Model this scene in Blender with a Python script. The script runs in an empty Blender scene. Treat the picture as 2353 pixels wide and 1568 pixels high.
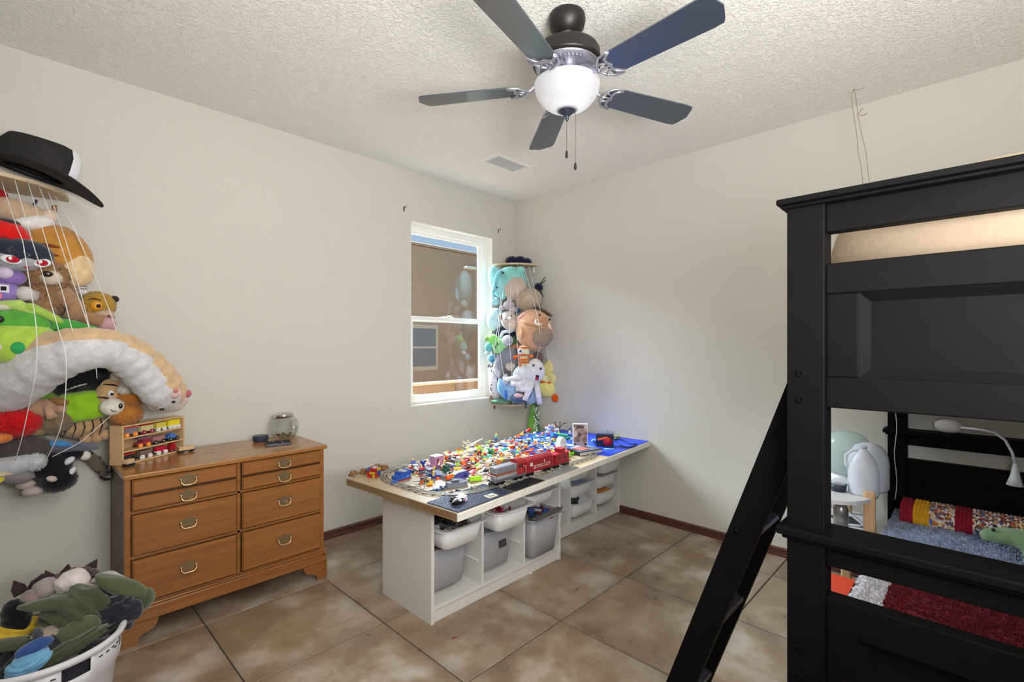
import bpy, math, random
from mathutils import Vector, Matrix, Euler
random.seed(7)
S = bpy.context.scene
COL = S.collection
PI = math.pi
# ---------------------------------------------------------------- camera
FP, CX, HY, CH = 1106.0, 1176.5, 792.0, 1.35      # focal length and horizon in pixels of the 2353x1568 frame, camera height
TH = math.radians(43.9)
F2 = (math.cos(TH), math.sin(TH)); R2 = (math.sin(TH), -math.cos(TH))
CAM = (-3.3994, -3.2389, CH)
cd = bpy.data.cameras.new('camera'); cam = bpy.data.objects.new('camera', cd); COL.objects.link(cam)
cam.location = CAM; cam.rotation_euler = (PI/2, 0, TH - PI/2)
cd.sensor_width = 36; cd.lens = FP/2353*36; cd.shift_y = 8/2353; cd.clip_start = .02; cd.clip_end = 200
S.camera = cam
# ---------------------------------------------------------------- world, lights, exposure
S.view_settings.view_transform = 'Standard'; S.view_settings.look = 'None'
S.view_settings.gamma = 1; S.view_settings.use_curve_mapping = False
S.view_settings.exposure = 0.52
W = bpy.data.worlds.new('sky'); S.world = W; W.use_nodes = True
nt = W.node_tree; nt.nodes.clear()
wo = nt.nodes.new('ShaderNodeOutputWorld'); bg = nt.nodes.new('ShaderNodeBackground')
tc = nt.nodes.new('ShaderNodeTexCoord'); sx = nt.nodes.new('ShaderNodeSeparateXYZ'); cr = nt.nodes.new('ShaderNodeValToRGB')
cr.color_ramp.elements[0].position = 0.0; cr.color_ramp.elements[0].color = (.60, .78, .95, 1)
cr.color_ramp.elements[1].position = .7; cr.color_ramp.elements[1].color = (.24, .45, .80, 1)
nt.links.new(tc.outputs['Generated'], sx.inputs[0]); nt.links.new(sx.outputs['Z'], cr.inputs[0])
nt.links.new(cr.outputs[0], bg.inputs[0]); nt.links.new(bg.outputs[0], wo.inputs[0]); bg.inputs[1].default_value = .62
def area(name, loc, tgt, sx_, sy_, e, col):
    l = bpy.data.lights.new(name, 'AREA'); l.shape = 'RECTANGLE'; l.size = sx_; l.size_y = sy_; l.energy = e; l.color = col
    o = bpy.data.objects.new(name, l); COL.objects.link(o); o.location = loc
    o.rotation_euler = (Vector(tgt)-Vector(loc)).to_track_quat('-Z', 'Y').to_euler(); return o
area('window_daylight', (-.4, 6.2, 6.9), (-.8, 0, 1.6), 8.0, 5.2, 9000, (.80, .90, 1))
area('back_fill', (-2.6, -3.96, 2.25), (-1.7, 0, 2.7), 1.3, .7, 24, (1, .985, .97))  # added fill lamp by the south wall, which has no window
area('ceiling_bounce', (-2.95, -3.72, 1.45), (-2.2, -2.6, 2.7), 1.0, .5, 52, (.99, .99, 1))  # added lamp aimed upward to brighten the ceiling, no fixture of the room
def sun(e, rot, col, ang):
    l = bpy.data.lights.new('sun', 'SUN'); l.energy = e; l.color = col; l.angle = ang
    o = bpy.data.objects.new('sun', l); COL.objects.link(o); o.rotation_euler = rot
sun(3.0, (math.radians(38), 0, math.radians(150)), (1, .95, .86), .01)
FANLAMP_E = .25
# ---------------------------------------------------------------- pixel helpers (a pixel of the photo + a known plane -> a point in the room)
def ray(px, py):
    u = (px-CX)/FP; return (F2[0]+u*R2[0], F2[1]+u*R2[1], (HY-py)/FP)
def onz(px, py, z):
    r = ray(px, py); t = (z-CH)/r[2]; return Vector((CAM[0]+r[0]*t, CAM[1]+r[1]*t, z))
def onx(px, py, x):
    r = ray(px, py); t = (x-CAM[0])/r[0]; return Vector((x, CAM[1]+r[1]*t, CH+r[2]*t))
def ony(px, py, y):
    r = ray(px, py); t = (y-CAM[1])/r[1]; return Vector((CAM[0]+r[0]*t, y, CH+r[2]*t))
def ond(px, py, t):
    r = ray(px, py); return Vector((CAM[0]+r[0]*t, CAM[1]+r[1]*t, CH+r[2]*t))
def depth(p): return (p[0]-CAM[0])*F2[0]+(p[1]-CAM[1])*F2[1]
# ---------------------------------------------------------------- materials
def lin(c):
    return tuple((x/255/12.92 if x/255 <= .04045 else ((x/255+.055)/1.055)**2.4) for x in c[:3])+(1,)
MC = {}
def mat(c, r=.6, m=0., bump=None, var=None, emit=0, alpha=None, trans=0, coat=0, sheen=0, spec=.5, key=''):
    k = (tuple(c), r, m, bump, var, emit, alpha, trans, coat, sheen, spec, key)
    if k in MC: return MC[k]
    M = bpy.data.materials.new('m%d' % len(MC)); M.use_nodes = True; n = M.node_tree; b = n.nodes['Principled BSDF']
    L = lin(c)
    b.inputs['Base Color'].default_value = L; b.inputs['Roughness'].default_value = r; b.inputs['Metallic'].default_value = m
    b.inputs['Specular IOR Level'].default_value = spec
    if coat: b.inputs['Coat Weight'].default_value = coat; b.inputs['Coat Roughness'].default_value = .12
    if sheen: b.inputs['Sheen Weight'].default_value = sheen
    if trans: b.inputs['Transmission Weight'].default_value = trans
    if alpha is not None: b.inputs['Alpha'].default_value = alpha
    if emit: b.inputs['Emission Color'].default_value = L; b.inputs['Emission Strength'].default_value = emit
    if bump or var:
        t = n.nodes.new('ShaderNodeTexCoord')
    if var:
        z = n.nodes.new('ShaderNodeTexNoise'); z.inputs['Scale'].default_value = var[0]; z.inputs['Detail'].default_value = 4
        n.links.new(t.outputs['Object'], z.inputs['Vector'])
        x = n.nodes.new('ShaderNodeMix'); x.data_type = 'RGBA'
        x.inputs[6].default_value = tuple(v*(1-var[1]) for v in L[:3])+(1,)
        x.inputs[7].default_value = tuple(min(1, v*(1+var[1])) for v in L[:3])+(1,)
        mr = n.nodes.new('ShaderNodeMapRange'); mr.inputs[1].default_value = .3; mr.inputs[2].default_value = .7
        n.links.new(z.outputs[0], mr.inputs[0]); n.links.new(mr.outputs[0], x.inputs[0]); n.links.new(x.outputs[2], b.inputs['Base Color'])
    if bump:
        z = n.nodes.new('ShaderNodeTexNoise'); z.inputs['Scale'].default_value = bump[0]; z.inputs['Detail'].default_value = 3
        n.links.new(t.outputs['Object'], z.inputs['Vector'])
        bb = n.nodes.new('ShaderNodeBump'); bb.inputs['Strength'].default_value = bump[1]; bb.inputs['Distance'].default_value = bump[2]
        n.links.new(z.outputs[0], bb.inputs['Height']); n.links.new(bb.outputs[0], b.inputs['Normal'])
    MC[k] = M; return M
def plushm(c): return mat(c, .95, bump=(160, .7, .004), var=(35, .14), sheen=.35, spec=.1)
def plast(c, r=.35): return mat(c, r)
def wood(c1, c2, axis=0, rough=.4, coat=0, sc=1.):
    k = ('wood', c1, c2, axis, rough, coat, sc)
    if k in MC: return MC[k]
    M = mat(c1, rough, coat=coat, key=str(k)); n = M.node_tree; b = n.nodes['Principled BSDF']
    t = n.nodes.new('ShaderNodeTexCoord'); mp = n.nodes.new('ShaderNodeMapping'); s = [38*sc]*3; s[axis] = 2.2*sc
    mp.inputs['Scale'].default_value = s; z = n.nodes.new('ShaderNodeTexNoise'); z.inputs['Scale'].default_value = 1; z.inputs['Detail'].default_value = 6
    z.inputs['Distortion'].default_value = 1.2
    x = n.nodes.new('ShaderNodeMix'); x.data_type = 'RGBA'; x.inputs[6].default_value = lin(c1); x.inputs[7].default_value = lin(c2)
    mr = n.nodes.new('ShaderNodeMapRange'); mr.inputs[1].default_value = .3; mr.inputs[2].default_value = .72
    n.links.new(t.outputs['Object'], mp.inputs[0]); n.links.new(mp.outputs[0], z.inputs['Vector']); n.links.new(z.outputs[0], mr.inputs[0])
    n.links.new(mr.outputs[0], x.inputs[0]); n.links.new(x.outputs[2], b.inputs['Base Color'])
    MC[k] = M; return M
# ---------------------------------------------------------------- mesh builder
def rotm(rot): return Euler(rot).to_matrix() if rot else None
class MB:
    def __init__(s): s.v = []; s.f = []; s.mi = []; s.sm = []
    def add(s, vs, fs, mi=0, sm=False):
        o = len(s.v); s.v += [tuple(p) for p in vs]
        for f in fs: s.f.append(tuple(i+o for i in f)); s.mi.append(mi); s.sm.append(sm)
        return s
    def bx(s, x0, x1, y0, y1, z0, z1, mi=0):
        return s.add([(x0,y0,z0),(x1,y0,z0),(x1,y1,z0),(x0,y1,z0),(x0,y0,z1),(x1,y0,z1),(x1,y1,z1),(x0,y1,z1)],
                     [(0,3,2,1),(4,5,6,7),(0,1,5,4),(1,2,6,5),(2,3,7,6),(3,0,4,7)], mi)
    def box(s, c, d, rot=None, mi=0):
        R = rotm(rot) if not isinstance(rot, Matrix) else rot; c = Vector(c); vs = []
        for q in [(-1,-1,-1),(1,-1,-1),(1,1,-1),(-1,1,-1),(-1,-1,1),(1,-1,1),(1,1,1),(-1,1,1)]:
            p = Vector((q[0]*d[0]/2, q[1]*d[1]/2, q[2]*d[2]/2)); vs.append(c+(R @ p if R else p))
        return s.add(vs, [(0,3,2,1),(4,5,6,7),(0,1,5,4),(1,2,6,5),(2,3,7,6),(3,0,4,7)], mi)
    def tube(s, pts, r, n=8, mi=0, cap=True, sm=True, flat=None):
        pts = [Vector(p) for p in pts]; rr = r if isinstance(r, (list, tuple)) else [r]*len(pts); vs = []; up = None
        for i, p in enumerate(pts):
            a = pts[max(0, i-1)]; b = pts[min(len(pts)-1, i+1)]; d = (b-a)
            d = d.normalized() if d.length > 1e-9 else Vector((0,0,1))
            if up is None: up = d.orthogonal().normalized()
            else:
                up = up-d*up.dot(d); up = up.normalized() if up.length > 1e-6 else d.orthogonal().normalized()
            w = d.cross(up)
            for k in range(n):
                t = 2*PI*k/n; vs.append(p+(up*math.cos(t)+w*math.sin(t)*(flat or 1))*rr[i])
        fs = [(i*n+k, i*n+(k+1) % n, (i+1)*n+(k+1) % n, (i+1)*n+k) for i in range(len(pts)-1) for k in range(n)]
        s.add(vs, fs, mi, sm); o = len(s.v)-len(vs)
        if cap:
            s.f.append(tuple(o+k for k in reversed(range(n)))); s.mi.append(mi); s.sm.append(False)
            s.f.append(tuple(o+(len(pts)-1)*n+k for k in range(n))); s.mi.append(mi); s.sm.append(False)
        return s
    def cyl(s, p0, p1, r0, r1=None, n=14, mi=0): return s.tube([p0, p1], [r0, r0 if r1 is None else r1], n, mi)
    def lathe(s, prof, n=24, c=(0,0,0), mi=0, sm=True, rot=None, ang=2*PI):
        R = rotm(rot); full = ang > 6.28; vs = []; m = n if full else n+1
        for r, z in prof:
            for k in range(m):
                t = ang*k/n; p = Vector((r*math.cos(t), r*math.sin(t), z)); vs.append((R @ p if R else p)+Vector(c))
        fs = []
        for i in range(len(prof)-1):
            for k in range(n): k2 = (k+1) % m; fs.append((i*m+k, i*m+k2, (i+1)*m+k2, (i+1)*m+k))
        return s.add(vs, fs, mi, sm)
    def sph(s, c, r, n=14, mi=0, rot=None, pw=1., jit=0, lump=0):
        if not isinstance(r, (list, tuple)): r = (r, r, r)
        R = rotm(rot); c = Vector(c); m = max(5, n//2+1); vs = []
        ph = [random.uniform(0, 6) for _ in range(6)]
        def P(a, b):
            x, y, z = math.sin(b)*math.cos(a), math.sin(b)*math.sin(a), math.cos(b)
            if pw != 1: x, y, z = [math.copysign(abs(q)**pw, q) for q in (x, y, z)]
            k = 1+jit*random.uniform(-1, 1)+lump*(math.sin(3*x+ph[0])*math.sin(4*y+ph[1])+math.sin(5*z+ph[2]+2*x)*.6)
            p = Vector((x*r[0]*k, y*r[1]*k, z*r[2]*k)); return c+(R @ p if R else p)
        vs.append(P(0, 0))
        for i in range(1, m):
            for k in range(n): vs.append(P(2*PI*k/n, PI*i/m))
        vs.append(P(0, PI)); L = len(vs)-1; fs = [(0, 1+k, 1+(k+1) % n) for k in range(n)]
        for i in range(m-2):
            for k in range(n): a = 1+i*n; fs.append((a+k, a+n+k, a+n+(k+1) % n, a+(k+1) % n))
        fs += [(L, 1+(m-2)*n+(k+1) % n, 1+(m-2)*n+k) for k in range(n)]
        return s.add(vs, fs, mi, True)
    def fur(s, c, r, cnt, ln, mi=0, rot=None, wd=.3):
        if not isinstance(r, (list, tuple)): r = (r, r, r)
        R = rotm(rot); c = Vector(c)
        for _ in range(cnt):
            z = random.uniform(-1, 1); a = random.uniform(0, 2*PI); q = math.sqrt(1-z*z); d = Vector((q*math.cos(a), q*math.sin(a), z))
            p = Vector((d[0]*r[0], d[1]*r[1], d[2]*r[2]))*.97; nrm = Vector((d[0]/r[0], d[1]/r[1], d[2]/r[2])).normalized()
            if R: p = R @ p; nrm = R @ nrm
            p += c; t = nrm.orthogonal().normalized(); t = Matrix.Rotation(random.uniform(0, 6.28), 3, nrm) @ t; b = nrm.cross(t); w = ln*wd
            tip = p+(nrm+t*random.uniform(-.5, .5)+Vector((0,0,-.25))).normalized()*ln
            s.add([p+t*w, p-t*w*.5+b*w*.8, p-t*w*.5-b*w*.8, tip], [(0,1,3),(1,2,3),(2,0,3)], mi, True)
        return s
    def prism(s, poly, h0, h1, M=None, mi=0, sm=False):
        n = len(poly); vs = [Vector((x, y, h0)) for x, y in poly]+[Vector((x, y, h1)) for x, y in poly]
        if M: vs = [M @ v for v in vs]
        s.add(vs, [tuple(reversed(range(n))), tuple(range(n, 2*n))], mi, False)
        s.add(vs, [(i, (i+1) % n, n+(i+1) % n, n+i) for i in range(n)], mi, sm); return s
    def grid(s, fn, nu, nv, mi=0, sm=True, mf=None):
        vs = [fn(i/nu, j/nv) for j in range(nv+1) for i in range(nu+1)]
        o = len(s.v); s.v += [tuple(p) for p in vs]
        for j in range(nv):
            for i in range(nu):
                a = o+j*(nu+1)+i; s.f.append((a, a+1, a+nu+2, a+nu+1)); s.mi.append(mf(i/nu, j/nv) if mf else mi); s.sm.append(sm)
        return s
    def mesh(s, name, mats):
        me = bpy.data.meshes.new(name); me.from_pydata(s.v, [], s.f)
        for m in (mats if isinstance(mats, (list, tuple)) else [mats]): me.materials.append(m)
        me.polygons.foreach_set('material_index', s.mi); me.polygons.foreach_set('use_smooth', s.sm); me.update(); return me
    def build(s, name, mats, parent=None, bevel=0, seg=2, loc=None, solid=0):
        o = bpy.data.objects.new(name, s.mesh(name, mats)); COL.objects.link(o)
        if loc is not None: o.location = loc
        if parent: o.parent = parent
        if solid:
            m = o.modifiers.new('t', 'SOLIDIFY'); m.thickness = solid; m.offset = 0
        if bevel:
            m = o.modifiers.new('b', 'BEVEL'); m.width = bevel; m.segments = seg; m.limit_method = 'ANGLE'; m.angle_limit = .6
        return o
def tag(o, label=None, cat=None, group=None, kind=None):
    if label: o['label'] = label
    if cat: o['category'] = cat
    if group: o['group'] = group
    if kind: o['kind'] = kind
    return o
def thing(name, label, cat, loc=(0,0,0), rz=0, group=None, rot=None):
    o = bpy.data.objects.new(name, None); COL.objects.link(o); o.location = loc; o.rotation_euler = rot or (0, 0, rz)
    o.empty_display_size = .05; return tag(o, label, cat, group)
def st(mb, name, mats, parent=None, bevel=0, **k):
    o = mb.build(name, mats, parent, bevel, **k)
    if not parent: o['kind'] = 'structure'
    return o
def dup(o, parent=None):
    c = o.copy(); COL.objects.link(c); c.parent = parent
    for ch in [x for x in ALLC.get(o.name, [])]: dup(ch, c)
    return c
ALLC = {}
def index_children():
    ALLC.clear()
    for o in bpy.data.objects:
        if o.parent: ALLC.setdefault(o.parent.name, []).append(o)
def copy_tree(root, loc, rot, label=None, group=None):
    kids = [o for o in COL.objects if o.parent == root]; r = root.copy(); COL.objects.link(r); r.location = loc; r.rotation_euler = rot
    if label: r['label'] = label
    if group: r['group'] = group
    for k in kids:
        sub = [o for o in COL.objects if o.parent == k]; c = k.copy(); COL.objects.link(c); c.parent = r
        for q in sub: d = q.copy(); COL.objects.link(d); d.parent = c
    return r
# ================================================================ THE ROOM
XW, YS, ZC = -3.53, -4.02, 2.735
wx0, wx1, wz0, wz1 = -1.197, -.297, .85, 2.337
def wallmat(c, bs, st_, key, dist=.002):
    M = mat(c, .85, key=key); n = M.node_tree; b = n.nodes['Principled BSDF']; t = n.nodes.new('ShaderNodeTexCoord')
    z = n.nodes.new('ShaderNodeTexNoise'); z.inputs['Scale'].default_value = bs; z.inputs['Detail'].default_value = 3; z.inputs['Roughness'].default_value = .55
    n.links.new(t.outputs['Object'], z.inputs['Vector'])
    bb = n.nodes.new('ShaderNodeBump'); bb.inputs['Strength'].default_value = st_; bb.inputs['Distance'].default_value = dist
    n.links.new(z.outputs[0], bb.inputs['Height']); n.links.new(bb.outputs[0], b.inputs['Normal']); return M
WALL = wallmat((203, 200, 191), 95, .6, 'wall', .003)
CEIL = mat((240, 238, 230), .9, key='ceil')
n = CEIL.node_tree; b = n.nodes['Principled BSDF']; t = n.nodes.new('ShaderNodeTexCoord')
z = n.nodes.new('ShaderNodeTexNoise'); z.inputs['Scale'].default_value = 46; z.inputs['Detail'].default_value = 4; z.inputs['Distortion'].default_value = 1.3
mr = n.nodes.new('ShaderNodeMapRange'); mr.inputs[1].default_value = .46; mr.inputs[2].default_value = .56
bb = n.nodes.new('ShaderNodeBump'); bb.inputs['Strength'].default_value = .7; bb.inputs['Distance'].default_value = .004
n.links.new(t.outputs['Object'], z.inputs['Vector']); n.links.new(z.outputs[0], mr.inputs[0]); n.links.new(mr.outputs[0], bb.inputs['Height'])
n.links.new(bb.outputs[0], b.inputs['Normal'])
WHITE = mat((236, 236, 232), .5)
T = .15
m = MB(); m.bx(XW, wx0, 0, T, 0, ZC); m.bx(wx1, 0, 0, T, 0, ZC); m.bx(wx0, wx1, 0, T, 0, wz0); m.bx(wx0, wx1, 0, T, wz1, ZC); st(m, 'wall_north', WALL)
st(MB().bx(0, T, YS-T, T, 0, ZC), 'wall_east', WALL)
st(MB().bx(XW-T, XW, YS-T, T, 0, ZC), 'wall_west', WALL)
st(MB().bx(XW, 0, YS-T, YS, 0, ZC), 'wall_south', WALL)
st(MB().bx(XW-T, T, YS-T, T, ZC, ZC+.1), 'ceiling', CEIL)
# reveal of the window, wall colour lightened for the daylight falling on it
m = MB(); e = .004
m.bx(wx0, wx0+e, .0, T, wz0, wz1); m.bx(wx1-e, wx1, .0, T, wz0, wz1); m.bx(wx0, wx1, .0, T, wz1-e, wz1); m.bx(wx0, wx1, -.004, T, wz0, wz0+.012)
st(m, 'trim_1', mat((228, 226, 218), .7))
# floor: grout bed with single square tiles
flo = st(MB().bx(XW, 0, YS, 0, -.05, -.006), 'floor', mat((70, 62, 52), .9, bump=(60, .4, .002)))
TILE = mat((150, 130, 108), .38, key='tile'); n = TILE.node_tree; b = n.nodes['Principled BSDF']
t = n.nodes.new('ShaderNodeTexCoord'); oi = n.nodes.new('ShaderNodeObjectInfo'); vm = n.nodes.new('ShaderNodeVectorMath'); vm.operation = 'ADD'
sc = n.nodes.new('ShaderNodeVectorMath'); sc.operation = 'SCALE'; cx = n.nodes.new('ShaderNodeCombineXYZ')
n.links.new(oi.outputs['Random'], cx.inputs[0]); n.links.new(oi.outputs['Random'], cx.inputs[1]); n.links.new(cx.outputs[0], sc.inputs[0]); sc.inputs['Scale'].default_value = 57
n.links.new(t.outputs['Object'], vm.inputs[0]); n.links.new(sc.outputs[0], vm.inputs[1])
z1 = n.nodes.new('ShaderNodeTexNoise'); z1.inputs['Scale'].default_value = 3.2; z1.inputs['Detail'].default_value = 10; z1.inputs['Roughness'].default_value = .6; z1.inputs['Distortion'].default_value = .12
z2 = n.nodes.new('ShaderNodeTexNoise'); z2.inputs['Scale'].default_value = 2.1; z2.inputs['Detail'].default_value = 5
off = n.nodes.new('ShaderNodeVectorMath'); off.operation = 'ADD'; off.inputs[1].default_value = (9, 4, 2)
n.links.new(vm.outputs[0], z1.inputs['Vector']); n.links.new(vm.outputs[0], off.inputs[0]); n.links.new(off.outputs[0], z2.inputs['Vector'])
r1 = n.nodes.new('ShaderNodeValToRGB'); E_ = r1.color_ramp.elements
E_[0].position = .22; E_[0].color = lin((98, 82, 66)); E_[1].position = .66; E_[1].color = lin((196, 188, 178))
q = E_.new(.44); q.color = lin((138, 119, 99)); q = E_.new(.54); q.color = lin((164, 148, 128))
x = n.nodes.new('ShaderNodeMix'); x.data_type = 'RGBA'; x.inputs[7].default_value = lin((148, 124, 90))
mr = n.nodes.new('ShaderNodeMapRange'); mr.inputs[1].default_value = .45; mr.inputs[2].default_value = .75; mr.inputs[4].default_value = .55
n.links.new(z1.outputs[0], r1.inputs[0]); n.links.new(z2.outputs[0], mr.inputs[0]); n.links.new(mr.outputs[0], x.inputs[0])
n.links.new(r1.outputs[0], x.inputs[6])
# darker dirt towards the edges of every tile
sp = n.nodes.new('ShaderNodeSeparateXYZ'); n.links.new(t.outputs['Object'], sp.inputs[0])
ax = n.nodes.new('ShaderNodeMath'); ax.operation = 'ABSOLUTE'; ay = n.nodes.new('ShaderNodeMath'); ay.operation = 'ABSOLUTE'; mx = n.nodes.new('ShaderNodeMath'); mx.operation = 'MAXIMUM'
n.links.new(sp.outputs[0], ax.inputs[0]); n.links.new(sp.outputs[1], ay.inputs[0]); n.links.new(ax.outputs[0], mx.inputs[0]); n.links.new(ay.outputs[0], mx.inputs[1])
ad = n.nodes.new('ShaderNodeMath'); ad.operation = 'MULTIPLY_ADD'; ad.inputs[1].default_value = .22; n.links.new(z1.outputs[0], ad.inputs[0]); n.links.new(mx.outputs[0], ad.inputs[2])
me = n.nodes.new('ShaderNodeMapRange'); me.inputs[1].default_value = .345; me.inputs[2].default_value = .45; me.inputs[4].default_value = .5; n.links.new(ad.outputs[0], me.inputs[0])
x2 = n.nodes.new('ShaderNodeMix'); x2.data_type = 'RGBA'; x2.inputs[7].default_value = lin((108, 92, 76)); n.links.new(me.outputs[0], x2.inputs[0]); n.links.new(x.outputs[2], x2.inputs[6])
n.links.new(x2.outputs[2], b.inputs['Base Color'])
mr3 = n.nodes.new('ShaderNodeMapRange'); mr3.inputs[3].default_value = .16; mr3.inputs[4].default_value = .46; n.links.new(z1.outputs[0], mr3.inputs[0]); n.links.new(mr3.outputs[0], b.inputs['Roughness'])
bb = n.nodes.new('ShaderNodeBump'); bb.inputs['Strength'].default_value = .25; bb.inputs['Distance'].default_value = .004; n.links.new(z1.outputs[0], bb.inputs['Height']); n.links.new(bb.outputs[0], b.inputs['Normal'])
tw, gx, gy = .6075, -.932, -.562
def tile_mesh(w, h):
    g = .0025; a, c, e = w/2-g, h/2-g, .003
    mb = MB(); vs = [(-a,-c,-.012),(a,-c,-.012),(a,c,-.012),(-a,c,-.012),(-a,-c,-.002),(a,-c,-.002),(a,c,-.002),(-a,c,-.002),(-a+e,-c+e,0),(a-e,-c+e,0),(a-e,c-e,0),(-a+e,c-e,0)]
    mb.add(vs, [(0,3,2,1),(0,1,5,4),(1,2,6,5),(2,3,7,6),(3,0,4,7),(4,5,9,8),(5,6,10,9),(6,7,11,10),(7,4,8,11),(8,9,10,11)]); return mb.mesh('tile', TILE)
cache = {}
i0 = math.floor((XW-gx)/tw); j0 = math.floor((YS-gy)/tw)
for i in range(i0, 3):
    for j in range(j0, 2):
        x0, x1 = max(XW, gx+i*tw), min(0, gx+(i+1)*tw); y0, y1 = max(YS, gy+j*tw), min(0, gy+(j+1)*tw)
        if x1-x0 < .02 or y1-y0 < .02: continue
        k = (round(x1-x0, 3), round(y1-y0, 3))
        if k not in cache: cache[k] = tile_mesh(*k)
        o = bpy.data.objects.new('tile', cache[k]); COL.objects.link(o); o.parent = flo; o.location = ((x0+x1)/2, (y0+y1)/2, 0)
# baseboards with a stepped profile
BB = wood((96, 52, 44), (68, 35, 29), 0, .32, .4)
BBy = wood((96, 52, 44), (68, 35, 29), 1, .32, .4)
def baseprof(): return [(0, 0), (.013, 0), (.013, .012), (.009, .015), (.009, .04), (.013, .044), (.012, .05), (.006, .056), (0, .057)]
def base(name, a, b, nx, ny, M_):
    P_ = baseprof(); vs = [(a[0]+nx*d, a[1]+ny*d, h) for d, h in P_]+[(b[0]+nx*d, b[1]+ny*d, h) for d, h in P_]; k = len(P_)
    m = MB(); m.add(vs, [(i, (i+1) % k, k+(i+1) % k, k+i) for i in range(k)]+[tuple(range(k)), tuple(range(2*k-1, k-1, -1))]); st(m, name, M_)
base('baseboard_north', (XW, 0), (0, 0), 0, -1, BB); base('baseboard_east', (0, 0), (0, YS), -1, 0, BBy)
base('baseboard_south', (XW, YS), (0, YS), 0, 1, BB); base('baseboard_west', (XW, 0), (XW, YS), 1, 0, BBy)
# window
win = st(MB().bx(wx0+.004, wx0+.05, .085, .14, wz0+.012, wz1-.004).bx(wx1-.05, wx1-.004, .085, .14, wz0+.012, wz1-.004)
   .bx(wx0+.05, wx1-.05, .085, .14, wz0+.012, wz0+.05).bx(wx0+.05, wx1-.05, .085, .14, wz1-.05, wz1-.004), 'window_1', WHITE)
zm = ony(945, 733, .11)[2]
def sash(name, x0, x1, z0, z1, y0, y1, w):
    return MB().bx(x0, x0+w, y0, y1, z0, z1).bx(x1-w, x1, y0, y1, z0, z1).bx(x0+w, x1-w, y0, y1, z0, z0+w).bx(x0+w, x1-w, y0, y1, z1-w, z1).build(name, WHITE, win, .002)
sash('sash', wx0+.05, wx1-.05, zm-.02, wz1-.05, .115, .135, .022)
sash('sash', wx0+.05, wx1-.05, wz0+.05, zm+.022, .088, .112, .03)
GL = bpy.data.materials.new('glass_pane'); GL.use_nodes = True; n = GL.node_tree; n.nodes.clear()
o_ = n.nodes.new('ShaderNodeOutputMaterial'); mxs = n.nodes.new('ShaderNodeMixShader'); tr = n.nodes.new('ShaderNodeBsdfTransparent'); gs = n.nodes.new('ShaderNodeBsdfGlossy')
tr.inputs[0].default_value = (.93, .95, .95, 1); gs.inputs['Roughness'].default_value = .03; mxs.inputs[0].default_value = .04
n.links.new(tr.outputs[0], mxs.inputs[1]); n.links.new(gs.outputs[0], mxs.inputs[2]); n.links.new(mxs.outputs[0], o_.inputs[0])
MB().bx(wx0+.07, wx1-.07, .122, .126, zm, wz1-.07).build('pane', GL, win)
MB().bx(wx0+.078, wx1-.078, .098, .102, wz0+.078, zm-.005).build('pane', GL, win)
MB().bx(-.79, -.70, .07, .09, zm+.018, zm+.03).bx(-.765, -.725, .06, .085, zm+.03, zm+.04).build('lock', WHITE, win, .003)
MB().bx(-1.13, -1.06, .075, .09, wz0+.078, wz0+.086).build('latch', WHITE, win, .002); MB().bx(-.48, -.41, .075, .09, wz0+.078, wz0+.086).build('latch', WHITE, win, .002)
# outside
STUC = mat((150, 128, 106), .9, bump=(30, .4, .01), var=(1.2, .05))
nz = ony(945, 555, 4.5)[2]
nb = thing('neighbour_house', 'taupe stucco house wall seen through the window', 'house', (1.5, 4.5, 0))
m = MB(); m.bx(-5.5, 2.6, 0, .25, 0, nz-.05); m.bx(-5.5, 2.6, 0, 3, nz-.06, nz-.05); m.build('wall', STUC, nb)
MB().bx(-5.5, 2.66, -.03, .3, nz-.05, nz).build('parapet_cap', STUC, nb, .01)
a = ony(945, 745, 4.5); c = ony(1006, 850, 4.5)
nw = MB().bx(-.9, c[0]-1.5, -.02, .02, c[2], a[2]).build('window', mat((176, 160, 142), .6), nb, .01)
MB().bx(-.84, c[0]-1.5-.07, -.03, .0, c[2]+.08, (a[2]+c[2])/2-.02).bx(-.84, c[0]-1.5-.07, -.03, .0, (a[2]+c[2])/2+.02, a[2]-.08).build('pane', mat((104, 104, 106), .4), nw)
MB().box((ony(1075, 617, 4.5)[0]-1.5, -.06, ony(1075, 617, 4.5)[2]), (.28, .12, .05)).build('lamp', mat((200, 195, 180), .5), nb, .01)
fw = thing('block_wall', 'low tan garden wall with brightly lit cap outside the window', 'garden wall', (0, 2.6, 0))
ct = ony(945, 883, 2.6)[2]
BLK = mat((164, 128, 94), .9, bump=(40, .4, .01), var=(3, .08))
bm_ = MB().bx(-.395, .395, 0, .15, -.3, .3).mesh('panel', BLK)
for k in range(9):
    o = bpy.data.objects.new('panel', bm_); COL.objects.link(o); o.parent = fw; o.location = (-2.2+k*.8, 0, ct-.33)
MB().bx(-2.6, 4.7, -.03, .18, ct-.03, ct).build('cap', mat((214, 190, 152), .8), fw, .005)  # cap lighter than the blocks, light on its top put into the colour
st(MB().bx(-9, 9, .16, 12, -.5, -.3), 'trim_2', mat((165, 140, 112), .95, bump=(25, .5, .02))).name = 'ground'
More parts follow.
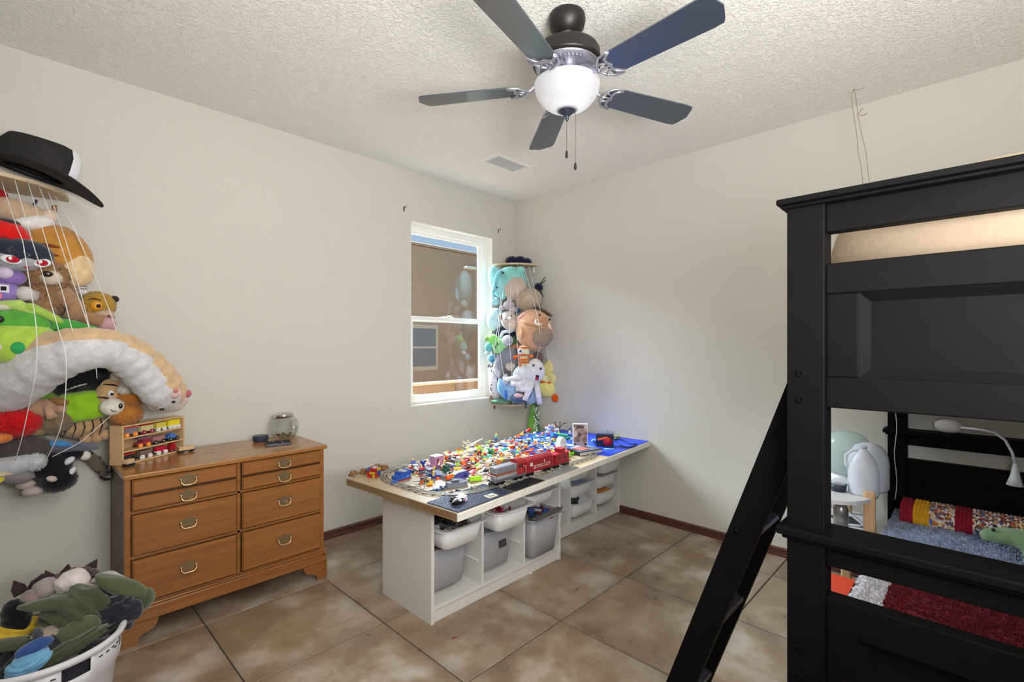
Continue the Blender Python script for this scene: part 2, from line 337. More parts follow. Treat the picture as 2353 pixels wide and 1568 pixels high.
# ================================================================ CEILING THINGS
v0 = thing('ceiling_vent', 'white slatted air vent on the ceiling above the window', 'vent', (-.78, -.655, ZC))
VW = mat((232, 231, 226), .5)
w_, h_ = .185, .103
m = MB(); m.bx(-w_, w_, -h_, -h_+.03, -.009, 0); m.bx(-w_, w_, h_-.03, h_, -.009, 0); m.bx(-w_, -w_+.032, -h_+.03, h_-.03, -.009, 0); m.bx(w_-.032, w_, -h_+.03, h_-.03, -.009, 0)
m.build('frame', VW, v0, .002); MB().bx(-w_+.02, w_-.02, -h_+.02, h_-.02, -.002, -.0005).build('backing', mat((70, 72, 78), .8), v0)
sm_ = MB().box((0, 0, 0), (.0085, 2*h_-.06, .0015), (0, .25, 0)).mesh('slat', mat((205, 206, 208), .5))
for k in range(18):
    o = bpy.data.objects.new('slat', sm_); COL.objects.link(o); o.parent = v0; o.location = (-w_+.041+k*.0170, 0, -.006)
# screws above the window
SCR = mat((120, 116, 108), .4, .6)
for (px, py, lb) in ((928, 480, 'small metal curtain bracket high on the wall left of the window'), (1145, 531, 'small metal curtain bracket between window and room corner')):
    p = ony(px, py, 0); h = thing('curtain_bracket', lb, 'bracket', p)
    MB().bx(-.006, .006, -.003, 0, -.02, .02).build('plate', SCR, h, .001); MB().tube([(0, 0, .005), (0, -.02, .005), (.008, -.026, .014), (.008, -.02, .022)], .003, 6).build('hook', SCR, h)
    MB().cyl((0, -.002, -.014), (0, -.006, -.014), .004, n=8).build('screw', SCR, h)
# ceiling fan
FC = (-1.776, -1.9986, ZC)
fan = thing('ceiling_fan', 'black five-blade ceiling fan with white glass bowl light', 'ceiling fan', FC)
BK = mat((34, 31, 30), .42, .3); IRON = mat((176, 176, 188), .3, .75); BLD = mat((42, 54, 68), .36, .0, spec=1.0, coat=.5)  # BLD: black blades, with bluish reflected light put into the base colour
def zz(h): return h-ZC
MB().lathe([(0, 0), (.075, 0), (.078, -.02), (.072, -.05), (.05, -.075), (.03, -.088), (0, -.09)], 28).build('canopy', BK, fan)
MB().lathe([(.034, -.082), (.042, -.088), (.036, -.096), (.0, -.099)], 24).build('canopy_ring', IRON, fan)
MB().cyl((0, 0, -.08), (0, 0, -.17), .0125, n=14).build('downrod', BK, fan)
zt = zz(2.597)
MB().lathe([(0, zt), (.03, zt), (.118, zt-.002), (.132, zt-.010), (.137, zt-.02), (.139, zt-.055), (.145, zt-.061), (.145, zt-.067), (.139, zt-.072), (.130, zt-.078), (0, zt-.078)], 40).build('motor_housing', BK, fan)
MB().lathe([(.134, zt-.072), (.132, zt-.082), (.118, zt-.086), (.06, zt-.090), (0, zt-.090)], 40).build('vent_ring', IRON, fan)
m = MB()
for k in range(44):
    a = 2*PI*k/44; m.box((math.cos(a)*.094, math.sin(a)*.094, zt-.0890), (.042, .0042, .006), (0, 0, a))
tag(m.build('vent_fins', mat((190, 192, 205), .3, .8), fan), kind='stuff')
MB().lathe([(.050, zt-.086), (.055, zt-.11), (.06, zt-.128), (.085, zt-.142), (.125, zt-.147), (.125, zt-.15), (0, zt-.15)], 28).build('light_fitter', IRON, fan)
zb = zz(2.44)
bl = MB(); out = []
for (x, y) in [(.205, -.052), (.24, -.058), (.60, -.069), (.635, -.066), (.645, -.05), (.652, -.03), (.662, 0), (.652, .03), (.645, .05), (.635, .066), (.60, .069), (.24, .058), (.205, .052), (.2, 0)]: out.append((x, y))
bl.prism(out, -.003, .003); blm = bl.mesh('blade', BLD)
ir = MB()
def arc(pts, r=.0045): ir.tube(pts, r, 6)
ir.tube([(.06, 0, .062), (.09, 0, .058), (.125, 0, .02), (.16, 0, -.006), (.175, 0, -.008)], [.012, .011, .009, .008, .007], 8)
arc([(.165, 0, -.008), (.178, .028, -.008), (.205, .056, -.007), (.235, .062, -.006), (.25, .06, -.005)], .005)
arc([(.165, 0, -.008), (.178, -.028, -.008), (.205, -.056, -.007), (.235, -.062, -.006), (.25, -.06, -.005)], .005)
arc([(.25, .06, -.006), (.222, .04, -.006), (.215, .018, -.006), (.225, 0, -.006), (.215, -.018, -.006), (.222, -.04, -.006), (.25, -.06, -.006)], .007)
arc([(.172, 0, -.008), (.225, 0, -.007)], .005); arc([(.185, .03, -.008), (.215, .015, -.007)]); arc([(.185, -.03, -.008), (.215, -.015, -.007)])
irm = ir.mesh('blade_iron', IRON)
for k in range(5):
    a = math.radians(50.4+72*k)
    o = bpy.data.objects.new('blade', blm); COL.objects.link(o); o.parent = fan; o.location = (0, 0, zb); o.rotation_euler = (math.radians(-11), 0, a)
    q = bpy.data.objects.new('blade_iron', irm); COL.objects.link(q); q.parent = o; q.location = (0, 0, 0)
# bowl
BOWL = bpy.data.materials.new('bowl_glass'); BOWL.use_nodes = True; n = BOWL.node_tree; n.nodes.clear()
o_ = n.nodes.new('ShaderNodeOutputMaterial'); a1 = n.nodes.new('ShaderNodeAddShader'); mxs = n.nodes.new('ShaderNodeMixShader'); mx2 = n.nodes.new('ShaderNodeMixShader')
tl = n.nodes.new('ShaderNodeBsdfTranslucent'); tl.inputs[0].default_value = (.8, .8, .82, 1); df = n.nodes.new('ShaderNodeBsdfDiffuse'); df.inputs[0].default_value = (.55, .56, .58, 1)
tp = n.nodes.new('ShaderNodeBsdfTransparent'); em = n.nodes.new('ShaderNodeEmission'); em.inputs[0].default_value = (1, .99, .97, 1); em.inputs[1].default_value = .04
zn = n.nodes.new('ShaderNodeTexNoise'); zn.inputs['Scale'].default_value = 7; zn.inputs['Distortion'].default_value = 2.5; zn.inputs['Detail'].default_value = 5
mrr = n.nodes.new('ShaderNodeMapRange'); mrr.inputs[1].default_value = .35; mrr.inputs[2].default_value = .65; mrr.inputs[3].default_value = .35; mrr.inputs[4].default_value = .65
n.links.new(zn.outputs[0], mrr.inputs[0]); n.links.new(mrr.outputs[0], mxs.inputs[0]); n.links.new(tl.outputs[0], mxs.inputs[1]); n.links.new(df.outputs[0], mxs.inputs[2])
mx2.inputs[0].default_value = .14; n.links.new(mxs.outputs[0], mx2.inputs[1]); n.links.new(tp.outputs[0], mx2.inputs[2])
n.links.new(mx2.outputs[0], a1.inputs[0]); n.links.new(em.outputs[0], a1.inputs[1]); n.links.new(a1.outputs[0], o_.inputs[0])
zr = zz(2.448); pr = []
for k in range(13):
    a = PI/2*k/12; pr.append((.138*math.cos(a)+.0, zr-.118*math.sin(a)))
MB().lathe([(.134, zr+.004)]+pr[:-1]+[(.02, zr-.118)], 40).build('glass_bowl', BOWL, fan)
MB().lathe([(.034, zz(2.348)), (.042, zz(2.343)), (.036, zz(2.333)), (.02, zz(2.322)), (.01, zz(2.312)), (.005, zz(2.308)), (.009, zz(2.302)), (.003, zz(2.292)), (0, zz(2.290))], 24).build('finial', mat((72, 78, 96), .35, .7), fan)
CHN = mat((70, 66, 62), .4, .8)
for (px, y0, y1) in ((1302, 275, 352), (1322, 262, 379)):
    p0 = ond(px, y0, 2.0); p1 = ond(px, y1, 2.0)
    c = Vector(FC); m = MB(); L_ = (p0-p1).length; k = int(L_/.0035)
    for i in range(k): m.sph((p0-c)+(p1-p0)*i/k, .0014, 6)
    m.build('pull_chain', CHN, fan)
    e = p1-c; MB().lathe([(0, .012), (.003, .008), (.0055, -.004), (.0062, -.012), (.004, -.02), (0, -.022)], 12, e).build('chain_fob', BK, fan)
pl = bpy.data.lights.new('fan_lamp', 'POINT'); pl.energy = FANLAMP_E; pl.shadow_soft_size = .035; pl.color = (1, .97, .93)
po = bpy.data.objects.new('fan_lamp', pl); COL.objects.link(po); po.location = (FC[0], FC[1], 2.40)
# twine loop hanging from the ceiling over the bunk
tw_ = thing('twine_loop', 'thin brown twine loop hanging from a ceiling hook above the bunk bed', 'twine', onz(1962, 202, ZC))
c = onz(1962, 202, ZC); TWI = mat((150, 124, 88), .95)
MB().tube([Vector((.03, -.04, -.004)), Vector((.012, -.015, -.012)), Vector((0, 0, -.006))], .0016, 6).build('hook', mat((170, 160, 145), .5, .5), tw_)
def tp_(lst): return [ond(x, y, 2.56)-c for x, y in lst]
MB().tube(tp_([(1963, 204), (1956, 222), (1962, 265), (1970, 320), (1972, 350), (1979, 385), (1984, 440), (1990, 500), (2000, 560)]), .0013, 5).build('strand', TWI, tw_)
MB().tube(tp_([(1963, 204), (1967, 230), (1971, 262), (1978, 300), (1990, 350), (1994, 390), (1999, 430), (2004, 500), (2010, 560)]), .0013, 5).build('strand', TWI, tw_)
MB().tube(tp_([(1982, 250), (1971, 262), (1981, 266), (1993, 260)]), .0018, 5).build('knot', TWI, tw_)
# ================================================================ DRESSER
DW = wood((170, 120, 68), (148, 100, 52), 0, .24, .2, .7); DWs = wood((92, 58, 32), (70, 42, 24), 2, .45)  # DWs: darker wood, the shade on the dresser's side put into the colour
DF = wood((154, 100, 50), (126, 80, 38), 0, .36, .1, .7)
BR = mat((142, 124, 96), .32, .7, bump=(120, .5, .002))
x0, x1, yf, yb = -3.055, -2.142, -.515, -.035
dr = thing('dresser', 'honey brown wooden dresser with brass bat-wing drawer pulls', 'dresser', ((x0+x1)/2, (yf+yb)/2, 0))
o_ = Vector(dr.location)
def D(mb, name, mt, par=dr, bev=.003, loc=None):
    mb.v = [(a-o_[0], b-o_[1], c) for a, b, c in mb.v]; return mb.build(name, mt, par, bev, loc=loc)
m = MB().bx(x0+.008, x1-.008, yf+.02, yb, .1, .746); D(m, 'carcass', [DWs])
D(MB().bx(x0-.004, x1+.012, yf-.018, yb, .746, .768), 'top', DW, bev=.005)
m = MB().bx(x0+.002, x0+.024, yf, yf+.03, .1, .745).bx(x1-.024, x1-.002, yf, yf+.03, .1, .745).bx(-2.598, -2.582, yf+.006, yf+.03, .1, .745)
for z_ in (.59, .387, .166): m.bx(x0+.024, x1-.024, yf+.006, yf+.03, z_-.006, z_+.006)
D(m, 'face_frame', DF, bev=.0015)
D(MB().bx(x0-.01, x1+.01, yf-.014, yb, .095, .155).bx(x0-.005, x1+.005, yf-.008, yb, .155, .166), 'base_moulding', DF, bev=.004)
def foot(xa, s, ya, dirn):
    pts = [(0, 0), (.055, 0), (.062, .03), (.08, .042), (.10, .045), (.118, .055), (.13, .075), (.135, .095), (0, .095)]
    m = MB()
    if dirn == 0: M_ = Matrix(((s, 0, 0, xa), (0, 0, 1, ya), (0, 1, 0, 0), (0, 0, 0, 1)))
    else: M_ = Matrix(((0, 0, 1, xa), (s, 0, 0, ya), (0, 1, 0, 0), (0, 0, 0, 1)))
    m.prism(pts, 0, .02, M_); return m
for xa, s in ((x0-.01, 1), (x1+.01, -1)):
    m = foot(xa, s, yf-.014, 0); m2 = foot(xa-(.0205 if s < 0 else -.0005), 1, yf-.0125, 1); m.add(m2.v, m2.f); D(m, 'bracket_foot', DF, bev=.002)
    D(foot(xa-(.02 if s < 0 else 0), -1, yb, 1), 'bracket_foot', DF, bev=.002)
D(MB().cyl((x1-.008, yf-.016, .14), (x1-.008, yf-.013, .14), .004).cyl((x1-.008, yf-.016, .055), (x1-.008, yf-.013, .055), .004), 'screw_hole', mat((40, 22, 12), .9), bev=0)
# pull
def pull_meshes():
    pts = [(-.036, .004), (-.044, .016), (-.036, .013), (-.03, .02), (-.022, .014), (-.012, .018), (-.006, .027), (0, .031), (.006, .027), (.012, .018), (.022, .014), (.03, .02), (.036, .013), (.044, .016),
           (.036, .004), (.03, -.004), (.024, -.006), (.02, -.016), (.01, -.018), (0, -.023), (-.01, -.018), (-.02, -.016), (-.024, -.006), (-.03, -.004)]
    M_ = Matrix(((1, 0, 0, 0), (0, 0, 1, 0), (0, 1, 0, 0), (0, 0, 0, 1)))
    a = MB().prism(pts, -.003, 0, M_).mesh('back_plate', BR)
    b = MB(); b.tube([(-.031, -.012, .004), (-.03, -.017, -.01), (-.022, -.02, -.02), (-.008, -.02, -.023), (.008, -.02, -.023), (.022, -.02, -.02), (.03, -.017, -.01), (.031, -.012, .004)], [.0022, .0026, .003, .0038, .0038, .003, .0026, .0022], 8)
    b.sph((-.031, -.012, .004), .0045, 8).sph((.031, -.012, .004), .0045, 8)
    b.cyl((-.031, 0, .004), (-.031, -.014, .004), .003, n=8).cyl((.031, 0, .004), (.031, -.014, .004), .003, n=8)
    return a, b.mesh('bail', mat((226, 200, 158), .25, .75))
pa, pb = pull_meshes()
rows = [(.671, .742, 0), (.598, .664, 0), (.396, .582, 1), (.178, .378, 1)]
for ci, (xa, xb) in enumerate(((-3.029, -2.600), (-2.580, -2.165))):
    for (za, zb_, big) in rows:
        m = MB(); d = .012
        m.bx(xa+d*.4, xb-d*.4, yf-.004, yf+.02, za+.003, zb_-.003)
        a, b_, c, e = xa+.002, xb-.002, za+.001, zb_-.001; q = .007
        m.add([(a, yf-.004, c), (b_, yf-.004, c), (b_, yf-.004, e), (a, yf-.004, e), (a+q, yf-.013, c+q), (b_-q, yf-.013, c+q), (b_-q, yf-.013, e-q), (a+q, yf-.013, e-q)],
              [(4, 5, 6, 7), (0, 1, 5, 4), (1, 2, 6, 5), (2, 3, 7, 6), (3, 0, 4, 7)])
        dro = D(m, 'drawer', DF, bev=0)
        c_ = ((xa+xb)/2+(.0 if ci else .0)-o_[0], yf-.013-o_[1], (za+zb_)/2+(.012 if big else 0))
        o = bpy.data.objects.new('back_plate', pa); COL.objects.link(o); o.parent = dro; o.location = c_
        o = bpy.data.objects.new('bail', pb); COL.objects.link(o); o.parent = dro; o.location = c_
# ---- train shelf
PINE = wood((214, 184, 140), (196, 162, 114), 0, .55)
ZT = .769
A = onz(281, 1072, ZT); B_ = onz(424, 1036, ZT); ang = math.atan2(B_[1]-A[1], B_[0]-A[0]); Lw = (B_-A).length
Hs = (A-ond(281, 980, depth(A))).length
tsf = thing('toy_display_shelf', 'small pine shelf box of wooden toy trains on the dresser', 'display shelf', A, ang)
dp = .075
m = MB().bx(0, .008, 0, dp, 0, Hs).bx(Lw-.008, Lw, 0, dp, 0, Hs).bx(.008, Lw-.008, 0, dp, Hs-.008, Hs).bx(.008, Lw-.008, 0, dp, 0, .008); m.build('frame', PINE, tsf, .001)
MB().bx(.008, Lw-.008, dp-.004, dp, .008, Hs-.008).build('back_panel', wood((196, 164, 122), (176, 142, 100), 0, .6), tsf)
sh = [.008]
for k in (1, 2): z_ = Hs*k/3; MB().bx(.008, Lw-.008, .002, dp-.004, z_-.003, z_+.003).build('shelf', PINE, tsf); sh.append(z_+.003)
RT = Matrix.Rotation(ang, 3, 'Z')
def tcar(label, xc, zrow, w, h, body, wheel, nw=2, roof=None, kind=0, wr=.0105, y0=.004, par=tsf):
    loc = A+RT @ Vector((xc, y0+.02, zrow)); t = thing('toy_train_car', label, 'toy train', loc, ang)
    b = MB().bx(-w/2, w/2, -.012, .012, .007, .013); b.cyl((-w/2, 0, .01), (-w/2-.006, 0, .01), .003, n=8).cyl((w/2, 0, .01), (w/2+.006, 0, .01), .003, n=8); b.build('chassis', mat((30, 30, 34), .5), t)
    m = MB()
    if kind == 0: m.bx(-w*.45, w*.45, -.013, .013, .013, h)
    elif kind == 1: m.bx(-w*.45, w*.45, -.013, .013, .013, h*.6).bx(-w*.1, w*.4, -.013, .013, h*.6, h)
    elif kind == 2:
        m.tube([(-w*.45, 0, h*.72), (w*.45, 0, h*.72)], h*.24, 14)
        m.bx(-w*.4, w*.4, -.009, .009, .013, h*.55)
    elif kind == 3: m.bx(-w*.45, w*.3, -.013, .013, .013, h*.72).bx(-w*.28, w*.05, -.012, .012, h*.72, h).cyl((w*.2, 0, h*.7), (w*.2, 0, h*.9), .004)
    m.build('body', mat(body, .4), t, .0015)
    if roof: MB().bx(-w*.5, w*.5, -.014, .014, h, h+.005).build('roof', mat(roof, .4), t, .001)
    xs = [-w*.3, w*.3] if nw == 2 else [-w*.32, 0, w*.32]
    for x in xs:
        q = MB().cyl((x, -.018, wr), (x, .018, wr), wr, n=18); q.sph((x, -.018, wr), (.003, .002, .003), 8, 1); q.build('wheel', [mat(wheel, .35), mat((240, 240, 240), .3)], t)
    return t
k_ = Lw/144.
def tx(px): return (px-281)*k_*(1-.0000*(px-281))
R0, R1, R2_ = sh[2], sh[1], sh[0]
hh = Hs/3-.016
OR, WH, BKc = (240, 138, 34), (226, 224, 220), (28, 28, 32)
tcar('grey wooden train wagon with red roof and orange wheels, top shelf left end', tx(303), R0, tx(281+30), hh*.9, (118, 112, 124), OR, roof=(214, 70, 54))
tcar('pale green wooden train wagon with red roof and maroon wheels, top shelf', tx(339), R0, tx(281+30), hh*.9, (206, 196, 140), (140, 26, 54), roof=(182, 40, 40))
tcar('short lemon yellow wooden train wagon with two white wheels, top shelf', tx(371), R0, tx(281+25), hh*.95, (222, 206, 84), WH)
tcar('long bright yellow wooden train wagon with three white wheels, top shelf right end', tx(403), R0, tx(281+32), hh*1.0, (240, 216, 36), WH, nw=3)
tcar('maroon wooden toy engine with orange wheels, middle shelf', tx(332), R1, tx(281+30), hh*.9, (150, 40, 66), OR, roof=(126, 120, 140), kind=1)
tcar('dusty pink wooden train wagon with black wheels, middle shelf', tx(366), R1, tx(281+31), hh*.85, (166, 112, 112), BKc)
tcar('blue wooden toy engine with black wheels, middle shelf right end', tx(401), R1, tx(281+27), hh*.85, (72, 120, 196), BKc, kind=3)
tcar('black wooden train wagon with red roof, bottom shelf left end', tx(299), R2_, tx(281+26), hh*.8, (36, 34, 38), BKc, roof=(206, 48, 44))
tcar('dark wooden train wagon with beige lettered load and white wheels, bottom shelf', tx(336), R2_, tx(281+29), hh*.85, (120, 96, 84), WH)
tcar('glossy red tank wagon with white wheels on the bottom shelf', tx(373), R2_, tx(281+27), hh*.9, (196, 18, 54), WH, kind=2)
tcar('small red wooden toy engine at the right of the bottom shelf', tx(400), R2_, tx(281+17), hh*.95, (178, 22, 34), (120, 16, 26), kind=1, wr=.008)
def flat_wagon(label, px, py, w, yaw):
    p = onz(px, py, ZT-.001); t = thing('toy_flat_wagon', label, 'toy train', p, yaw)
    MB().bx(-w/2, w/2, -.013, .013, .014, .034).build('load', PINE, t, .001)
    b = MB().bx(-w*.55, w*.55, -.01, .01, .008, .014); b.tube([(w*.55, 0, .01), (w*.62, 0, .01)], .004, 8).build('chassis', mat((30, 30, 34), .5), t)
    for x in (-w*.35, w*.35): MB().cyl((x, -.015, .008), (x, .015, .008), .008, n=14).build('wheel', mat(BKc, .4), t)
flat_wagon('plain wooden toy wagon in front of the shelf box, left corner', 296, 1072, .036, math.radians(38))
flat_wagon('plain wooden toy wagon on the dresser right of the shelf box', 427, 1040, .07, math.radians(8))
GLJ = bpy.data.materials.new('clear_glass'); GLJ.use_nodes = True; n = GLJ.node_tree; n.nodes.clear()
o__ = n.nodes.new('ShaderNodeOutputMaterial'); mxs = n.nodes.new('ShaderNodeMixShader'); tr = n.nodes.new('ShaderNodeBsdfTransparent'); gs = n.nodes.new('ShaderNodeBsdfGlossy'); lw = n.nodes.new('ShaderNodeLayerWeight')
tr.inputs[0].default_value = (.95, .96, .95, 1); gs.inputs['Roughness'].default_value = .03; lw.inputs[0].default_value = .35; mm_ = n.nodes.new('ShaderNodeMath'); mm_.operation = 'MULTIPLY'; mm_.inputs[1].default_value = .6
n.links.new(lw.outputs['Facing'], mm_.inputs[0]); n.links.new(mm_.outputs[0], mxs.inputs[0]); n.links.new(tr.outputs[0], mxs.inputs[1]); n.links.new(gs.outputs[0], mxs.inputs[2]); n.links.new(mxs.outputs[0], o__.inputs[0])
# ---- round speaker, jar, tray
p = onz(599, 1014, ZT); ds = depth(p)
t = thing('round_speaker', 'flat round dark blue-grey smart speaker on the dresser', 'speaker', p)
MB().lathe([(0, 0), (.038, 0), (.0415, .004), (.0425, .03), (.040, .034)], 32).build('body', mat((44, 50, 70), .8, bump=(300, .4, .001)), t)
MB().lathe([(.040, .034), (.036, .0355), (0, .0355)], 32).build('top', mat((62, 62, 66), .35), t)
p = onz(654, 1006, ZT)
GLS = GLJ
jar = thing('glass_jar', 'round clear glass jar with chrome lid holding dried brown leaves', 'jar', p)
rj = 30*depth(p)/FP; hj = 56*depth(p)/FP
prof = [(0, 0), (rj*.62, 0), (rj*.78, hj*.05), (rj*.93, hj*.2), (rj, hj*.45), (rj*.93, hj*.68), (rj*.75, hj*.82), (rj*.62, hj*.86), (rj*.62, hj*.9)]
prof += [(r_-.0022 if r_ > .003 else 0, z_ if z_ > .003 else .003) for r_, z_ in reversed(prof)]
MB().lathe(prof, 36, rot=(0, .0, 0)).build('glass', GLS, jar)
MB().lathe([(0, hj), (rj*.6, hj), (rj*.68, hj*.98), (rj*.68, hj*.86), (0, hj*.86)], 32, rot=(0, -.06, 0)).build('lid', mat((200, 198, 190), .15, 1), jar)
MB().tube([(.62*rj+rj*.3*math.cos(a), -.3*rj, hj*.5+hj*.2*math.sin(a)) for a in [i*PI/8-PI/2 for i in range(17)]], .003, 8).build('handle', GLS, jar)
lf = MB()
random.seed(3)
for i in range(26):
    a = random.uniform(0, 6.3); r_ = random.uniform(0, rj*.62); lf.box((r_*math.cos(a), r_*math.sin(a), .008+random.uniform(0, .016)), (random.uniform(.012, .03), random.uniform(.006, .014), .0015), (random.uniform(-.6, .6), random.uniform(-.6, .6), a), random.randint(0, 2))
tag(lf.build('dried_leaves', [mat((96, 64, 36), .8), mat((60, 38, 24), .8), mat((170, 150, 118), .8)], None, loc=p), 'dried brown leaves and twigs lying in the glass jar', 'leaves', kind='stuff')
p = onz(612, 1028, ZT); q = onz(670, 1022, ZT); ang2 = math.atan2(q[1]-p[1], q[0]-p[0]); Lt = (q-p).length; dpt = .095
tr_ = thing('compartment_tray', 'black twelve-compartment tray on the dresser in front of the jar', 'tray', p, ang2)
m = MB().bx(0, Lt, 0, dpt, 0, .003).bx(0, Lt, 0, .003, 0, .014).bx(0, Lt, dpt-.003, dpt, 0, .014).bx(0, .003, 0, dpt, 0, .014).bx(Lt-.003, Lt, 0, dpt, 0, .014)
BP = mat((24, 24, 30), .3); m.build('tray', BP, tr_, .0005)
for k in (1, 2): MB().bx(Lt*k/3-.001, Lt*k/3+.001, .003, dpt-.003, .003, .0135).build('divider', mat((150, 146, 150), .4), tr_)
for k in (1, 2, 3): MB().bx(.003, Lt-.003, dpt*k/4-.001, dpt*k/4+.001, .003, .013).build('divider', BP, tr_)
# ================================================================ STORAGE UNITS AND BINS
UW = mat((214, 212, 208), .5, var=(300, .02)); UI = UW
def unit(label, x0, x1, yf, yb, H):
    u = thing('storage_unit', label, 'storage unit', ((x0+x1)/2, (yf+yb)/2, 0)); o = Vector(u.location); w = x1-x0; d = (yb-yf)/2
    MB().bx(-w/2, -w/2+.018, -d, d, 0, H).build('side_panel', UW, u, .001); MB().bx(w/2-.018, w/2, -d, d, 0, H).build('side_panel', UW, u, .001)
    MB().bx(-w/2+.018, w/2-.018, -d, d, H-.018, H).build('top_panel', UW, u, .001)
    MB().bx(-w/2+.018, w/2-.018, -d+.004, d, .062, .08).build('bottom_panel', UW, u, .001)
    MB().bx(-w/2+.018, w/2-.018, -d+.012, -d+.028, 0, .062).build('plinth', UW, u, .001)
    cw = (w-.036-.032)/3
    for k in (1, 2): x = -w/2+.018+cw*k+.016*(k-1); MB().bx(x, x+.016, -d+.002, d-.004, .08, H-.018).build('divider', UW, u, .001)
    rm = MB().bx(-.0035, .0035, -d+.03, d-.05, -.003, .003).mesh('runner', mat((236, 236, 234), .4))
    for k in range(3):
        xa = -w/2+.018+(cw+.016)*k
        for z_ in (.20, .325, .45):
            for x in (xa+.0035, xa+cw-.0035):
                q = bpy.data.objects.new('runner', rm); COL.objects.link(q); q.parent = u; q.location = (x, 0, z_)
    return [(x0+.018+(cw+.016)*k+cw/2, cw) for k in range(3)]
c1 = unit('nearer white three-column toy storage unit under the play table', -2.005, -1.006, -1.36, -.923, .57)
c2 = unit('farther white three-column toy storage unit beside the east wall', -.996, -.004, -1.178, -.742, .57)
def rr(w, d, r, n=4, dy=0):
    pts = []
    for cx_, cy_, a0 in ((w/2-r, d/2-r, 0), (-w/2+r, d/2-r, 1), (-w/2+r, -d/2+r, 2), (w/2-r, -d/2+r, 3)):
        for k in range(n+1): a = PI/2*(a0+k/n); pts.append((cx_+r*math.cos(a), cy_+r*math.sin(a)+dy))
    return pts
def bin_(label, col, yfront, zrim, h, x, w, wd=.28, group=None, D_=.415):
    t = thing('storage_bin', label, 'storage bin', (x, yfront+D_/2, zrim-h), 0, group)
    M_ = mat(col, .42); m = MB(); rings = [(rr(wd-.07, D_-.075, .03), .0), (rr(wd-.05, D_-.05, .045), .006), (rr(wd-.018, D_-.018, .05), h-.004), (rr(wd-.022, D_-.022, .05), h-.004), (rr(wd-.056, D_-.056, .045), .009), (rr(wd-.075, D_-.08, .03), .006)]
    n_ = len(rings[0][0]); vs = [(a, b, z) for r_, z in rings for a, b in r_]
    fs = [(i*n_+k, i*n_+(k+1) % n_, (i+1)*n_+(k+1) % n_, (i+1)*n_+k) for i in range(len(rings)-1) for k in range(n_)]
    fs += [tuple(reversed(range(n_))), tuple(range(5*n_, 6*n_))]; m.add(vs, fs, 0, True); o = m.build('tub', M_, t)
    rg = [(rr(wd-.022, D_-.022, .05), h), (rr(w, D_+.02, .055), h), (rr(w, D_+.02, .055), h-.006), (rr(wd-.018, D_-.018, .05), h-.006)]
    vs = [(a, b, z) for r_, z in rg for a, b in r_]; fs = [(i*n_+k, i*n_+(k+1) % n_, ((i+1) % 4)*n_+(k+1) % n_, ((i+1) % 4)*n_+k) for i in range(4) for k in range(n_)]
    MB().add(vs, fs).build('rim', M_, t); return t
BW = (222, 222, 222); BG = (158, 158, 162)
cw = c1[0][1]-.004
bin_('shallow white bin of dark clutter, leftmost column of the nearer storage unit', BW, -1.425, .452, .105, c1[0][0], cw)
bin_('deep grey bin below the shallow bin in the leftmost column', BG, -1.30, .322, .225, c1[0][0], cw)
bin_('shallow white bin with pink pieces, pulled far out of the middle column', BW, -1.455, .462, .11, c1[1][0], cw)
dg = bin_('deep grey bin with a dark paper label, middle column', BG, -1.32, .322, .225, c1[1][0], cw)
MB().box((.03, -.2036, .13), (.055, .0015, .042), (math.radians(-6.5), 0, 0)).build('label_patch', mat((62, 58, 56), .8), dg)
bin_('shallow white bin at the top of the third column near the table middle', BW, -1.37, .462, .08, c1[2][0], cw)
bin_('deep grey bin heaped with toys, third column of the nearer storage unit', BG, -1.405, .327, .232, c1[2][0], cw)
cw = c2[0][1]-.004
bin_('small white bin, middle level of the leftmost column of the farther unit', BW, -1.14, .335, .1, c2[0][0], cw)
bin_('small white bin, bottom level of the leftmost column of the farther unit', BW, -1.175, .205, .105, c2[0][0], cw)
bin_('white bin, top level of the centre column of the farther unit', BW, -1.185, .462, .1, c2[1][0], cw)
bin_('white bin holding blue things, middle level of the centre column, farther unit', BW, -1.19, .340, .1, c2[1][0], cw)
bin_('white bin holding black things, bottom level of the centre column, farther unit', BW, -1.20, .208, .105, c2[1][0], cw)
bin_('white bin, top level of the column beside the east wall', BW, -1.235, .462, .1, c2[2][0], cw)
bin_('white bin holding pale pink paper, middle level beside the east wall', BW, -1.19, .340, .1, c2[2][0], cw)
bin_('white bin holding orange paper, bottom level beside the east wall', BW, -1.19, .215, .1, c2[2][0], cw)
def slab(label, cat, name, col, c, d, rot=None, r=.7):
    return tag(MB().box((0, 0, 0), d, rot).build(name, mat(col, r), None, .002, loc=c), label, cat)
slab('orange paper lying in a bin beside the east wall', 'paper', 'paper_sheet', (236, 170, 84), (c2[2][0], -1.02, .19), (.20, .26, .02))
slab('pale pink paper lying in a bin beside the east wall', 'paper', 'paper_sheet', (238, 206, 200), (c2[2][0], -1.02, .318), (.20, .26, .016))
slab('light blue folded paper in the middle bin of the farther unit', 'paper', 'paper_sheet', (170, 188, 218), (c2[1][0], -1.02, .316), (.20, .26, .02))
random.seed(11)
def pile(name, label, cat, cx_, cy_, z_, w, d, n_, cols, smin, smax, hz=.02, tops=None):
    m = MB(); ms = [mat(c, .4) for c in cols]
    for i in range(n_):
        s_ = random.uniform(smin, smax); m.box((cx_+random.uniform(-w/2, w/2), cy_+random.uniform(-d/2, d/2), z_+random.uniform(-hz, hz)), (s_, s_*random.uniform(.3, .7), s_*random.uniform(.15, .6)), (random.uniform(-.7, .7), random.uniform(-.7, .7), random.uniform(0, 3)), random.randrange(len(cols)))
    c = (cx_, cy_, z_); m.v = [(a-c[0], b-c[1], e-c[2]) for a, b, e in m.v]
    return tag(m.build(name, ms, None, .001, loc=c), label, cat, kind='stuff')
